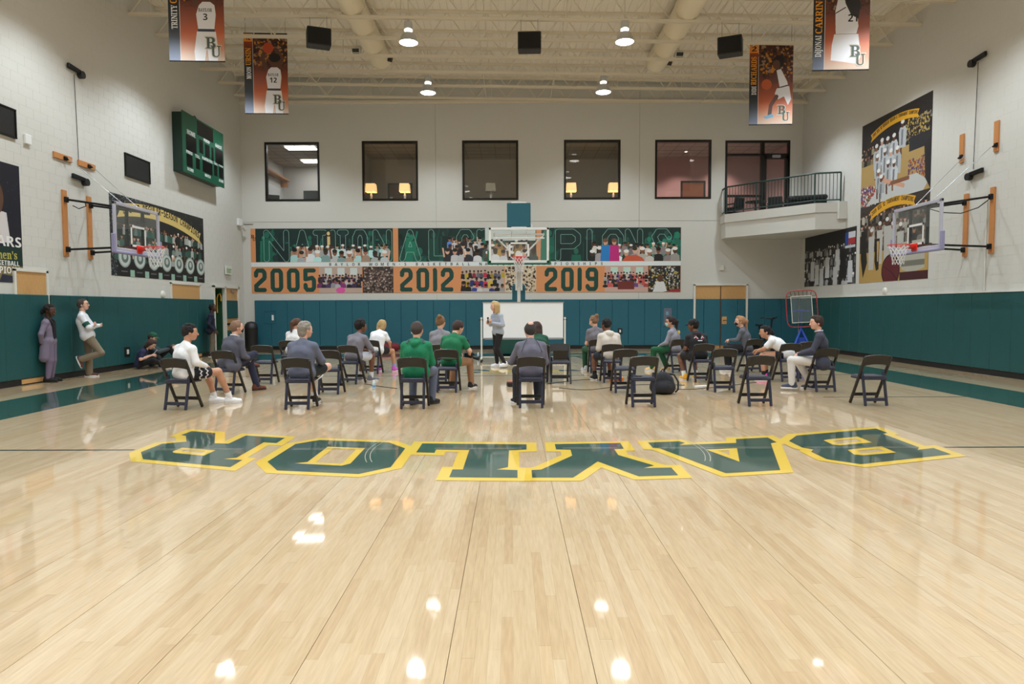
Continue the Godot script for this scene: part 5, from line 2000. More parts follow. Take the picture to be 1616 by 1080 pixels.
func banners() -> void:
	paint("ink", rgb8(20, 18, 16), 0.6)
	var list := [
		[-7.05, 15.2, 7.1, "TRINITY", "OLIVER", "3", 0, "player banner numbered 3 hanging at the upper left"],
		[-7.0, 19.3, 7.12, "MOON", "URSIN", "12", 1, "player banner numbered 12 hanging before the far wall"],
		[7.31, 15.0, 6.79, "DiJONAI", "CARRINGTON", "21", 2, "player banner of a long-haired player hanging at the upper right"],
		[7.43, 19.3, 6.77, "DIDI", "RICHARDS", "2", 3, "player banner numbered 2 of a crouching player with the ball"],
		[7.37, 11.4, 6.82, "", "", "", 4, "player banner cut by the top edge of the view"]]
	for a in list:
		var w := 1.22
		var h := 2.25
		var o := fixed("player_banner", a[7], "banner", Transform3D(Basis(Vector3.UP, 0.05 if a[0] < 0 else -0.05), Vector3(a[0], a[2] + h / 2, -a[1])))
		o.set_meta("group", "hanging player banners")
		var im := new_image(300, 552, rgb8(96, 44, 26))
		# printed court: rust colour grading to a pale foot, crowd of gold dots above
		for j in 552:
			var t := j / 552.0
			im.fill_rect(Rect2i(62, j, 238, 1), rgb8(70, 32, 24).lerp(rgb8(196, 96, 56), clampf((t - 0.3) / 0.45, 0, 1)).lerp(rgb8(206, 178, 160), clampf((t - 0.72) / 0.25, 0, 1)))
			im.fill_rect(Rect2i(0, j, 60, 1), rgb8(150, 62, 24).lerp(rgb8(22, 24, 30), clampf((t - 0.1) / 0.3, 0, 1)).lerp(rgb8(120, 128, 150), clampf((t - 0.6) / 0.4, 0, 1)))
		im.fill_rect(Rect2i(60, 0, 3, 552), rgb8(214, 210, 208))
		confetti(im, Rect2(70, 10, 226, 215), 240, 11, [rgb8(60, 34, 24), rgb8(190, 120, 30), rgb8(110, 60, 30), rgb8(40, 26, 24), rgb8(150, 120, 96)])
		for j in 60:
			confetti(im, Rect2(66, 200 + j, 230, 1), 4, 3, [rgb8(84, 40, 28)])
		if a[5] == "12" or a[5] == "2":
			im.fill_rect(Rect2i(0, 0, 60, 58), rgb8(232, 140, 40))
		var skin := rgb8(92, 58, 44)
		var kit := rgb8(226, 224, 230)
		match a[6]:
			0, 1:
				var s := 34.0 if a[6] == 0 else 0.0
				stroke(im, [150, 240, 128, 170, 150, 110], 30, skin)
				stroke(im, [238, 236, 262, 170, 220, 110], 30, skin)
				oval(im, 168, 100, 36, 38, rgb8(186, 72, 36))
				oval(im, 210, 190, 36, 46, skin)
				oval(im, 212, 166, 40, 30, rgb8(24, 18, 18))
				blob(im, [166, 250, 186, 232, 228, 232, 250, 250, 256, 300, 246, 384, 160, 384, 150, 300], kit)
				im.fill_rect(Rect2i(158, 378, 90, 14), rgb8(40, 46, 66))
				blob(im, [152, 392, 254, 392, 266, 500, 262, 552, 214, 552, 204, 470, 192, 552, 140, 552, 136, 500], kit)
			2:
				stroke(im, [150, 200, 110, 110, 150, 20], 40, skin)
				stroke(im, [230, 190, 260, 100, 230, 10], 40, skin)
				oval(im, 180, 90, 34, 46, skin)
				blob(im, [130, 170, 220, 160, 240, 320, 230, 360, 120, 360, 116, 240], kit)
				stroke(im, [118, 250, 170, 220], 5, rgb8(60, 30, 24))
				blob(im, [150, 110, 210, 90, 250, 200, 240, 280, 200, 260, 170, 200], rgb8(30, 24, 24))
				blob(im, [112, 362, 240, 362, 256, 480, 236, 520, 96, 500, 100, 420], kit)
			3:
				oval(im, 200, 120, 40, 44, rgb8(28, 20, 18))
				oval(im, 186, 140, 26, 32, skin)
				stroke(im, [200, 180, 180, 250, 120, 270], 26, skin)
				oval(im, 120, 276, 36, 36, rgb8(186, 84, 40))
				blob(im, [186, 180, 216, 170, 262, 260, 270, 300, 210, 300], kit)
				stroke(im, [204, 300, 264, 284], 8, rgb8(40, 46, 66))
				blob(im, [190, 304, 276, 290, 290, 380, 268, 420, 240, 360, 200, 380, 176, 340], kit)
				stroke(im, [190, 360, 150, 420, 142, 490], 26, skin)
				blob(im, [96, 500, 160, 478, 172, 502, 120, 514], rgb8(110, 160, 190))
			4:
				blob(im, [100, 0, 260, 0, 250, 552, 110, 552], kit)
		sheet("print", im, w, h, o, 0.008)
		var white: Material = M.white
		var gold: StandardMaterial3D = paint("banner_gold", rgb8(240, 160, 40), 0.6)
		var up := Basis(Vector3(0, 1, 0), Vector3(-1, 0, 0), Vector3(0, 0, 1))
		if a[6] < 4:
			var first: float = [0.52, 0.34, 0.47, 0.24][a[6]]
			var second: float = [0.6, 0.49, 1.25, 0.79][a[6]]
			var y0: float = [-0.425, -0.155, -0.835, -0.285][a[6]]
			lettering(a[3], Vector3(-w / 2 + 0.13, y0 + first / 2, 0.008), up, 0.13, white, o, first, true, "first_name")
			lettering(a[4], Vector3(-w / 2 + 0.12, y0 + first + 0.04 + second / 2, 0.008), up, 0.15, gold, o, second, true, "last_name")
			if a[6] == 1 or a[6] == 3:
				lettering(a[5], Vector3(-w / 2 + 0.12, h / 2 - 0.12, 0.008), Basis.IDENTITY, 0.14, M.ink, o, 0.14)
			var shirt := [Vector3(0.2, 0.0, 0.008), Vector3(0.2, -0.03, 0.008), Vector3(0.24, 0.1, 0.008), Vector3(0, 0, 0)]
			if a[6] < 2:
				lettering("BAYLOR", shirt[a[6]], Basis.IDENTITY, 0.075, M.ink, o, 0.3, true)
				lettering(a[5], shirt[a[6]] - Vector3(0, 0.15, 0), Basis.IDENTITY, 0.14, M.ink, o)
			if a[6] == 2:
				lettering("21", shirt[2] + Vector3(0, -0.1, 0), Basis.IDENTITY, 0.16, M.ink, o)
		bu_mark(o, Vector3(0.3, -0.72, 0.008), 0.25, paint("emblem_green", rgb8(74, 84, 76), 0.6), paint("emblem_pale", rgb8(196, 190, 176), 0.6))
		var b := MB.new()
		for e in [-h / 2, h / 2]:
			b.tube(Vector3(-w / 2, e, 0.0), Vector3(w / 2, e, 0.0), 0.014)
		obj("banner_pole", b, M.black_steel, o)
		b = MB.new()
		for s in [-1, 1]:
			b.tube(Vector3(s * (w / 2 - 0.05), h / 2, 0), Vector3(s * (w / 2 - 0.05), deck_height(a[0]) - a[2] - h / 2 - 0.03, 0), 0.004, -1, 5)
		obj("hanging_wires", b, M.black_steel, o)


# ---------------------------------------------------------------- folding chairs

# x, distance of the seat centre, turn to the right in degrees, label
const CHAIRS := [
	[-5.09, 10.16, 8, "black folding chair under the person in a white long-sleeved top, far left"],
	[-3.27, 10.17, 0, "black folding chair under the grey-haired man in a blue-grey pullover"],
	[-1.52, 10.2, 0, "black folding chair under the man in the green hooded top"],
	[0.29, 10.24, 0, "black folding chair under the balding man in grey"],
	[2.02, 10.29, -1, "empty black folding chair with a phone on its seat beside the backpack"],
	[3.83, 10.35, -2, "empty black folding chair nearest the camera right of the backpack"],
	[5.63, 10.37, -3, "empty black folding chair at the right end of the nearest row"],
	[-5.13, 11.95, 8, "black folding chair under the man in the grey suit"],
	[-3.28, 11.93, 0, "empty black folding chair right behind the grey-haired man"],
	[-1.18, 12.13, 3, "black folding chair under the man in the green polo shirt"],
	[2.03, 12.0, 0, "empty black folding chair just behind the one beside the backpack"],
	[3.83, 12.05, 0, "empty black folding chair in front of the person in a black hooded top"],
	[5.65, 12.06, -3, "black folding chair under the man in the dark jacket and white trousers"],
	[-5.09, 13.63, 0, "empty black folding chair beside the man in the grey suit"],
	[-3.28, 13.52, 14, "black folding chair under the curly-haired person in grey"],
	[-1.52, 13.62, 0, "black folding chair under the person with a hair bun"],
	[0.98, 13.5, 180, "black folding chair turned to the camera with a laptop on its seat"],
	[2.05, 13.64, 0, "black folding chair under the person in the cream hooded top"],
	[3.9, 13.66, -6, "black folding chair under the person in a black cap"],
	[5.7, 13.72, -5, "black folding chair under the person in a white T-shirt leaning forward"],
	[-5.2, 15.55, 0, "black folding chair under the brown-haired person behind the grey-haired man"],
	[-3.3, 15.6, 4, "black folding chair under the blonde person in a white T-shirt"],
	[2.02, 15.62, 0, "black folding chair behind the person in the cream hooded top"],
	[3.87, 15.6, -16, "black folding chair under the woman in green trousers"],
	[5.63, 15.65, -18, "black folding chair under the woman in a grey top and black mask"],
	[6.32, 14.3, -6, "empty black folding chair half hidden behind the man in the dark jacket"],
	[0.55, 13.75, 0, "black folding chair hidden behind the balding man, under a long-haired person"],
]


func make_chair() -> Node3D:
	var o := thing("folding_chair", "", "chair", Vector3.ZERO)
	var resin := paint("resin_black", rgb8(27, 25, 24), 0.42)
	var navy := paint("resin_black_lit", rgb8(40, 42, 62), 0.38)  # same black resin; bluish light on rear legs and seat put into the colour
	for s in [-1, 1]:
		var b := MB.new()
		var a := Vector3(0.203 * s, 0.0, -0.2)
		var e := Vector3(0.203 * s, 0.76, 0.2)
		b.cbox((a + e) / 2 + Vector3(0, 0.004, 0), Vector3(0.038, (e - a).length(), 0.042), 0.008, Basis(Vector3.RIGHT, atan2(0.4, 0.76)))
		obj("front_leg", b, resin, o)
		b = MB.new()
		a = Vector3(0.17 * s, 0.0, 0.172)
		e = Vector3(0.17 * s, 0.53, 0.06)
		b.cbox((a + e) / 2 + Vector3(0, 0.004, 0), Vector3(0.04, (e - a).length(), 0.036), 0.008, Basis(Vector3.RIGHT, -atan2(0.112, 0.53)))
		obj("rear_leg", b, navy, o)
	var b := MB.new()
	b.cbox(Vector3(0, 0.1, 0.152), Vector3(0.34, 0.052, 0.024), 0.006)
	obj("rear_stretcher", b, navy, o)
	b = MB.new()
	b.cbox(Vector3(0, 0.15, -0.12), Vector3(0.4, 0.052, 0.024), 0.006)
	obj("front_stretcher", b, resin, o)
	b = MB.new()
	b.cbox(Vector3(0, 0.425, -0.04), Vector3(0.376, 0.042, 0.38), 0.01)
	obj("seat_frame", b, navy, o)
	b = MB.new()
	b.cbox(Vector3(0, 0.452, -0.04), Vector3(0.35, 0.026, 0.35), 0.012)
	obj("seat_pad", b, paint("seat_vinyl", rgb8(52, 52, 66), 0.45), o)
	b = MB.new()
	var slat := PackedVector2Array()
	for k in 11:
		var t := k / 10.0 * 2.0 - 1.0
		slat.append(Vector2(t * 0.205, 0.775 + 0.022 * (1.0 - t * t)))
	for k in 11:
		var t := 1.0 - k / 10.0 * 2.0
		slat.append(Vector2(t * 0.205, 0.618 + 0.03 * (1.0 - t * t)))
	b.prism(slat, -0.014, 0.014, Transform3D(Basis(Vector3.RIGHT, 0.3), Vector3(0, 0.035, -0.035)))
	obj("backrest", b, resin, o)
	return o


func chairs() -> void:
	var first: Node3D
	for a in CHAIRS:
		var at := Vector3(a[0], 0, -a[1])
		var o: Node3D
		if first == null:
			first = make_chair()
			o = first
			o.position = at
			o.rotation.y = -deg_to_rad(a[2])
		else:
			o = copy(first, at, -deg_to_rad(a[2]))
		tag(o, a[3], "chair", "black folding chairs in rows")


# ---------------------------------------------------------------- loose things

func small_things() -> void:
	# whiteboard on wheels
	var o := thing("rolling_whiteboard", "large whiteboard on a white wheeled frame behind the speaker", "whiteboard", Vector3(0.32, 0, -18.9))
	var b := MB.new()
	b.cbox(Vector3(0, 1.18, 0), Vector3(2.28, 1.0, 0.03), 0.006)
	obj("writing_surface", b, paint("board_white", rgb8(240, 244, 250), 0.25), o)
	b = MB.new()
	for s in [[0, 1.69, 2.32, 0.03], [0, 0.67, 2.32, 0.03]]:
		b.box(Vector3(s[0], s[1], 0), Vector3(s[2], s[3], 0.045))
	b.box(Vector3(0, 0.645, 0.04), Vector3(2.2, 0.015, 0.08))
	obj("board_frame", b, M.steel, o)
	for s in [-1, 1]:
		b = MB.new()
		b.box(Vector3(s * 1.19, 0.68, 0), Vector3(0.045, 1.18, 0.045))
		b.box(Vector3(s * 1.19, 0.1, 0), Vector3(0.045, 0.045, 0.6))
		obj("upright", b, M.frame_white, o)
		b = MB.new()
		b.tube(Vector3(s * 1.14, 1.2, 0), Vector3(s * 1.26, 1.2, 0), 0.025)
		obj("clamp_knob", b, M.black_plastic, o)
		for z in [-0.28, 0.28]:
			b = MB.new()
			b.tube(Vector3(s * 1.19 - 0.02, 0.045, z), Vector3(s * 1.19 + 0.02, 0.045, z), 0.045, -1, 14)
			obj("castor", b, M.black_plastic, o)
	b = MB.new()
	b.box(Vector3(0, 0.12, -0.2), Vector3(2.36, 0.03, 0.03))
	obj("cross_bar", b, M.frame_white, o)
	# rebounder net on a blue stand
	o = thing("rebounder", "rebound net in a red frame on a blue stand, far right", "rebounder", Vector3(9.05, 0, -20.7), -0.25)
	b = MB.new()
	var tilt := Basis(Vector3.RIGHT, -0.12) * Basis(Vector3.BACK, 0.06)
	var c := Vector3(0, 1.48, 0)
	var pts := []
	for k in 32:
		var w := TAU * k / 32.0
		var q := Vector3(signf(cos(w)) * pow(absf(cos(w)), 0.35) * 0.45, signf(sin(w)) * pow(absf(sin(w)), 0.35) * 0.57, 0)
		pts.append(c + tilt * q)
	b.path(pts, 0.015, 8, true)
	obj("frame", b, paint("rebound_red", rgb8(176, 50, 56), 0.4), o)
	b = MB.new()
	for k in 19:
		var x := -0.3 + 0.6 * k / 18.0
		b.tube(c + tilt * Vector3(x, -0.43, 0), c + tilt * Vector3(x, 0.4, 0), 0.003, -1, 4, false)
	for k in 25:
		var y := -0.43 + 0.83 * k / 24.0
		b.tube(c + tilt * Vector3(-0.3, y, 0), c + tilt * Vector3(0.3, y, 0), 0.003, -1, 4, false)
	obj("net", b, paint("net_grey", rgb8(150, 160, 160), 0.8), o)
	b = MB.new()
	for k in 6:
		var x := -0.28 + 0.56 * k / 5.0
		b.tube(c + tilt * Vector3(x, 0.4, 0), c + tilt * Vector3(x * 1.1, 0.55, 0), 0.008, -1, 5)
		b.tube(c + tilt * Vector3(x, -0.43, 0), c + tilt * Vector3(x * 1.1, -0.55, 0), 0.008, -1, 5)
	for k in 7:
		var y := -0.4 + 0.8 * k / 6.0
		for s in [-1, 1]:
			b.tube(c + tilt * Vector3(s * 0.3, y, 0), c + tilt * Vector3(s * 0.43, y, 0), 0.008, -1, 5)
	obj("elastic_straps", b, M.black_plastic, o)
	b = MB.new()
	for s in [-1, 1]:
		b.path([c + tilt * Vector3(s * 0.3, -0.43, 0.0), c + tilt * Vector3(s * 0.3, 0.4, 0.0)], 0.012, 6)
	b.path([c + tilt * Vector3(-0.3, 0.4, 0), c + tilt * Vector3(0.3, 0.4, 0)], 0.012, 6)
	b.path([c + tilt * Vector3(-0.3, -0.43, 0), c + tilt * Vector3(0.3, -0.43, 0)], 0.012, 6)
	obj("net_cord", b, M.frame_white, o)
	b = MB.new()
	var blue := paint("stand_blue", rgb8(30, 72, 176), 0.4)
	b.tube(Vector3(0, 0.75, -0.06), Vector3(0, 1.5, -0.06), 0.022)
	b.box(Vector3(0, 1.42, -0.06), Vector3(0.5, 0.05, 0.03))
	obj("post", b, blue, o)
	b = MB.new()
	for s in [[-0.34, 0.3], [0.34, 0.3], [-0.26, -0.34], [0.28, -0.34]]:
		b.tube(Vector3(0, 0.85, -0.06), Vector3(s[0], 0.02, s[1]), 0.035, 0.04, 8)
	b.cbox(Vector3(0, 0.06, 0), Vector3(0.7, 0.08, 0.62), 0.02)
	b.cbox(Vector3(0, 0.45, 0.06), Vector3(0.3, 0.26, 0.02), 0.006)
	obj("stand_base", b, blue, o)
	# spin bike
	o = thing("spin_bike", "black exercise bike by the far right pads", "exercise bike", Vector3(9.12, 0, -23.55), 0.3)
	b = MB.new()
	b.path([Vector3(-0.25, 1.14, -0.1), Vector3(-0.25, 1.17, 0.12), Vector3(-0.1, 1.12, 0.18), Vector3(0.1, 1.12, 0.18), Vector3(0.25, 1.17, 0.12), Vector3(0.25, 1.14, -0.1)], 0.02)
	b.tube(Vector3(0, 1.12, 0.18), Vector3(0, 0.5, 0.1), 0.03)
	obj("handlebar", b, M.black_plastic, o)
	b = MB.new()
	b.tube(Vector3(0, 0.5, 0.1), Vector3(0, 0.25, -0.4), 0.04)
	b.tube(Vector3(0, 0.25, -0.4), Vector3(0, 0.85, -0.5), 0.03)
	b.tube(Vector3(0, 0.5, 0.1), Vector3(0, 0.04, 0.45), 0.035)
	b.tube(Vector3(-0.25, 0.04, 0.45), Vector3(0.25, 0.04, 0.45), 0.03)
	b.tube(Vector3(-0.25, 0.04, -0.55), Vector3(0.25, 0.04, -0.55), 0.03)
	b.tube(Vector3(0, 0.25, -0.4), Vector3(0, 0.04, -0.55), 0.035)
	obj("frame", b, M.black_steel, o)
	b = MB.new()
	b.tube(Vector3(-0.03, 0.3, 0.25), Vector3(0.03, 0.3, 0.25), 0.23, -1, 24)
	obj("flywheel", b, M.steel, o)
	b = MB.new()
	b.cbox(Vector3(0, 0.88, -0.5), Vector3(0.18, 0.06, 0.26), 0.02)
	obj("saddle", b, M.black_plastic, o)
	# litter bin
	o = thing("litter_bin", "black domed litter bin beside the left doorway", "bin", Vector3(-9.45, 0, -24.0))
	b = MB.new()
	b.lathe([Vector2(0, 0), Vector2(0.2, 0), Vector2(0.22, 0.02), Vector2(0.23, 0.82), Vector2(0.235, 0.83)], 24)
	obj("barrel", b, M.black_plastic, o)
	b = MB.new()
	b.lathe([Vector2(0.24, 0.83), Vector2(0.24, 0.86), Vector2(0.21, 0.97), Vector2(0.14, 1.05), Vector2(0, 1.08)], 24)
	obj("domed_lid", b, paint("lid_black", rgb8(34, 34, 38), 0.4), o)
	# backpack
	o = thing("backpack", "black backpack standing on the floor behind an empty chair", "bag", Vector3(2.68, 0, -11.75), -0.2)
	b = MB.new()
	b.add(form([[Vector3(-0.1, 0.12, 0), 0.13, Vector3(0.1, 0.12, 0), 0.13], [Vector3(-0.08, 0.24, 0), 0.12, Vector3(0.08, 0.24, 0), 0.11], [Vector3(0, 0.3, 0), 0.1, Vector3(0.02, 0.31, 0), 0.09], [Vector3(-0.02, 0.12, 0.1), 0.1, Vector3(0.06, 0.12, 0.1), 0.1]], 0.018, 0.05, 0.0))
	obj("body", b, cloth(rgb8(30, 31, 38)), o)
	b = MB.new()
	b.path([Vector3(0.08, 0.36, -0.05), Vector3(0.2, 0.34, -0.02), Vector3(0.27, 0.22, 0), Vector3(0.27, 0.08, 0), Vector3(0.22, 0.03, 0)], 0.016)
	b.path([Vector3(-0.04, 0.38, 0), Vector3(0.0, 0.44, 0), Vector3(0.05, 0.38, 0)], 0.012)
	obj("strap", b, cloth(rgb8(24, 24, 28)), o)
	b = MB.new()
	b.path([Vector3(-0.14, 0.2, 0.19), Vector3(0.0, 0.24, 0.2), Vector3(0.14, 0.2, 0.18)], 0.005, 5)
	obj("zip", b, M.black_steel, o)
	# duffel bag by the far pads
	o = thing("duffel_bag", "black and dark red bag on the floor by the far pads", "bag", Vector3(-4.45, 0, -23.7))
	b = MB.new()
	b.add(form([[Vector3(-0.25, 0.16, 0), 0.16, Vector3(0.28, 0.15, 0), 0.15]], 0.025, 0.05, 0.0))
	obj("body", b, cloth(rgb8(110, 34, 42)), o)
	b = MB.new()
	b.add(form([[Vector3(-0.35, 0.2, 0.05), 0.17, Vector3(-0.3, 0.3, 0.0), 0.1]], 0.025, 0.05, 0.0))
	obj("side_bag", b, cloth(rgb8(26, 26, 30)), o)
	b = MB.new()
	b.path([Vector3(-0.1, 0.3, 0.1), Vector3(-0.05, 0.36, 0.1), Vector3(0.1, 0.36, 0.1), Vector3(0.15, 0.29, 0.1)], 0.014)
	obj("handle", b, M.black_plastic, o)
	# laptop, phone, papers, bottles
	o = thing("laptop", "open black laptop on the chair turned to the camera", "laptop", Vector3(0.98, 0.467, -13.46), PI)
	b = MB.new()
	b.cbox(Vector3(0, 0.01, 0.02), Vector3(0.3, 0.018, 0.21), 0.004)
	obj("keyboard_base", b, M.steel, o)
	b = MB.new()
	b.cbox(Vector3(0, 0.115, -0.115), Vector3(0.3, 0.2, 0.012), 0.004, Basis(Vector3.RIGHT, -0.2))
	obj("lid", b, M.screen_black, o)
	b = MB.new()
	b.cbox(Vector3(0, 0.004, 0), Vector3(0.075, 0.008, 0.15), 0.003, Basis(Vector3.UP, 1.2))
	tag(obj("phone", b, M.screen_black, null, Transform3D(Basis.IDENTITY, Vector3(1.95, 0.467, -10.28))), "black phone lying on an empty chair beside the backpack", "phone")
	bottle(Vector3(-2.62, 0, -12.5), "water bottle with a white cap on the floor behind the man in green", 0.17)
	bottle(Vector3(-1.02, 0, -19.9), "pale blue water bottle by the left foot of the whiteboard", 0.2)
	bottle(Vector3(-0.42, 0, -18.3), "water bottle behind the legs of the speaker", 0.2)
	# cables
	for a in [[[Vector3(0.9, 0.006, -12.6), Vector3(1.4, 0.006, -12.3), Vector3(2.0, 0.006, -12.75), Vector3(2.6, 0.006, -13.1), Vector3(3.4, 0.006, -13.0)], "thin black cable on the floor right of the balding man"], [[Vector3(0.7, 0.006, -13.3), Vector3(1.3, 0.006, -13.9), Vector3(1.75, 0.006, -14.15)], "short black cable near the turned chair"], [[Vector3(2.9, 0.006, -12.5), Vector3(3.4, 0.006, -12.35), Vector3(4.4, 0.006, -13.0), Vector3(5.0, 0.006, -13.5)], "thin black cable past the yellow shoes"], [[Vector3(-2.2, 0.006, -12.6), Vector3(-2.6, 0.006, -12.95), Vector3(-3.0, 0.006, -13.4)], "thin black cable on the floor by the water bottle"]]:
		b = MB.new()
		b.path(curved(a[0]), 0.006, 6)
		tag(obj("floor_cable", b, M.black_plastic), a[1], "cable")
	# power strip and orange cord by the balding man
	b = MB.new()
	b.cbox(Vector3(0, 0.02, 0), Vector3(0.26, 0.04, 0.06), 0.008, Basis(Vector3.UP, 0.4))
	tag(obj("power_strip", b, M.white, null, Transform3D(Basis.IDENTITY, Vector3(3.62, 0, -12.65))), "white power strip on the floor by the yellow shoes", "power strip")
	o = thing("recorder_case", "small black and orange case on the floor left of the balding man", "case", Vector3(-0.02, 0, -12.9), 0.3)
	b = MB.new()
	b.cbox(Vector3(0, 0.045, 0), Vector3(0.16, 0.09, 0.12), 0.015)
	obj("case_body", b, M.black_plastic, o)
	b = MB.new()
	b.cbox(Vector3(0, 0.1, 0), Vector3(0.14, 0.02, 0.09), 0.006)
	obj("orange_lid", b, paint("case_orange", rgb8(220, 92, 40), 0.5), o)
	# orange ball bag under the cream hooded person
	b = MB.new()
	b.cbox(Vector3(0, 0.035, 0), Vector3(0.3, 0.07, 0.18), 0.01)
	tag(obj("shoe_box", b, paint("box_orange", rgb8(226, 120, 40), 0.6), null, Transform3D(Basis.IDENTITY, Vector3(2.2, 0, -13.95))), "orange shoe box under the chair of the cream hooded person", "box")


func bottle(at: Vector3, label: String, h: float) -> void:
	var o := thing("water_bottle", label, "bottle", at, 0.0, "water bottles on the floor")
	var b := MB.new()
	b.lathe([Vector2(0, 0.002), Vector2(0.03, 0.0), Vector2(0.033, 0.01), Vector2(0.033, h * 0.65), Vector2(0.026, h * 0.8), Vector2(0.013, h * 0.9), Vector2(0.013, h * 0.94)], 14)
	obj("bottle_body", b, paint("bottle_plastic", rgb8(190, 210, 222), 0.2), o)
	b = MB.new()
	b.lathe([Vector2(0.015, h * 0.92), Vector2(0.015, h), Vector2(0, h)], 12)
	obj("cap", b, M.white, o)
	b = MB.new()
	b.lathe([Vector2(0.034, h * 0.25), Vector2(0.034, h * 0.5)], 14)
	obj("label_band", b, paint("bottle_label", rgb8(120, 160, 200), 0.5), o)


func curved(a: Array) -> Array:
	var c := Curve3D.new()
	for k in a.size():
		var t: Vector3 = (a[mini(k + 1, a.size() - 1)] - a[maxi(k - 1, 0)]) / 6.0
		c.add_point(a[k], -t, t)
	c.bake_interval = 0.06
	return Array(c.get_baked_points())


# ---------------------------------------------------------------- people

const EDGE_A := [0, 2, 4, 6, 0, 1, 4, 5, 0, 1, 2, 3]
const EDGE_B := [1, 3, 5, 7, 2, 3, 6, 7, 4, 5, 6, 7]


func form(bones: Array, cell: float, soft: float, floor_y := -99.0) -> MB:
	# one smooth surface round tapered bones [from, radius, to, radius], meshed as surface nets
	var lo := Vector3.ONE * 1e9
	var hi := Vector3.ONE * -1e9
	for b in bones:
		var r: float = maxf(b[1], b[3]) + cell * 2.0
		var a: Vector3 = b[0]
		var e: Vector3 = b[2]
		lo = lo.min(a - Vector3.ONE * r).min(e - Vector3.ONE * r)
		hi = hi.max(a + Vector3.ONE * r).max(e + Vector3.ONE * r)
	var nx := int((hi.x - lo.x) / cell) + 2
	var ny := int((hi.y - lo.y) / cell) + 2
	var nz := int((hi.z - lo.z) / cell) + 2
	var f := PackedFloat32Array()
	f.resize(nx * ny * nz)
	f.fill(1.0)
	for b in bones:
		var a: Vector3 = b[0]
		var e: Vector3 = b[2]
		var ra: float = b[1]
		var dr: float = b[3] - b[1]
		var ab := e - a
		var ll := maxf(ab.length_squared(), 1e-8)
		var reach := maxf(b[1], b[3]) + soft + cell * 1.6
		var p0 := a.min(e) - Vector3.ONE * reach - lo
		var p1 := a.max(e) + Vector3.ONE * reach - lo
		var i0 := maxi(0, int(p0.x / cell))
		var i1 := mini(nx - 1, int(p1.x / cell) + 1)
		var j0 := maxi(0, int(p0.y / cell))
		var j1 := mini(ny - 1, int(p1.y / cell) + 1)
		var k0 := maxi(0, int(p0.z / cell))
		var k1 := mini(nz - 1, int(p1.z / cell) + 1)
		for k in range(k0, k1 + 1):
			for j in range(j0, j1 + 1):
				var row := (k * ny + j) * nx
				var p := Vector3(lo.x + i0 * cell, lo.y + j * cell, lo.z + k * cell) - a
				for i in range(i0, i1 + 1):
					var t := clampf(p.dot(ab) / ll, 0.0, 1.0)
					var d := (p - ab * t).length() - ra - dr * t
					p.x += cell
					if d < reach:
						var q := f[row + i]
						var h := soft - absf(d - q)
						if h > 0.0:
							f[row + i] = minf(d, q) - h * h / soft * 0.25
						elif d < q:
							f[row + i] = d
	var out := MB.new()
	var slot := PackedInt32Array()
	slot.resize(nx * ny * nz)
	slot.fill(-1)
	var step := [0, 1, nx, nx + 1, nx * ny, nx * ny + 1, nx * ny + nx, nx * ny + nx + 1]
	var w := PackedFloat32Array()
	w.resize(8)
	var far := cell * 1.8
	for k in nz - 1:
		for j in ny - 1:
			var row := (k * ny + j) * nx
			for i in nx - 1:
				var v0 := f[row + i]
				if v0 > far or v0 < -far:
					continue
				var mask := 0
				for c in 8:
					var s := f[row + i + step[c]]
					w[c] = s
					if s < 0.0:
						mask |= 1 << c
				if mask == 0 or mask == 255:
					continue
				var sum := Vector3.ZERO
				var count := 0
				for c in 12:
					var ea: int = EDGE_A[c]
					var eb: int = EDGE_B[c]
					var va := w[ea]
					var vb := w[eb]
					if (va < 0.0) != (vb < 0.0):
						var t := va / (va - vb)
						var pa := Vector3(ea & 1, (ea >> 1) & 1, ea >> 2)
						pa[c / 4] += t
						sum += pa
						count += 1
				var p := lo + (sum / count + Vector3(i, j, k)) * cell
				var g := Vector3(w[1] + w[3] + w[5] + w[7] - w[0] - w[2] - w[4] - w[6], w[2] + w[3] + w[6] + w[7] - w[0] - w[1] - w[4] - w[5], w[4] + w[5] + w[6] + w[7] - w[0] - w[1] - w[2] - w[3])
				if p.y < floor_y:
					p.y = floor_y
				slot[row + i] = out.v.size()
				out.v.append(p)
				out.n.append(g.normalized())
				out.c.append(Color.WHITE)
				out.u.append(Vector2.ZERO)
	var back := [[nx, nx * ny], [1, nx * ny], [1, nx]]
	for k in range(1, nz - 1):
		for j in range(1, ny - 1):
			var row := (k * ny + j) * nx
			for i in range(1, nx - 1):
				var at := row + i
				var v0 := f[at]
				if v0 > far or v0 < -far or slot[at] < 0:
					continue
				for ax in 3:
					var other := f[at + step[1 << ax]]
					if (v0 < 0.0) == (other < 0.0):
						continue
					var s1: int = back[ax][0]
					var s2: int = back[ax][1]
					var a := slot[at]
					var b := slot[at - s1]
					var c := slot[at - s1 - s2]
					var d := slot[at - s2]
					if b < 0 or c < 0 or d < 0:
						continue
					var turn := (v0 < 0.0) == (ax != 1)
					if turn:
						out.ix.append_array(PackedInt32Array([a, d, c, a, c, b]))
					else:
						out.ix.append_array(PackedInt32Array([a, b, c, a, c, d]))
	return out


var head_form: MB
var hand_form: MB
var fist_form: MB
var shoe_form: ArrayMesh
var sole_form: ArrayMesh
var hair_forms := {}


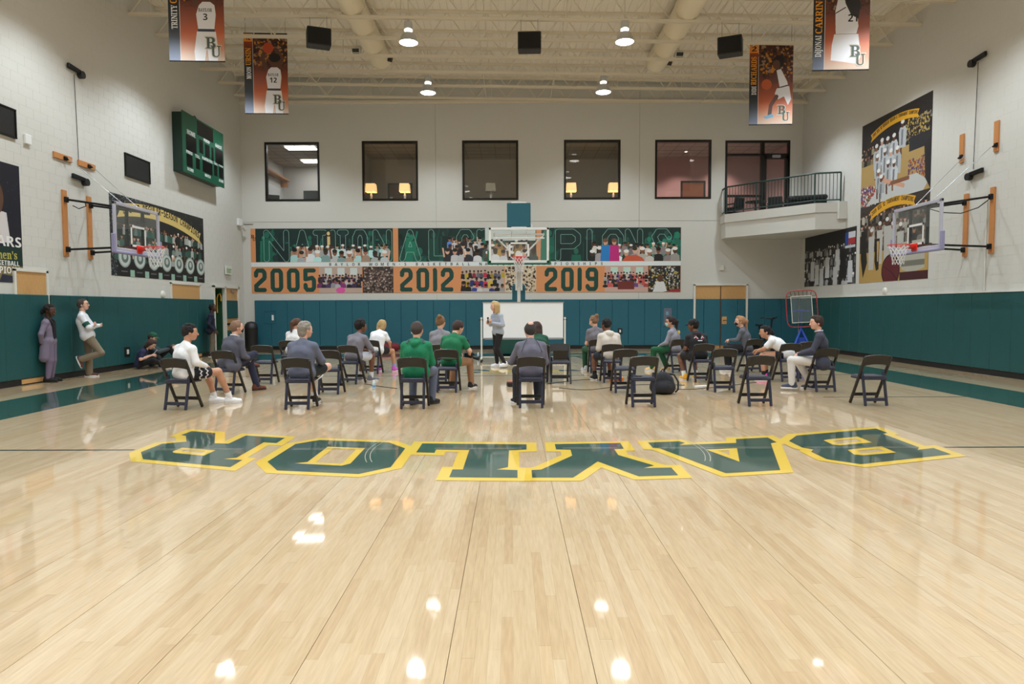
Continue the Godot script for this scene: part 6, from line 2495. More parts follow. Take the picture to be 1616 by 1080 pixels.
func make_head() -> MB:
	# faces -z, centred between the ears, about 0.23 m from chin to crown
	var b := [
		[Vector3(0, 0.035, 0.02), 0.088, Vector3(0, 0.03, -0.025), 0.08],
		[Vector3(0, -0.01, -0.03), 0.07, Vector3(0, -0.05, -0.045), 0.055],
		[Vector3(-0.025, -0.085, -0.055), 0.028, Vector3(0.025, -0.085, -0.055), 0.028],
		[Vector3(-0.045, -0.03, -0.055), 0.03, Vector3(0.045, -0.03, -0.055), 0.03],
		[Vector3(0, -0.03, 0.02), 0.062, Vector3(0, -0.11, 0.03), 0.055],
	]
	var m := form(b, 0.0085, 0.03)
	m.add(form([[Vector3(0, 0.01, -0.1), 0.009, Vector3(0, -0.028, -0.117), 0.013], [Vector3(-0.012, -0.03, -0.106), 0.009, Vector3(0.012, -0.03, -0.106), 0.009]], 0.005, 0.01))
	for s in [-1, 1]:
		m.sphere(Vector3(s * 0.082, -0.008, 0.008), Vector3(0.012, 0.032, 0.02), 10, 8)
	var keep := m.col
	for s in [-1, 1]:
		m.col = Color(0.8, 0.78, 0.76)
		m.sphere(Vector3(s * 0.032, 0.012, -0.089), Vector3(0.015, 0.009, 0.012), 10, 6)
		m.col = Color(0.03, 0.02, 0.02)
		m.sphere(Vector3(s * 0.032, 0.012, -0.099), Vector3(0.007, 0.007, 0.004), 8, 6)
		m.col = Color(0.05, 0.035, 0.03)
		m.sphere(Vector3(s * 0.034, 0.032, -0.094), Vector3(0.02, 0.0045, 0.009), 8, 5)
	m.col = Color(0.42, 0.16, 0.14)
	m.sphere(Vector3(0, -0.062, -0.096), Vector3(0.024, 0.007, 0.008), 10, 6)
	m.col = keep
	return m


func make_hand(curl: float) -> MB:
	# wrist at the origin, fingers along -y, palm towards -z, thumb towards +x
	var b := []
	for k in 4:
		var x := 0.03 - 0.02 * k
		b.append([Vector3(x * 0.6, -0.01, 0), 0.014, Vector3(x, -0.085, 0), 0.0115])
		var l: float = [0.07, 0.08, 0.074, 0.058][k]
		var d1 := Vector3(0, -cos(curl), -sin(curl))
		var d2 := Vector3(0, -cos(curl * 2.1), -sin(curl * 2.1))
		var k1 := Vector3(x, -0.088, 0) + d1 * l * 0.5
		b.append([Vector3(x, -0.088, 0), 0.0105, k1, 0.0095])
		b.append([k1, 0.0095, k1 + d2 * l * 0.5, 0.008])
	b.append([Vector3(0.02, -0.02, -0.004), 0.014, Vector3(0.045, -0.055, -0.015), 0.0125])
	b.append([Vector3(0.045, -0.055, -0.015), 0.0115, Vector3(0.05, -0.085, -0.03 - curl * 0.015), 0.0095])
	return form(b, 0.006, 0.007)


func make_hair(style: String) -> ArrayMesh:
	var cap := [[Vector3(0, 0.05, 0.022), 0.091, Vector3(0, 0.076, -0.02), 0.07], [Vector3(-0.012, 0.0, 0.045), 0.078, Vector3(0.012, 0.03, 0.04), 0.085], [Vector3(-0.048, 0.03, -0.01), 0.048, Vector3(0.048, 0.03, -0.01), 0.048]]
	var b := cap.duplicate()
	var soft := 0.03
	var bump := 0.0
	match style:
		"short":
			b = [[Vector3(0, 0.055, 0.025), 0.09, Vector3(0, 0.08, -0.02), 0.068], [Vector3(-0.018, 0.01, 0.035), 0.078, Vector3(0.018, 0.01, 0.035), 0.078], [Vector3(0, -0.05, 0.05), 0.052, Vector3(0, 0, 0.05), 0.07], [Vector3(-0.05, 0.04, -0.02), 0.046, Vector3(0.05, 0.04, -0.02), 0.046]]
		"crop":
			b = [[Vector3(0, 0.05, 0.025), 0.087, Vector3(0, 0.072, -0.015), 0.066], [Vector3(-0.015, 0.005, 0.035), 0.077, Vector3(0.015, 0.005, 0.035), 0.077], [Vector3(0, -0.045, 0.05), 0.05, Vector3(0, 0, 0.05), 0.068], [Vector3(-0.045, 0.035, -0.012), 0.046, Vector3(0.045, 0.035, -0.012), 0.046]]
		"fringe":
			b = [[Vector3(-0.02, 0.0, 0.038), 0.079, Vector3(0.02, 0.0, 0.038), 0.079], [Vector3(0, -0.045, 0.05), 0.05, Vector3(0, 0, 0.05), 0.07], [Vector3(-0.05, 0.02, 0.0), 0.044, Vector3(-0.045, 0.05, -0.01), 0.04], [Vector3(0.05, 0.02, 0.0), 0.044, Vector3(0.045, 0.05, -0.01), 0.04]]
		"wavy":
			bump = 0.013
			b.append([Vector3(-0.03, -0.05, 0.055), 0.05, Vector3(0.03, -0.05, 0.055), 0.05])
			b.append([Vector3(-0.035, -0.085, 0.06), 0.03, Vector3(0.035, -0.085, 0.06), 0.03])
		"curly":
			bump = 0.024
			b.append([Vector3(0, 0.07, 0.02), 0.1, Vector3(0, 0.02, 0.06), 0.09])
		"tight":
			bump = 0.012
		"long":
			b.append([Vector3(-0.045, 0.0, 0.06), 0.065, Vector3(-0.05, -0.2, 0.07), 0.045])
			b.append([Vector3(0.045, 0.0, 0.06), 0.065, Vector3(0.05, -0.2, 0.07), 0.045])
			b.append([Vector3(-0.08, 0.02, 0.0), 0.03, Vector3(-0.085, -0.16, 0.0), 0.03])
			b.append([Vector3(0.08, 0.02, 0.0), 0.03, Vector3(0.085, -0.16, 0.0), 0.03])
			b.append([Vector3(0, -0.1, 0.075), 0.05, Vector3(0, -0.25, 0.09), 0.035])
		"bob":
			b.append([Vector3(-0.05, 0.0, 0.04), 0.062, Vector3(-0.055, -0.1, 0.045), 0.05])
			b.append([Vector3(0.05, 0.0, 0.04), 0.062, Vector3(0.055, -0.1, 0.045), 0.05])
		"pony":
			b.append([Vector3(0, 0.06, 0.1), 0.035, Vector3(0, 0.0, 0.15), 0.042])
			b.append([Vector3(0, 0.0, 0.15), 0.042, Vector3(0, -0.2, 0.14), 0.024])
		"low":
			b.append([Vector3(0, 0.0, 0.11), 0.05, Vector3(0.01, -0.05, 0.15), 0.045])
			bump = 0.01
		"bun":
			b.append([Vector3(0, 0.1, 0.09), 0.045, Vector3(0.01, 0.12, 0.1), 0.05])
			bump = 0.006
	if bump > 0.0:
		var r := RandomNumberGenerator.new()
		r.seed = style.hash()
		for k in 70:
			var q := Vector3(r.randfn(), absf(r.randfn()) * 0.9 - 0.15, r.randfn() * 0.8 + 0.45).normalized()
			if q.z < -0.35 and q.y < 0.6:
				continue
			var c := Vector3(0, 0.045, 0.02) + q * (0.088 + (0.02 if style == "curly" else 0.004))
			b.append([c, bump, c + q * 0.004, bump])
		soft = 0.014
	return form(b, 0.0105, soft).mesh()


func hair_of(style: String) -> ArrayMesh:
	if not hair_forms.has(style):
		hair_forms[style] = make_hair(style)
	return hair_forms[style]


func aim(dir: Vector3, palm: Vector3) -> Basis:
	# a basis whose -y runs along dir and whose -z leans to palm
	var y := -dir.normalized()
	var z := -(palm - y * palm.dot(y)).normalized()
	return Basis(y.cross(z), y, z)


func person(a: Dictionary) -> Node3D:
	# joints are given in the figure's own frame: -z ahead, +x to its right, feet on y = 0
	var o := thing("person", a.label, "person", Vector3(a.x, a.get("y", 0.0), -a.d), -deg_to_rad(a.get("turn", 0.0)))
	var size: float = a.get("size", 1.0)
	var female: bool = a.get("female", false)
	var seated: bool = a.get("seated", true)
	var wide: float = (0.152 if female else 0.176) * size
	var hip: Vector3 = a.get("hip", Vector3(0, 0.545, 0.02) if seated else Vector3(0, 0.93 * size, 0))
	var lean: float = deg_to_rad(a.get("lean", 6.0))
	var side: float = deg_to_rad(a.get("side", 0.0))
	var long: float = a.get("torso", 0.47 if seated else 0.5) * size
	var twist: float = deg_to_rad(a.get("twist", 0.0))
	var tb := Basis(Vector3.UP, -twist) * Basis(Vector3.BACK, -side) * Basis(Vector3.RIGHT, -lean)
	var bend := Basis(Vector3.UP, -twist) * Basis(Vector3.BACK, -side) * Basis(Vector3.RIGHT, -lean - deg_to_rad(a.get("stoop", 8.0)))
	var chest := hip + tb * Vector3(0, long * 0.62, 0)
	var neck := chest + bend * Vector3(0, long * 0.38, 0)
	var sl := neck + bend * Vector3(-wide, -0.075, 0.0)
	var sr := neck + bend * Vector3(wide, -0.075, 0.0)
	var hy: float = deg_to_rad(a.get("look", 0.0))
	var hp: float = deg_to_rad(a.get("nod", 0.0))
	var hb := Basis(Vector3.UP, -hy) * Basis(Vector3.RIGHT, -hp)
	var head := neck + bend * Vector3(0, 0.1, -0.01) + hb * Vector3(0, 0.085, -0.02)
	var leg := func(key: String, dflt: Vector3) -> Vector3: return a.get(key, dflt)
	var hl := hip + Vector3(-0.085, 0, 0) * size
	var hr := hip + Vector3(0.085, 0, 0) * size
	var kl: Vector3 = leg.call("kl", Vector3(-0.13, 0.53, -0.42) if seated else Vector3(-0.09, 0.49, -0.02) * size)
	var kr: Vector3 = leg.call("kr", Vector3(0.13, 0.53, -0.42) if seated else Vector3(0.09, 0.49, -0.02) * size)
	var al: Vector3 = leg.call("al", Vector3(-0.14, 0.09, -0.36) if seated else Vector3(-0.1, 0.09, 0.02))
	var ar: Vector3 = leg.call("ar", Vector3(0.14, 0.09, -0.36) if seated else Vector3(0.1, 0.09, 0.02))
	var el: Vector3 = leg.call("el", Vector3(-wide - 0.06, 0.68, -0.08))
	var er: Vector3 = leg.call("er", Vector3(wide + 0.06, 0.68, -0.08))
	var wl: Vector3 = leg.call("wl", Vector3(-0.1, 0.63, -0.28))
	var wr: Vector3 = leg.call("wr", Vector3(0.1, 0.63, -0.28))
	var fat: float = a.get("fat", 1.0)
	var tr := (0.088 if female else 0.1) * size * fat
	var torso := func(g: float) -> Array:
		return [
			[hl, tr + 0.012 + g, hr, tr + 0.012 + g],
			[hip + Vector3(-0.06, 0.02, 0) * size, tr + g, chest + bend * Vector3(-0.085, 0, 0) * size, tr + g],
			[hip + Vector3(0.06, 0.02, 0) * size, tr + g, chest + bend * Vector3(0.085, 0, 0) * size, tr + g],
			[chest + bend * Vector3(-0.085, 0, 0) * size, tr + g, sl + bend * Vector3(0.05, -0.03, 0), tr * 0.72 + g],
			[chest + bend * Vector3(0.085, 0, 0) * size, tr + g, sr + bend * Vector3(-0.05, -0.03, 0), tr * 0.72 + g],
			[sl, 0.055 + g, sr, 0.055 + g],
			[neck + bend * Vector3(-0.03, -0.02, 0.012), 0.045 + g, sl, 0.052 + g],
			[neck + bend * Vector3(0.03, -0.02, 0.012), 0.045 + g, sr, 0.052 + g],
			[hip + tb * Vector3(0, 0.08, 0.012), tr + g, chest + bend * Vector3(0, 0.02, 0.012), tr + g],
			[chest + bend * Vector3(0, 0.02, 0.012), tr + g, neck + bend * Vector3(0, -0.07, 0.014), tr * 0.66 + g],
		]
	var thick := 0.9 if female else 1.0
	# body
	var skin: Color = a.get("skin", rgb8(206, 158, 134)).srgb_to_linear()
	var bones: Array = torso.call(-0.008)
	bones.append([neck + bend * Vector3(0, -0.02, 0), 0.058 * thick, head + hb * Vector3(0, -0.06, 0.015), 0.052 * thick])
	for s in [[sl, el, wl], [sr, er, wr]]:
		bones.append([s[0], 0.05 * thick, s[1], 0.041 * thick])
		bones.append([s[1], 0.041 * thick, s[2], 0.028 * thick])
	for s in [[hl, kl, al], [hr, kr, ar]]:
		bones.append([s[0], 0.085 * fat, s[1], 0.056 * thick])
		bones.append([s[1], 0.056 * thick, s[1].lerp(s[2], 0.3), 0.055 * thick])
		bones.append([s[1].lerp(s[2], 0.3), 0.055 * thick, s[2], 0.035])
	var body := form(bones, 0.021, 0.03)
	var whole := MB.new()
	whole.add(body, Transform3D.IDENTITY, skin)
	whole.add(head_form, Transform3D(hb.scaled(Vector3.ONE * a.get("head", 1.0)), head), skin)
	var pl: Vector3 = a.get("pl", Vector3(0.6, -0.6, 0))
	var prr: Vector3 = a.get("pr", Vector3(-0.6, -0.6, 0))
	var grip: bool = a.get("grip", false)
	var hm := fist_form if grip else hand_form
	whole.add(hm, Transform3D(aim(wr - er, prr), wr).scaled_local(Vector3(-1, 1, 1)), skin)
	whole.add(hm, Transform3D(aim(wl - el, pl), wl), skin)
	var sm := paint("skin", Color.WHITE, 0.5)
	sm.vertex_color_use_as_albedo = true
	obj("body", whole, sm, o)
	# top
	var tops: Array = torso.call(0.014)
	tops.append([neck + bend * Vector3(0, -0.035, 0.01), 0.068 * thick, neck + bend * Vector3(0, 0.012, 0.006), 0.062 * thick])
	var sleeve: float = a.get("sleeve", 1.0)
	for s in [[sl, el, wl], [sr, er, wr]]:
		if sleeve > 0.5:
			tops.append([s[0], 0.068 * thick, s[1], 0.056 * thick])
			tops.append([s[1], 0.056 * thick, s[1].lerp(s[2], 0.93), 0.042 * thick])
		elif sleeve > 0.0:
			tops.append([s[0], 0.07 * thick, s[0].lerp(s[1], 0.62), 0.064 * thick])
	if a.get("hood", false):
		tops.append([neck + bend * Vector3(-0.075, -0.0, 0.03), 0.038, neck + bend * Vector3(0, -0.06, 0.11), 0.05])
		tops.append([neck + bend * Vector3(0.075, -0.0, 0.03), 0.038, neck + bend * Vector3(0, -0.06, 0.11), 0.05])
		tops.append([neck + bend * Vector3(0, -0.06, 0.11), 0.05, neck + bend * Vector3(0, -0.14, 0.11), 0.025])
	if a.get("coat", 0.0) > 0.0:
		var drop: float = a.coat
		tops.append([hl + Vector3(-0.02, 0, 0.03), tr + 0.02, hl + Vector3(-0.06, -drop, 0.06), tr + 0.015])
		tops.append([hr + Vector3(0.02, 0, 0.03), tr + 0.02, hr + Vector3(0.06, -drop, 0.06), tr + 0.015])
	obj(a.get("top_name", "shirt"), form(tops, 0.0175, 0.022), cloth(a.top), o)
	# legs
	if a.has("legs"):
		var bottoms := [[hl, tr + 0.02, hr, tr + 0.02], [hip + Vector3(0, 0.06, 0), tr + 0.005, hip, tr + 0.01]]
		var cut_: float = a.get("cut", 1.0)
		for s in [[hl, kl, al], [hr, kr, ar]]:
			if cut_ >= 1.0:
				bottoms.append([s[0], 0.1 * fat, s[1], 0.071])
				bottoms.append([s[1], 0.071, s[2] + Vector3(0, 0.0, 0), a.get("cuff", 0.058)])
			else:
				bottoms.append([s[0], 0.105 * fat, s[0].lerp(s[1], cut_), 0.092])
		obj("shorts" if cut_ < 1.0 else "trousers", form(bottoms, 0.0175, 0.022), cloth(a.legs), o)
	# shoes
	var st: float = a.get("toe", 0.0)
	for k in 2:
		var at: Vector3 = al if k == 0 else ar
		var yaw: float = deg_to_rad(a.get("toe_l" if k == 0 else "toe_r", st + (-8.0 if k == 0 else 8.0)))
		var pitch: float = deg_to_rad(a.get("lift_l" if k == 0 else "lift_r", 0.0))
		var xf := Transform3D(Basis(Vector3.UP, -yaw) * Basis(Vector3.RIGHT, pitch), at - Vector3(0, 0.088, 0))
		if pitch != 0.0:
			xf.origin = at - xf.basis * Vector3(0, 0.088, 0)
		var sh := put("shoe", shoe_form, cloth(a.get("shoe", rgb8(40, 40, 44))), o, xf)
		put("sole", sole_form, paint("sole_" + a.get("sole", Color.WHITE).to_html(false), a.get("sole", rgb8(226, 226, 228)), 0.6), sh)
		if a.has("sock"):
			var b := MB.new()
			b.tube(at + Vector3(0, -0.03, 0), at.lerp(kl if k == 0 else kr, 0.24), 0.044, 0.05, 12, false)
			obj("sock", b, cloth(a.sock), o)
	# hair, cap, mask, glasses
	var hx := Transform3D(hb.scaled(Vector3.ONE * a.get("head", 1.0)), head)
	if a.get("hair", "") != "":
		put("hair", hair_of(a.hair), cloth(a.get("hair_color", rgb8(40, 30, 26))), o, hx)
	if a.has("cap"):
		var b := MB.new()
		b.lathe([Vector2(0.1, 0.035), Vector2(0.102, 0.06), Vector2(0.092, 0.105), Vector2(0.06, 0.137), Vector2(0.0, 0.148)], 20, Transform3D(Basis.from_scale(Vector3(0.94, 1, 1.06)), Vector3(0, 0, 0.005)))
		var brim := PackedVector2Array()
		for k in 13:
			var w := PI * k / 12.0
			brim.append(Vector2(cos(w) * 0.085, sin(w) * 0.09))
		b.prism(brim, -0.004, 0.004, Transform3D(Basis(Vector3.RIGHT, -PI / 2 - 0.2), Vector3(0, 0.042, -0.085)))
		obj("cap", b, cloth(a.cap), o, hx)
	if a.has("mask"):
		var b := form([[Vector3(-0.04, -0.05, -0.075), 0.034, Vector3(0.04, -0.05, -0.075), 0.034], [Vector3(0, -0.03, -0.09), 0.032, Vector3(0, -0.075, -0.075), 0.034]], 0.008, 0.02)
		for s in [-1, 1]:
			b.path([Vector3(s * 0.07, -0.045, -0.05), Vector3(s * 0.088, -0.015, 0.0), Vector3(s * 0.092, 0.0, 0.02)], 0.003, 4)
		obj("face_mask", b, cloth(a.mask), o, hx)
	if a.get("glasses", false):
		var b := MB.new()
		for s in [-1, 1]:
			b.torus(Vector3(s * 0.034, 0.01, -0.106), 0.024, 0.0025, Vector3.BACK, 16, 5)
			b.path([Vector3(s * 0.058, 0.015, -0.104), Vector3(s * 0.086, 0.012, -0.02), Vector3(s * 0.088, 0.0, 0.02)], 0.0025, 4)
		b.tube(Vector3(-0.01, 0.012, -0.107), Vector3(0.01, 0.012, -0.107), 0.0025)
		obj("glasses", b, M.black_plastic, o, hx)
	a["_neck"] = neck
	a["_bend"] = bend
	a["_chest"] = chest
	a["_hx"] = hx
	return o


func people() -> void:
	head_form = make_head()
	hand_form = make_hand(0.35)
	fist_form = make_hand(0.95)
	shoe_form = form([[Vector3(0, 0.05, 0.055), 0.042, Vector3(0, 0.045, -0.06), 0.044], [Vector3(0, 0.045, -0.06), 0.044, Vector3(0.005, 0.035, -0.15), 0.036], [Vector3(0, 0.095, 0.035), 0.046, Vector3(0, 0.06, 0.02), 0.05]], 0.011, 0.02, 0.02).mesh()
	var so := MB.new()
	var outline_ := PackedVector2Array()
	for k in 20:
		var w := TAU * k / 20.0
		var q := Vector2(cos(w) * 0.048, sin(w) * 0.145 + 0.048)
		if sin(w) < -0.3:
			q.x *= 0.86
		outline_.append(q)
	so.prism(outline_, 0.0, 0.03, Transform3D(Basis(Vector3.RIGHT, -PI / 2), Vector3.ZERO))
	sole_form = so.mesh()
	roster()


func roster() -> void:
	var pale := rgb8(222, 172, 150)
	var tan_ := rgb8(196, 144, 116)
	var brown := rgb8(122, 80, 60)
	var deep := rgb8(84, 54, 42)
	var o: Node3D
	var b: MB
	var a: Dictionary
	# --- standing along the left wall
	a = {"label": "woman in a long grey cardigan standing against the left pads", "x": -9.77, "d": 13.98, "turn": 74, "seated": false, "female": true, "size": 0.93, "lean": -4, "stoop": 6, "look": 12, "nod": 6,
		"skin": deep, "hair": "low", "hair_color": rgb8(26, 20, 20), "top": rgb8(122, 112, 132), "top_name": "cardigan", "coat": 0.34, "legs": rgb8(116, 104, 128), "cuff": 0.045, "shoe": rgb8(18, 18, 20), "sole": Color(0.08, 0.08, 0.08),
		"el": Vector3(-0.26, 1.02, 0.04), "wl": Vector3(-0.17, 0.84, 0.06), "er": Vector3(0.27, 1.02, 0.06), "wr": Vector3(0.2, 0.84, 0.08), "cut": 1.0}
	o = person(a)
	b = MB.new()
	b.path(curved([a._neck + Vector3(-0.06, 0.03, 0.02), a._neck + Vector3(-0.07, -0.05, -0.09), a._chest + Vector3(-0.04, -0.02, -0.11), a._chest + Vector3(-0.03, -0.22, -0.12)]), 0.026, 8)
	b.path(curved([a._neck + Vector3(0.06, 0.03, 0.02), a._neck + Vector3(0.07, -0.05, -0.09), a._chest + Vector3(0.04, -0.02, -0.11), a._chest + Vector3(0.03, -0.24, -0.12)]), 0.026, 8)
	obj("scarf", b, cloth(rgb8(30, 26, 32)), o)
	a = {"label": "man in a white pullover and khaki trousers leaning on the left pads, arms crossed", "x": -9.62, "d": 14.95, "turn": 66, "seated": false, "size": 1.02, "lean": -13, "stoop": 10, "hip": Vector3(0, 0.95, -0.03), "look": 8, "nod": -6, "fat": 1.12,
		"skin": pale, "hair": "crop", "hair_color": rgb8(74, 60, 52), "glasses": true, "top": rgb8(232, 232, 238), "top_name": "pullover", "legs": rgb8(130, 116, 98), "shoe": rgb8(96, 60, 56), "cuff": 0.075,
		"el": Vector3(-0.27, 1.13, -0.1), "wl": Vector3(0.12, 1.2, -0.2), "er": Vector3(0.27, 1.13, -0.1), "wr": Vector3(-0.1, 1.17, -0.25), "pl": Vector3(0, 0, 1), "pr": Vector3(0, 0, 1),
		"kl": Vector3(-0.09, 0.5, -0.03), "al": Vector3(-0.1, 0.09, -0.02), "kr": Vector3(0.12, 0.55, -0.3), "ar": Vector3(0.11, 0.42, 0.08), "lift_r": -70.0}
	o = person(a)
	b = MB.new()
	b.tube((a.er as Vector3) + Vector3(-0.012, 0.03, 0.02), (a.er as Vector3).lerp(Vector3(0.18, 1.36, 0.07), 0.42), 0.07, 0.074, 14, false)
	obj("sleeve_band", b, cloth(rgb8(16, 78, 66)), o)
	a = {"label": "man in a navy blazer standing beside the open doorway", "x": -9.66, "d": 21.3, "turn": 70, "seated": false, "size": 0.97, "lean": -2, "look": 5, "skin": deep, "hair": "crop", "hair_color": rgb8(18, 15, 15),
		"top": rgb8(24, 28, 50), "top_name": "blazer", "coat": 0.08, "legs": rgb8(112, 100, 86), "shoe": rgb8(40, 30, 28), "el": Vector3(-0.27, 1.05, 0.06), "wl": Vector3(-0.2, 0.84, -0.1), "er": Vector3(0.27, 1.05, 0.06), "wr": Vector3(0.2, 0.84, -0.1)}
	o = person(a)
	b = MB.new()
	b.prism(PackedVector2Array([Vector2(-0.05, 0), Vector2(0.05, 0), Vector2(0.03, -0.36), Vector2(-0.01, -0.36)]), 0.0, 0.01, Transform3D(a._bend * Basis(Vector3.UP, PI) , a._neck + a._bend * Vector3(0, -0.0, -0.095)))
	obj("shirt_front", b, cloth(rgb8(190, 200, 222)), o)
	b = MB.new()
	b.sphere(Vector3(0, -0.075, -0.05), Vector3(0.055, 0.045, 0.055), 12, 8)
	obj("beard", b, cloth(rgb8(20, 16, 15)), o, a._hx)
	# --- sitting on the floor by the left wall
	a = {"label": "child in a navy T-shirt sitting on the floor with a phone", "x": -9.55, "d": 17.05, "turn": 72, "size": 0.86, "hip": Vector3(0, 0.13, 0.06), "lean": 14, "stoop": 20, "look": 8, "nod": 42, "sleeve": 0.3, "skin": pale, "hair": "bob", "hair_color": rgb8(66, 48, 42),
		"top": rgb8(34, 36, 72), "top_name": "t_shirt", "legs": rgb8(16, 17, 24), "shoe": rgb8(40, 60, 110), "kl": Vector3(-0.2, 0.26, -0.34), "al": Vector3(-0.05, 0.09, -0.46), "kr": Vector3(0.22, 0.22, -0.3), "ar": Vector3(0.04, 0.09, -0.5),
		"el": Vector3(-0.24, 0.28, -0.02), "wl": Vector3(-0.07, 0.34, -0.24), "er": Vector3(0.24, 0.26, -0.02), "wr": Vector3(0.07, 0.34, -0.24), "grip": true}
	o = person(a)
	phone_at(o, Vector3(0.0, 0.42, -0.31), -0.7, "white phone held by the child on the floor", M.white)
	lettering("B", a._chest + a._bend * Vector3(0.02, 0.0, -0.115), a._bend * Basis(Vector3.UP, PI), 0.09, M.white, o, 0.0, true, "shirt_print")
	a = {"label": "person in a green cap and black trousers sitting on the floor, knees up", "x": -9.5, "d": 17.62, "turn": 72, "hip": Vector3(0, 0.14, 0.08), "lean": -10, "stoop": 12, "look": 5, "nod": 20, "skin": pale, "cap": rgb8(18, 84, 58), "hair": "crop", "hair_color": rgb8(70, 50, 40), "top": rgb8(66, 76, 82), "top_name": "jacket",
		"legs": rgb8(18, 18, 22), "shoe": rgb8(60, 120, 180), "kl": Vector3(-0.12, 0.5, -0.34), "al": Vector3(-0.12, 0.09, -0.58), "kr": Vector3(0.12, 0.5, -0.36), "ar": Vector3(0.12, 0.09, -0.6), "el": Vector3(-0.26, 0.4, -0.1), "wl": Vector3(-0.12, 0.52, -0.36), "er": Vector3(0.26, 0.4, -0.12), "wr": Vector3(0.14, 0.5, -0.4)}
	person(a)
	# --- nearest row
	a = {"label": "person in a white long-sleeved top and dark zigzag shorts, leftmost of those seated on chairs", "x": -5.06, "d": 10.22, "turn": 34, "lean": 2, "stoop": 12, "look": 24, "nod": 2, "torso": 0.45, "skin": tan_, "hair": "tight", "hair_color": rgb8(24, 18, 20), "top": rgb8(236, 236, 240), "top_name": "long_sleeved_top",
		"legs": rgb8(24, 24, 34), "cut": 0.62, "shoe": rgb8(238, 238, 242), "sock": rgb8(236, 236, 240), "kl": Vector3(-0.16, 0.5, -0.46), "al": Vector3(-0.14, 0.09, -0.56), "kr": Vector3(0.14, 0.54, -0.46), "ar": Vector3(0.14, 0.09, -0.66), "er": Vector3(0.24, 0.72, -0.04), "wr": Vector3(0.14, 0.64, -0.26), "toe": 8}
	o = person(a)
	for k in 2:
		b = MB.new()
		var z := []
		for i in 7:
			z.append(Vector3(0.212 - 0.007 * (i - 3) * (i - 3), 0.63 - 0.03 * i, -0.15 - 0.1 * k + (0.03 if i % 2 else 0.0)))
		b.path(z, 0.011, 6)
		obj("white_trim", b, cloth(rgb8(232, 232, 236)), o)
	a = {"label": "grey-haired man in a blue-grey pullover and dark shorts, seen from behind", "x": -3.27, "d": 10.3, "turn": 8, "lean": 4, "stoop": 8, "look": 34, "nod": 4, "torso": 0.48, "fat": 1.1, "skin": pale, "hair": "wavy", "hair_color": rgb8(142, 134, 126), "top": rgb8(98, 102, 122), "top_name": "pullover",
		"legs": rgb8(26, 34, 36), "cut": 0.7, "shoe": rgb8(30, 30, 32), "sock": rgb8(226, 226, 226), "kr": Vector3(0.24, 0.6, -0.4), "ar": Vector3(-0.02, 0.46, -0.52), "lift_r": 20.0, "kl": Vector3(-0.1, 0.5, -0.44), "al": Vector3(0.02, 0.09, -0.42), "er": Vector3(0.27, 0.72, -0.12), "wr": Vector3(0.16, 0.64, -0.3)}
	person(a)
	a = {"label": "man in a green hooded top and grey trousers, seen from behind", "x": -1.5, "d": 10.34, "turn": 4, "lean": 3, "look": 6, "nod": 2, "torso": 0.48, "fat": 1.12, "hood": true, "skin": pale, "hair": "crop", "hair_color": rgb8(70, 60, 58), "top": rgb8(16, 118, 80), "top_name": "hooded_top",
		"legs": rgb8(92, 98, 118), "shoe": rgb8(34, 32, 34), "sole": Color(0.2, 0.2, 0.2), "kr": Vector3(0.2, 0.52, -0.4), "ar": Vector3(0.2, 0.09, -0.22), "kl": Vector3(-0.14, 0.52, -0.4), "al": Vector3(-0.1, 0.09, -0.18), "toe": 20}
	o = person(a)
	b = MB.new()
	for s in [-1, 1]:
		b.path([a._neck + a._bend * Vector3(s * 0.07, 0.03, 0.02), a._neck + a._bend * Vector3(s * 0.12, 0.0, 0.05), a._neck + a._bend * Vector3(s * 0.13, -0.05, 0.075)], 0.018, 7)
	obj("hood_trim", b, cloth(rgb8(74, 84, 92)), o)
	b = MB.new()
	b.add(form([[Vector3(-0.06, -0.06, -0.06), 0.03, Vector3(-0.085, -0.05, -0.02), 0.022]], 0.008, 0.01))
	obj("face_mask", b, cloth(rgb8(220, 224, 230)), o, a._hx)
	a = {"label": "balding man in a grey pullover, seen from behind in the middle", "x": 0.3, "d": 10.38, "turn": -4, "lean": 7, "stoop": 12, "look": -4, "nod": 8, "torso": 0.47, "fat": 1.12, "skin": pale, "hair": "crop", "hair_color": rgb8(56, 50, 50), "top": rgb8(104, 102, 118), "top_name": "pullover",
		"legs": rgb8(30, 32, 44), "shoe": rgb8(28, 28, 32), "el": Vector3(-0.3, 0.68, -0.16), "wl": Vector3(-0.14, 0.66, -0.36), "kl": Vector3(-0.2, 0.52, -0.4), "al": Vector3(-0.22, 0.09, -0.22), "toe_l": -20.0}
	o = person(a)
	b = MB.new()
	for s in [-1, 1]:
		b.path([a._neck + a._bend * Vector3(s * 0.06, 0.035, 0.06), a._neck + a._bend * Vector3(s * 0.11, -0.06, 0.105), a._neck + a._bend * Vector3(s * 0.16, -0.2, 0.115)], 0.005, 5)
	var crown := MB.new()
	crown.sphere(Vector3(0.0, 0.092, 0.058), Vector3(0.052, 0.042, 0.05), 14, 10)
	obj("bald_crown", crown, paint("scalp", rgb8(224, 178, 158), 0.5), o, a._hx)
	obj("shoulder_seam", b, cloth(rgb8(44, 44, 54)), o)
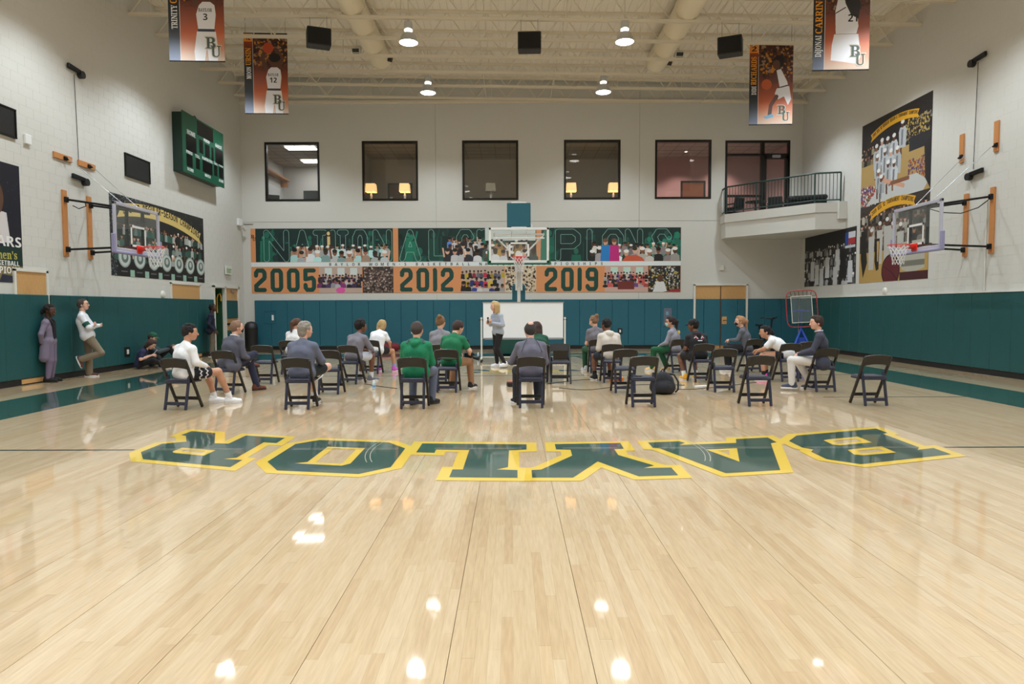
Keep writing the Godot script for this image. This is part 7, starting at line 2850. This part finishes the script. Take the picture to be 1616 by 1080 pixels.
	# --- second row
	a = {"label": "man in a grey suit with cropped hair seated by the left aisle", "x": -5.1, "d": 12.02, "turn": 30, "lean": 6, "stoop": 10, "look": 22, "nod": 2, "torso": 0.48, "fat": 1.08, "skin": pale, "hair": "crop", "hair_color": rgb8(132, 102, 84), "mask": rgb8(32, 32, 36), "top": rgb8(86, 86, 100), "top_name": "suit_jacket",
		"legs": rgb8(38, 42, 66), "shoe": rgb8(104, 56, 40), "sole": Color(0.16, 0.1, 0.08), "kr": Vector3(0.06, 0.68, -0.44), "ar": Vector3(-0.2, 0.5, -0.56), "kl": Vector3(-0.04, 0.54, -0.42), "al": Vector3(0.04, 0.09, -0.5), "coat": 0.04, "toe_l": 10.0}
	o = person(a)
	collar(o, a, rgb8(226, 226, 232))
	a = {"label": "man in a green polo shirt and khaki trousers with a camera rig", "x": -1.12, "d": 12.28, "turn": 20, "lean": 10, "stoop": 20, "look": 28, "nod": 24, "torso": 0.5, "skin": pale, "hair": "short", "hair_color": rgb8(62, 44, 40), "top": rgb8(18, 108, 70), "top_name": "polo_shirt", "sleeve": 0.3, "legs": rgb8(156, 116, 86), "shoe": rgb8(32, 32, 34),
		"kr": Vector3(0.18, 0.52, -0.42), "ar": Vector3(0.2, 0.09, -0.44), "kl": Vector3(-0.14, 0.52, -0.42), "al": Vector3(-0.16, 0.09, -0.34), "er": Vector3(0.3, 0.74, -0.14), "wr": Vector3(0.2, 0.66, -0.36), "el": Vector3(-0.26, 0.74, -0.14), "wl": Vector3(-0.06, 0.66, -0.36), "grip": true}
	o = person(a)
	b = MB.new()
	b.path([Vector3(-0.16, 0.6, 0.1), Vector3(0.0, 0.595, 0.165), Vector3(0.16, 0.6, 0.1)], 0.016, 6)
	obj("belt", b, cloth(rgb8(70, 40, 30)), o)
	var rig := thing("camera_rig", "black camera rig held by the man in the green polo", "camera", Vector3(-0.83, 0.6, -12.62), -0.4)
	b = MB.new()
	b.cbox(Vector3(0, 0.04, 0), Vector3(0.15, 0.11, 0.1), 0.015)
	obj("camera_body", b, M.black_plastic, rig)
	b = MB.new()
	b.tube(Vector3(0, 0.04, -0.04), Vector3(0, 0.04, -0.15), 0.045, 0.05, 16)
	obj("lens_barrel", b, M.black_steel, rig)
	b = MB.new()
	b.tube(Vector3(-0.02, -0.06, 0), Vector3(-0.02, 0.3, 0.02), 0.018)
	b.cbox(Vector3(-0.02, 0.3, 0.02), Vector3(0.06, 0.09, 0.05), 0.01)
	b.tube(Vector3(0.1, 0.0, 0), Vector3(0.22, -0.02, 0), 0.03, 0.045)
	obj("gimbal_grip", b, M.black_plastic, rig)
	a = {"label": "man in a dark jacket and white trousers seated at the right", "x": 5.62, "d": 12.1, "turn": -64, "lean": 0, "stoop": 8, "look": -22, "nod": 2, "torso": 0.52, "fat": 1.06, "skin": pale, "hair": "short", "hair_color": rgb8(52, 34, 28), "top": rgb8(56, 58, 74), "top_name": "jacket",
		"legs": rgb8(214, 210, 208), "shoe": rgb8(62, 68, 92), "sock": rgb8(70, 74, 96), "kl": Vector3(-0.14, 0.56, -0.46), "al": Vector3(-0.14, 0.12, -0.44), "kr": Vector3(0.16, 0.52, -0.36), "ar": Vector3(0.2, 0.09, -0.12), "er": Vector3(0.24, 0.74, -0.1), "wr": Vector3(0.06, 0.68, -0.32), "el": Vector3(-0.27, 0.74, -0.1), "wl": Vector3(-0.08, 0.66, -0.34), "grip": true, "coat": 0.04, "toe": 0}
	o = person(a)
	collar(o, a, rgb8(206, 212, 230))
	phone_at(o, Vector3(0.0, 0.72, -0.4), -0.5, "black phone held by the man in the dark jacket", M.screen_black)
	# --- third row
	a = {"label": "curly-haired person in a grey sweatshirt and white shorts", "x": -3.26, "d": 13.66, "turn": 26, "lean": 16, "stoop": 12, "look": 28, "nod": 4, "torso": 0.47, "skin": brown, "hair": "curly", "hair_color": rgb8(22, 16, 16), "top": rgb8(122, 118, 128), "top_name": "sweatshirt", "legs": rgb8(206, 210, 224), "cut": 0.72, "shoe": rgb8(110, 112, 120), "sock": rgb8(220, 220, 224),
		"er": Vector3(0.26, 0.72, -0.2), "wr": Vector3(0.14, 0.66, -0.42), "el": Vector3(-0.26, 0.72, -0.2), "wl": Vector3(-0.12, 0.66, -0.4), "toe": 10}
	person(a)
	a = {"label": "person with a brown hair bun in a grey shirt, behind the man in green polo", "x": -1.5, "d": 13.75, "turn": 4, "lean": 4, "female": true, "torso": 0.52, "look": 10, "skin": pale, "hair": "bun", "hair_color": rgb8(126, 94, 66), "top": rgb8(136, 134, 142), "top_name": "t_shirt", "sleeve": 0.3, "legs": rgb8(40, 42, 50), "shoe": rgb8(30, 30, 32)}
	person(a)
	a = {"label": "long-haired person in a dark green top, behind the balding man", "x": 0.56, "d": 13.88, "turn": -8, "lean": 16, "stoop": 14, "female": true, "torso": 0.44, "look": -14, "nod": 14, "skin": pale, "hair": "long", "hair_color": rgb8(64, 46, 40), "top": rgb8(24, 76, 56), "top_name": "shirt", "legs": rgb8(26, 28, 34), "shoe": rgb8(150, 150, 154)}
	person(a)
	a = {"label": "person with curly dark hair in a cream hooded top", "x": 2.05, "d": 13.76, "turn": -14, "lean": 14, "stoop": 10, "look": -20, "nod": 12, "torso": 0.48, "hood": true, "skin": brown, "hair": "tight", "hair_color": rgb8(20, 16, 16), "top": rgb8(206, 196, 186), "top_name": "hooded_top", "legs": rgb8(30, 34, 44), "cut": 0.75, "shoe": rgb8(22, 22, 24), "sock": rgb8(24, 24, 26),
		"kl": Vector3(-0.2, 0.5, -0.42), "al": Vector3(-0.22, 0.09, -0.34)}
	person(a)
	a = {"label": "person in a black cap and black hooded top with a back print", "x": 3.87, "d": 13.78, "turn": -12, "lean": 10, "stoop": 12, "look": -46, "nod": 8, "torso": 0.45, "hood": true, "skin": brown, "cap": rgb8(22, 22, 24), "hair": "tight", "hair_color": rgb8(18, 15, 15), "top": rgb8(26, 26, 32), "top_name": "hooded_top", "sleeve": 0.3, "legs": rgb8(24, 24, 30), "cut": 0.7, "shoe": rgb8(232, 170, 50), "sock": rgb8(232, 232, 232),
		"kl": Vector3(-0.2, 0.5, -0.4), "al": Vector3(-0.18, 0.09, -0.22), "kr": Vector3(0.14, 0.5, -0.42), "ar": Vector3(0.12, 0.09, -0.3)}
	o = person(a)
	back_print(o, a)
	a = {"label": "person in a white T-shirt leaning forward with elbows on bare knees", "x": 5.72, "d": 13.85, "turn": -58, "lean": 44, "stoop": 8, "look": -26, "nod": 6, "torso": 0.48, "hip": Vector3(0, 0.545, 0.06), "skin": tan_, "hair": "low", "hair_color": rgb8(22, 18, 20), "top": rgb8(234, 234, 238), "top_name": "t_shirt", "sleeve": 0.3, "legs": rgb8(24, 24, 30), "cut": 0.35, "shoe": rgb8(226, 70, 170), "sock": rgb8(28, 28, 34),
		"er": Vector3(0.22, 0.66, -0.38), "wr": Vector3(0.06, 0.62, -0.54), "el": Vector3(-0.22, 0.66, -0.38), "wl": Vector3(-0.06, 0.6, -0.54), "kl": Vector3(-0.15, 0.52, -0.42), "al": Vector3(-0.15, 0.09, -0.38), "kr": Vector3(0.15, 0.52, -0.42), "ar": Vector3(0.16, 0.09, -0.4)}
	person(a)
	b = MB.new()
	b.box(Vector3.ZERO, Vector3(0.3, 0.006, 0.22), Basis(Vector3.UP, 0.7))
	tag(obj("paper_sheet", b, M.white, null, Transform3D(Basis.IDENTITY, Vector3(6.0, 0.475, -13.95))), "white sheet of paper on the chair behind the leaning person", "paper")
	# --- far row
	a = {"label": "brown-haired person in a white top, mostly behind the grey-haired man", "x": -5.18, "d": 15.7, "turn": 12, "lean": 8, "female": true, "torso": 0.46, "look": 20, "nod": 10, "skin": tan_, "hair": "pony", "hair_color": rgb8(88, 58, 44), "top": rgb8(234, 234, 236), "top_name": "t_shirt", "sleeve": 0.3, "legs": rgb8(26, 26, 32), "shoe": rgb8(210, 210, 214)}
	person(a)
	a = {"label": "blonde person in a white T-shirt and black shorts, seen from behind", "x": -3.22, "d": 15.75, "turn": 16, "lean": 18, "stoop": 14, "female": true, "torso": 0.47, "look": 10, "nod": 20, "skin": tan_, "hair": "bob", "hair_color": rgb8(176, 146, 100), "top": rgb8(232, 232, 236), "top_name": "t_shirt", "sleeve": 0.3, "legs": rgb8(20, 20, 24), "cut": 0.5, "shoe": rgb8(200, 90, 190), "sock": rgb8(150, 150, 200),
		"er": Vector3(0.26, 0.72, -0.16), "wr": Vector3(0.18, 0.62, -0.34), "kr": Vector3(0.2, 0.5, -0.42), "ar": Vector3(0.26, 0.09, -0.4)}
	person(a)
	a = {"label": "person with a mask and light brown bun in a grey shirt, far row", "x": 2.0, "d": 15.75, "turn": -14, "lean": 6, "female": true, "torso": 0.5, "look": -24, "nod": 6, "skin": pale, "hair": "bun", "hair_color": rgb8(128, 98, 74), "mask": rgb8(196, 190, 190), "top": rgb8(118, 114, 122), "top_name": "t_shirt", "sleeve": 0.3, "legs": rgb8(20, 70, 46), "shoe": rgb8(200, 200, 204)}
	person(a)
	a = {"label": "woman in a grey shirt, green trousers and pale blue mask", "x": 3.86, "d": 15.75, "turn": -52, "lean": 4, "stoop": 10, "female": true, "torso": 0.47, "look": -32, "nod": 2, "skin": tan_, "hair": "pony", "hair_color": rgb8(40, 28, 26), "mask": rgb8(170, 214, 224), "glasses": true, "top": rgb8(142, 142, 154), "top_name": "shirt", "legs": rgb8(16, 84, 52), "shoe": rgb8(226, 190, 130), "cuff": 0.065,
		"kl": Vector3(-0.14, 0.52, -0.46), "al": Vector3(-0.12, 0.09, -0.5), "kr": Vector3(0.14, 0.52, -0.44), "ar": Vector3(0.1, 0.09, -0.22), "el": Vector3(-0.22, 0.7, -0.1), "wl": Vector3(-0.08, 0.62, -0.32)}
	o = person(a)
	b = MB.new()
	b.sphere(a._neck + a._bend * Vector3(0.07, -0.1, 0.115), Vector3(0.05, 0.05, 0.015), 12, 8)
	obj("yellow_patch", b, cloth(rgb8(226, 186, 60)), o)
	a = {"label": "woman in a grey zip top, black trousers and black mask", "x": 5.6, "d": 15.8, "turn": -56, "lean": 10, "stoop": 10, "female": true, "torso": 0.49, "look": -28, "nod": 2, "skin": pale, "hair": "pony", "hair_color": rgb8(170, 126, 92), "mask": rgb8(28, 28, 32), "top": rgb8(92, 94, 104), "top_name": "zip_top", "legs": rgb8(22, 22, 26), "shoe": rgb8(226, 226, 232),
		"kl": Vector3(-0.14, 0.56, -0.44), "al": Vector3(-0.14, 0.09, -0.4), "kr": Vector3(0.12, 0.58, -0.46), "ar": Vector3(0.12, 0.09, -0.42), "el": Vector3(-0.22, 0.76, -0.16), "wl": Vector3(-0.06, 0.74, -0.38), "er": Vector3(0.22, 0.76, -0.16), "wr": Vector3(0.06, 0.74, -0.38)}
	person(a)
	b = MB.new()
	b.cbox(Vector3.ZERO, Vector3(0.24, 0.012, 0.3), 0.003, Basis(Vector3.UP, 0.5) * Basis(Vector3.RIGHT, 0.25))
	tag(obj("notebook", b, M.white, null, Transform3D(Basis.IDENTITY, Vector3(5.05, 0.47, -15.9))), "white notebook beside the knees of the woman in the grey zip top", "notebook")
	# --- speaker
	a = {"label": "blonde woman in a grey sweatshirt speaking in front of the whiteboard", "x": -0.36, "d": 17.1, "turn": -150, "seated": false, "female": true, "size": 0.98, "lean": 2, "look": 90, "nod": 2, "skin": pale, "hair": "long", "hair_color": rgb8(192, 162, 116), "top": rgb8(168, 174, 190), "top_name": "sweatshirt", "legs": rgb8(22, 20, 26), "cuff": 0.046, "shoe": rgb8(236, 236, 240),
		"el": Vector3(-0.27, 1.1, -0.04), "wl": Vector3(-0.02, 1.16, -0.26), "er": Vector3(0.27, 1.1, -0.04), "wr": Vector3(0.04, 1.2, -0.24), "pl": Vector3(0.8, 0, 0.3), "pr": Vector3(-0.8, 0, 0.3), "grip": true, "kl": Vector3(-0.06, 0.5, -0.08), "al": Vector3(-0.2, 0.12, 0.06), "kr": Vector3(0.1, 0.49, 0.0), "ar": Vector3(0.12, 0.09, 0.06)}
	a["turn"] = -128
	a["look"] = 20
	o = person(a)
	var mic := thing("microphone", "black microphone in the hands of the speaker", "microphone", o.position + o.basis * Vector3(0.0, 1.2, -0.32))
	b = MB.new()
	b.tube(Vector3(0, -0.06, 0), Vector3(0, 0.06, 0), 0.014)
	obj("handle", b, M.black_plastic, mic)
	b = MB.new()
	b.sphere(Vector3(0, 0.08, 0), Vector3.ONE * 0.026)
	obj("grille", b, M.black_steel, mic)


func collar(o: Node3D, a: Dictionary, c: Color) -> void:
	var b := MB.new()
	b.torus(a._neck + a._bend * Vector3(0, 0.035, 0.0), 0.064, 0.013, a._bend.y, 20, 7)
	obj("shirt_collar", b, cloth(c), o)


func phone_at(o: Node3D, at: Vector3, pitch: float, label: String, m: Material) -> void:
	var b := MB.new()
	b.cbox(Vector3.ZERO, Vector3(0.072, 0.145, 0.009), 0.003, Basis(Vector3.RIGHT, pitch))
	var p := obj("phone", b, m)
	p.transform = o.transform * Transform3D(Basis.IDENTITY, at)
	tag(p, label, "phone")


func back_print(o: Node3D, a: Dictionary) -> void:
	# red and white print on the back of the black top
	var lay: Basis = a._bend
	var c: Vector3 = a._chest + lay * Vector3(0, 0.02, 0.116)
	var b := MB.new()
	for s in [-1, 1]:
		b.path([c + lay * Vector3(s * 0.03, 0.0, 0.004), c + lay * Vector3(s * 0.07, 0.05, 0.0), c + lay * Vector3(s * 0.11, 0.02, -0.02)], 0.012, 5)
	b.path([c + lay * Vector3(-0.05, -0.04, 0.006), c + lay * Vector3(0.05, -0.04, 0.006)], 0.012, 5)
	obj("white_print", b, cloth(rgb8(220, 220, 224)), o)
	b = MB.new()
	for s in [-1, 1]:
		b.path([c + lay * Vector3(s * 0.05, 0.08, 0.0), c + lay * Vector3(s * 0.1, 0.07, -0.012)], 0.01, 5)
		b.path([c + lay * Vector3(s * 0.08, -0.01, 0.0), c + lay * Vector3(s * 0.05, 0.01, 0.004)], 0.01, 5)
	obj("red_print", b, cloth(rgb8(190, 40, 60)), o)
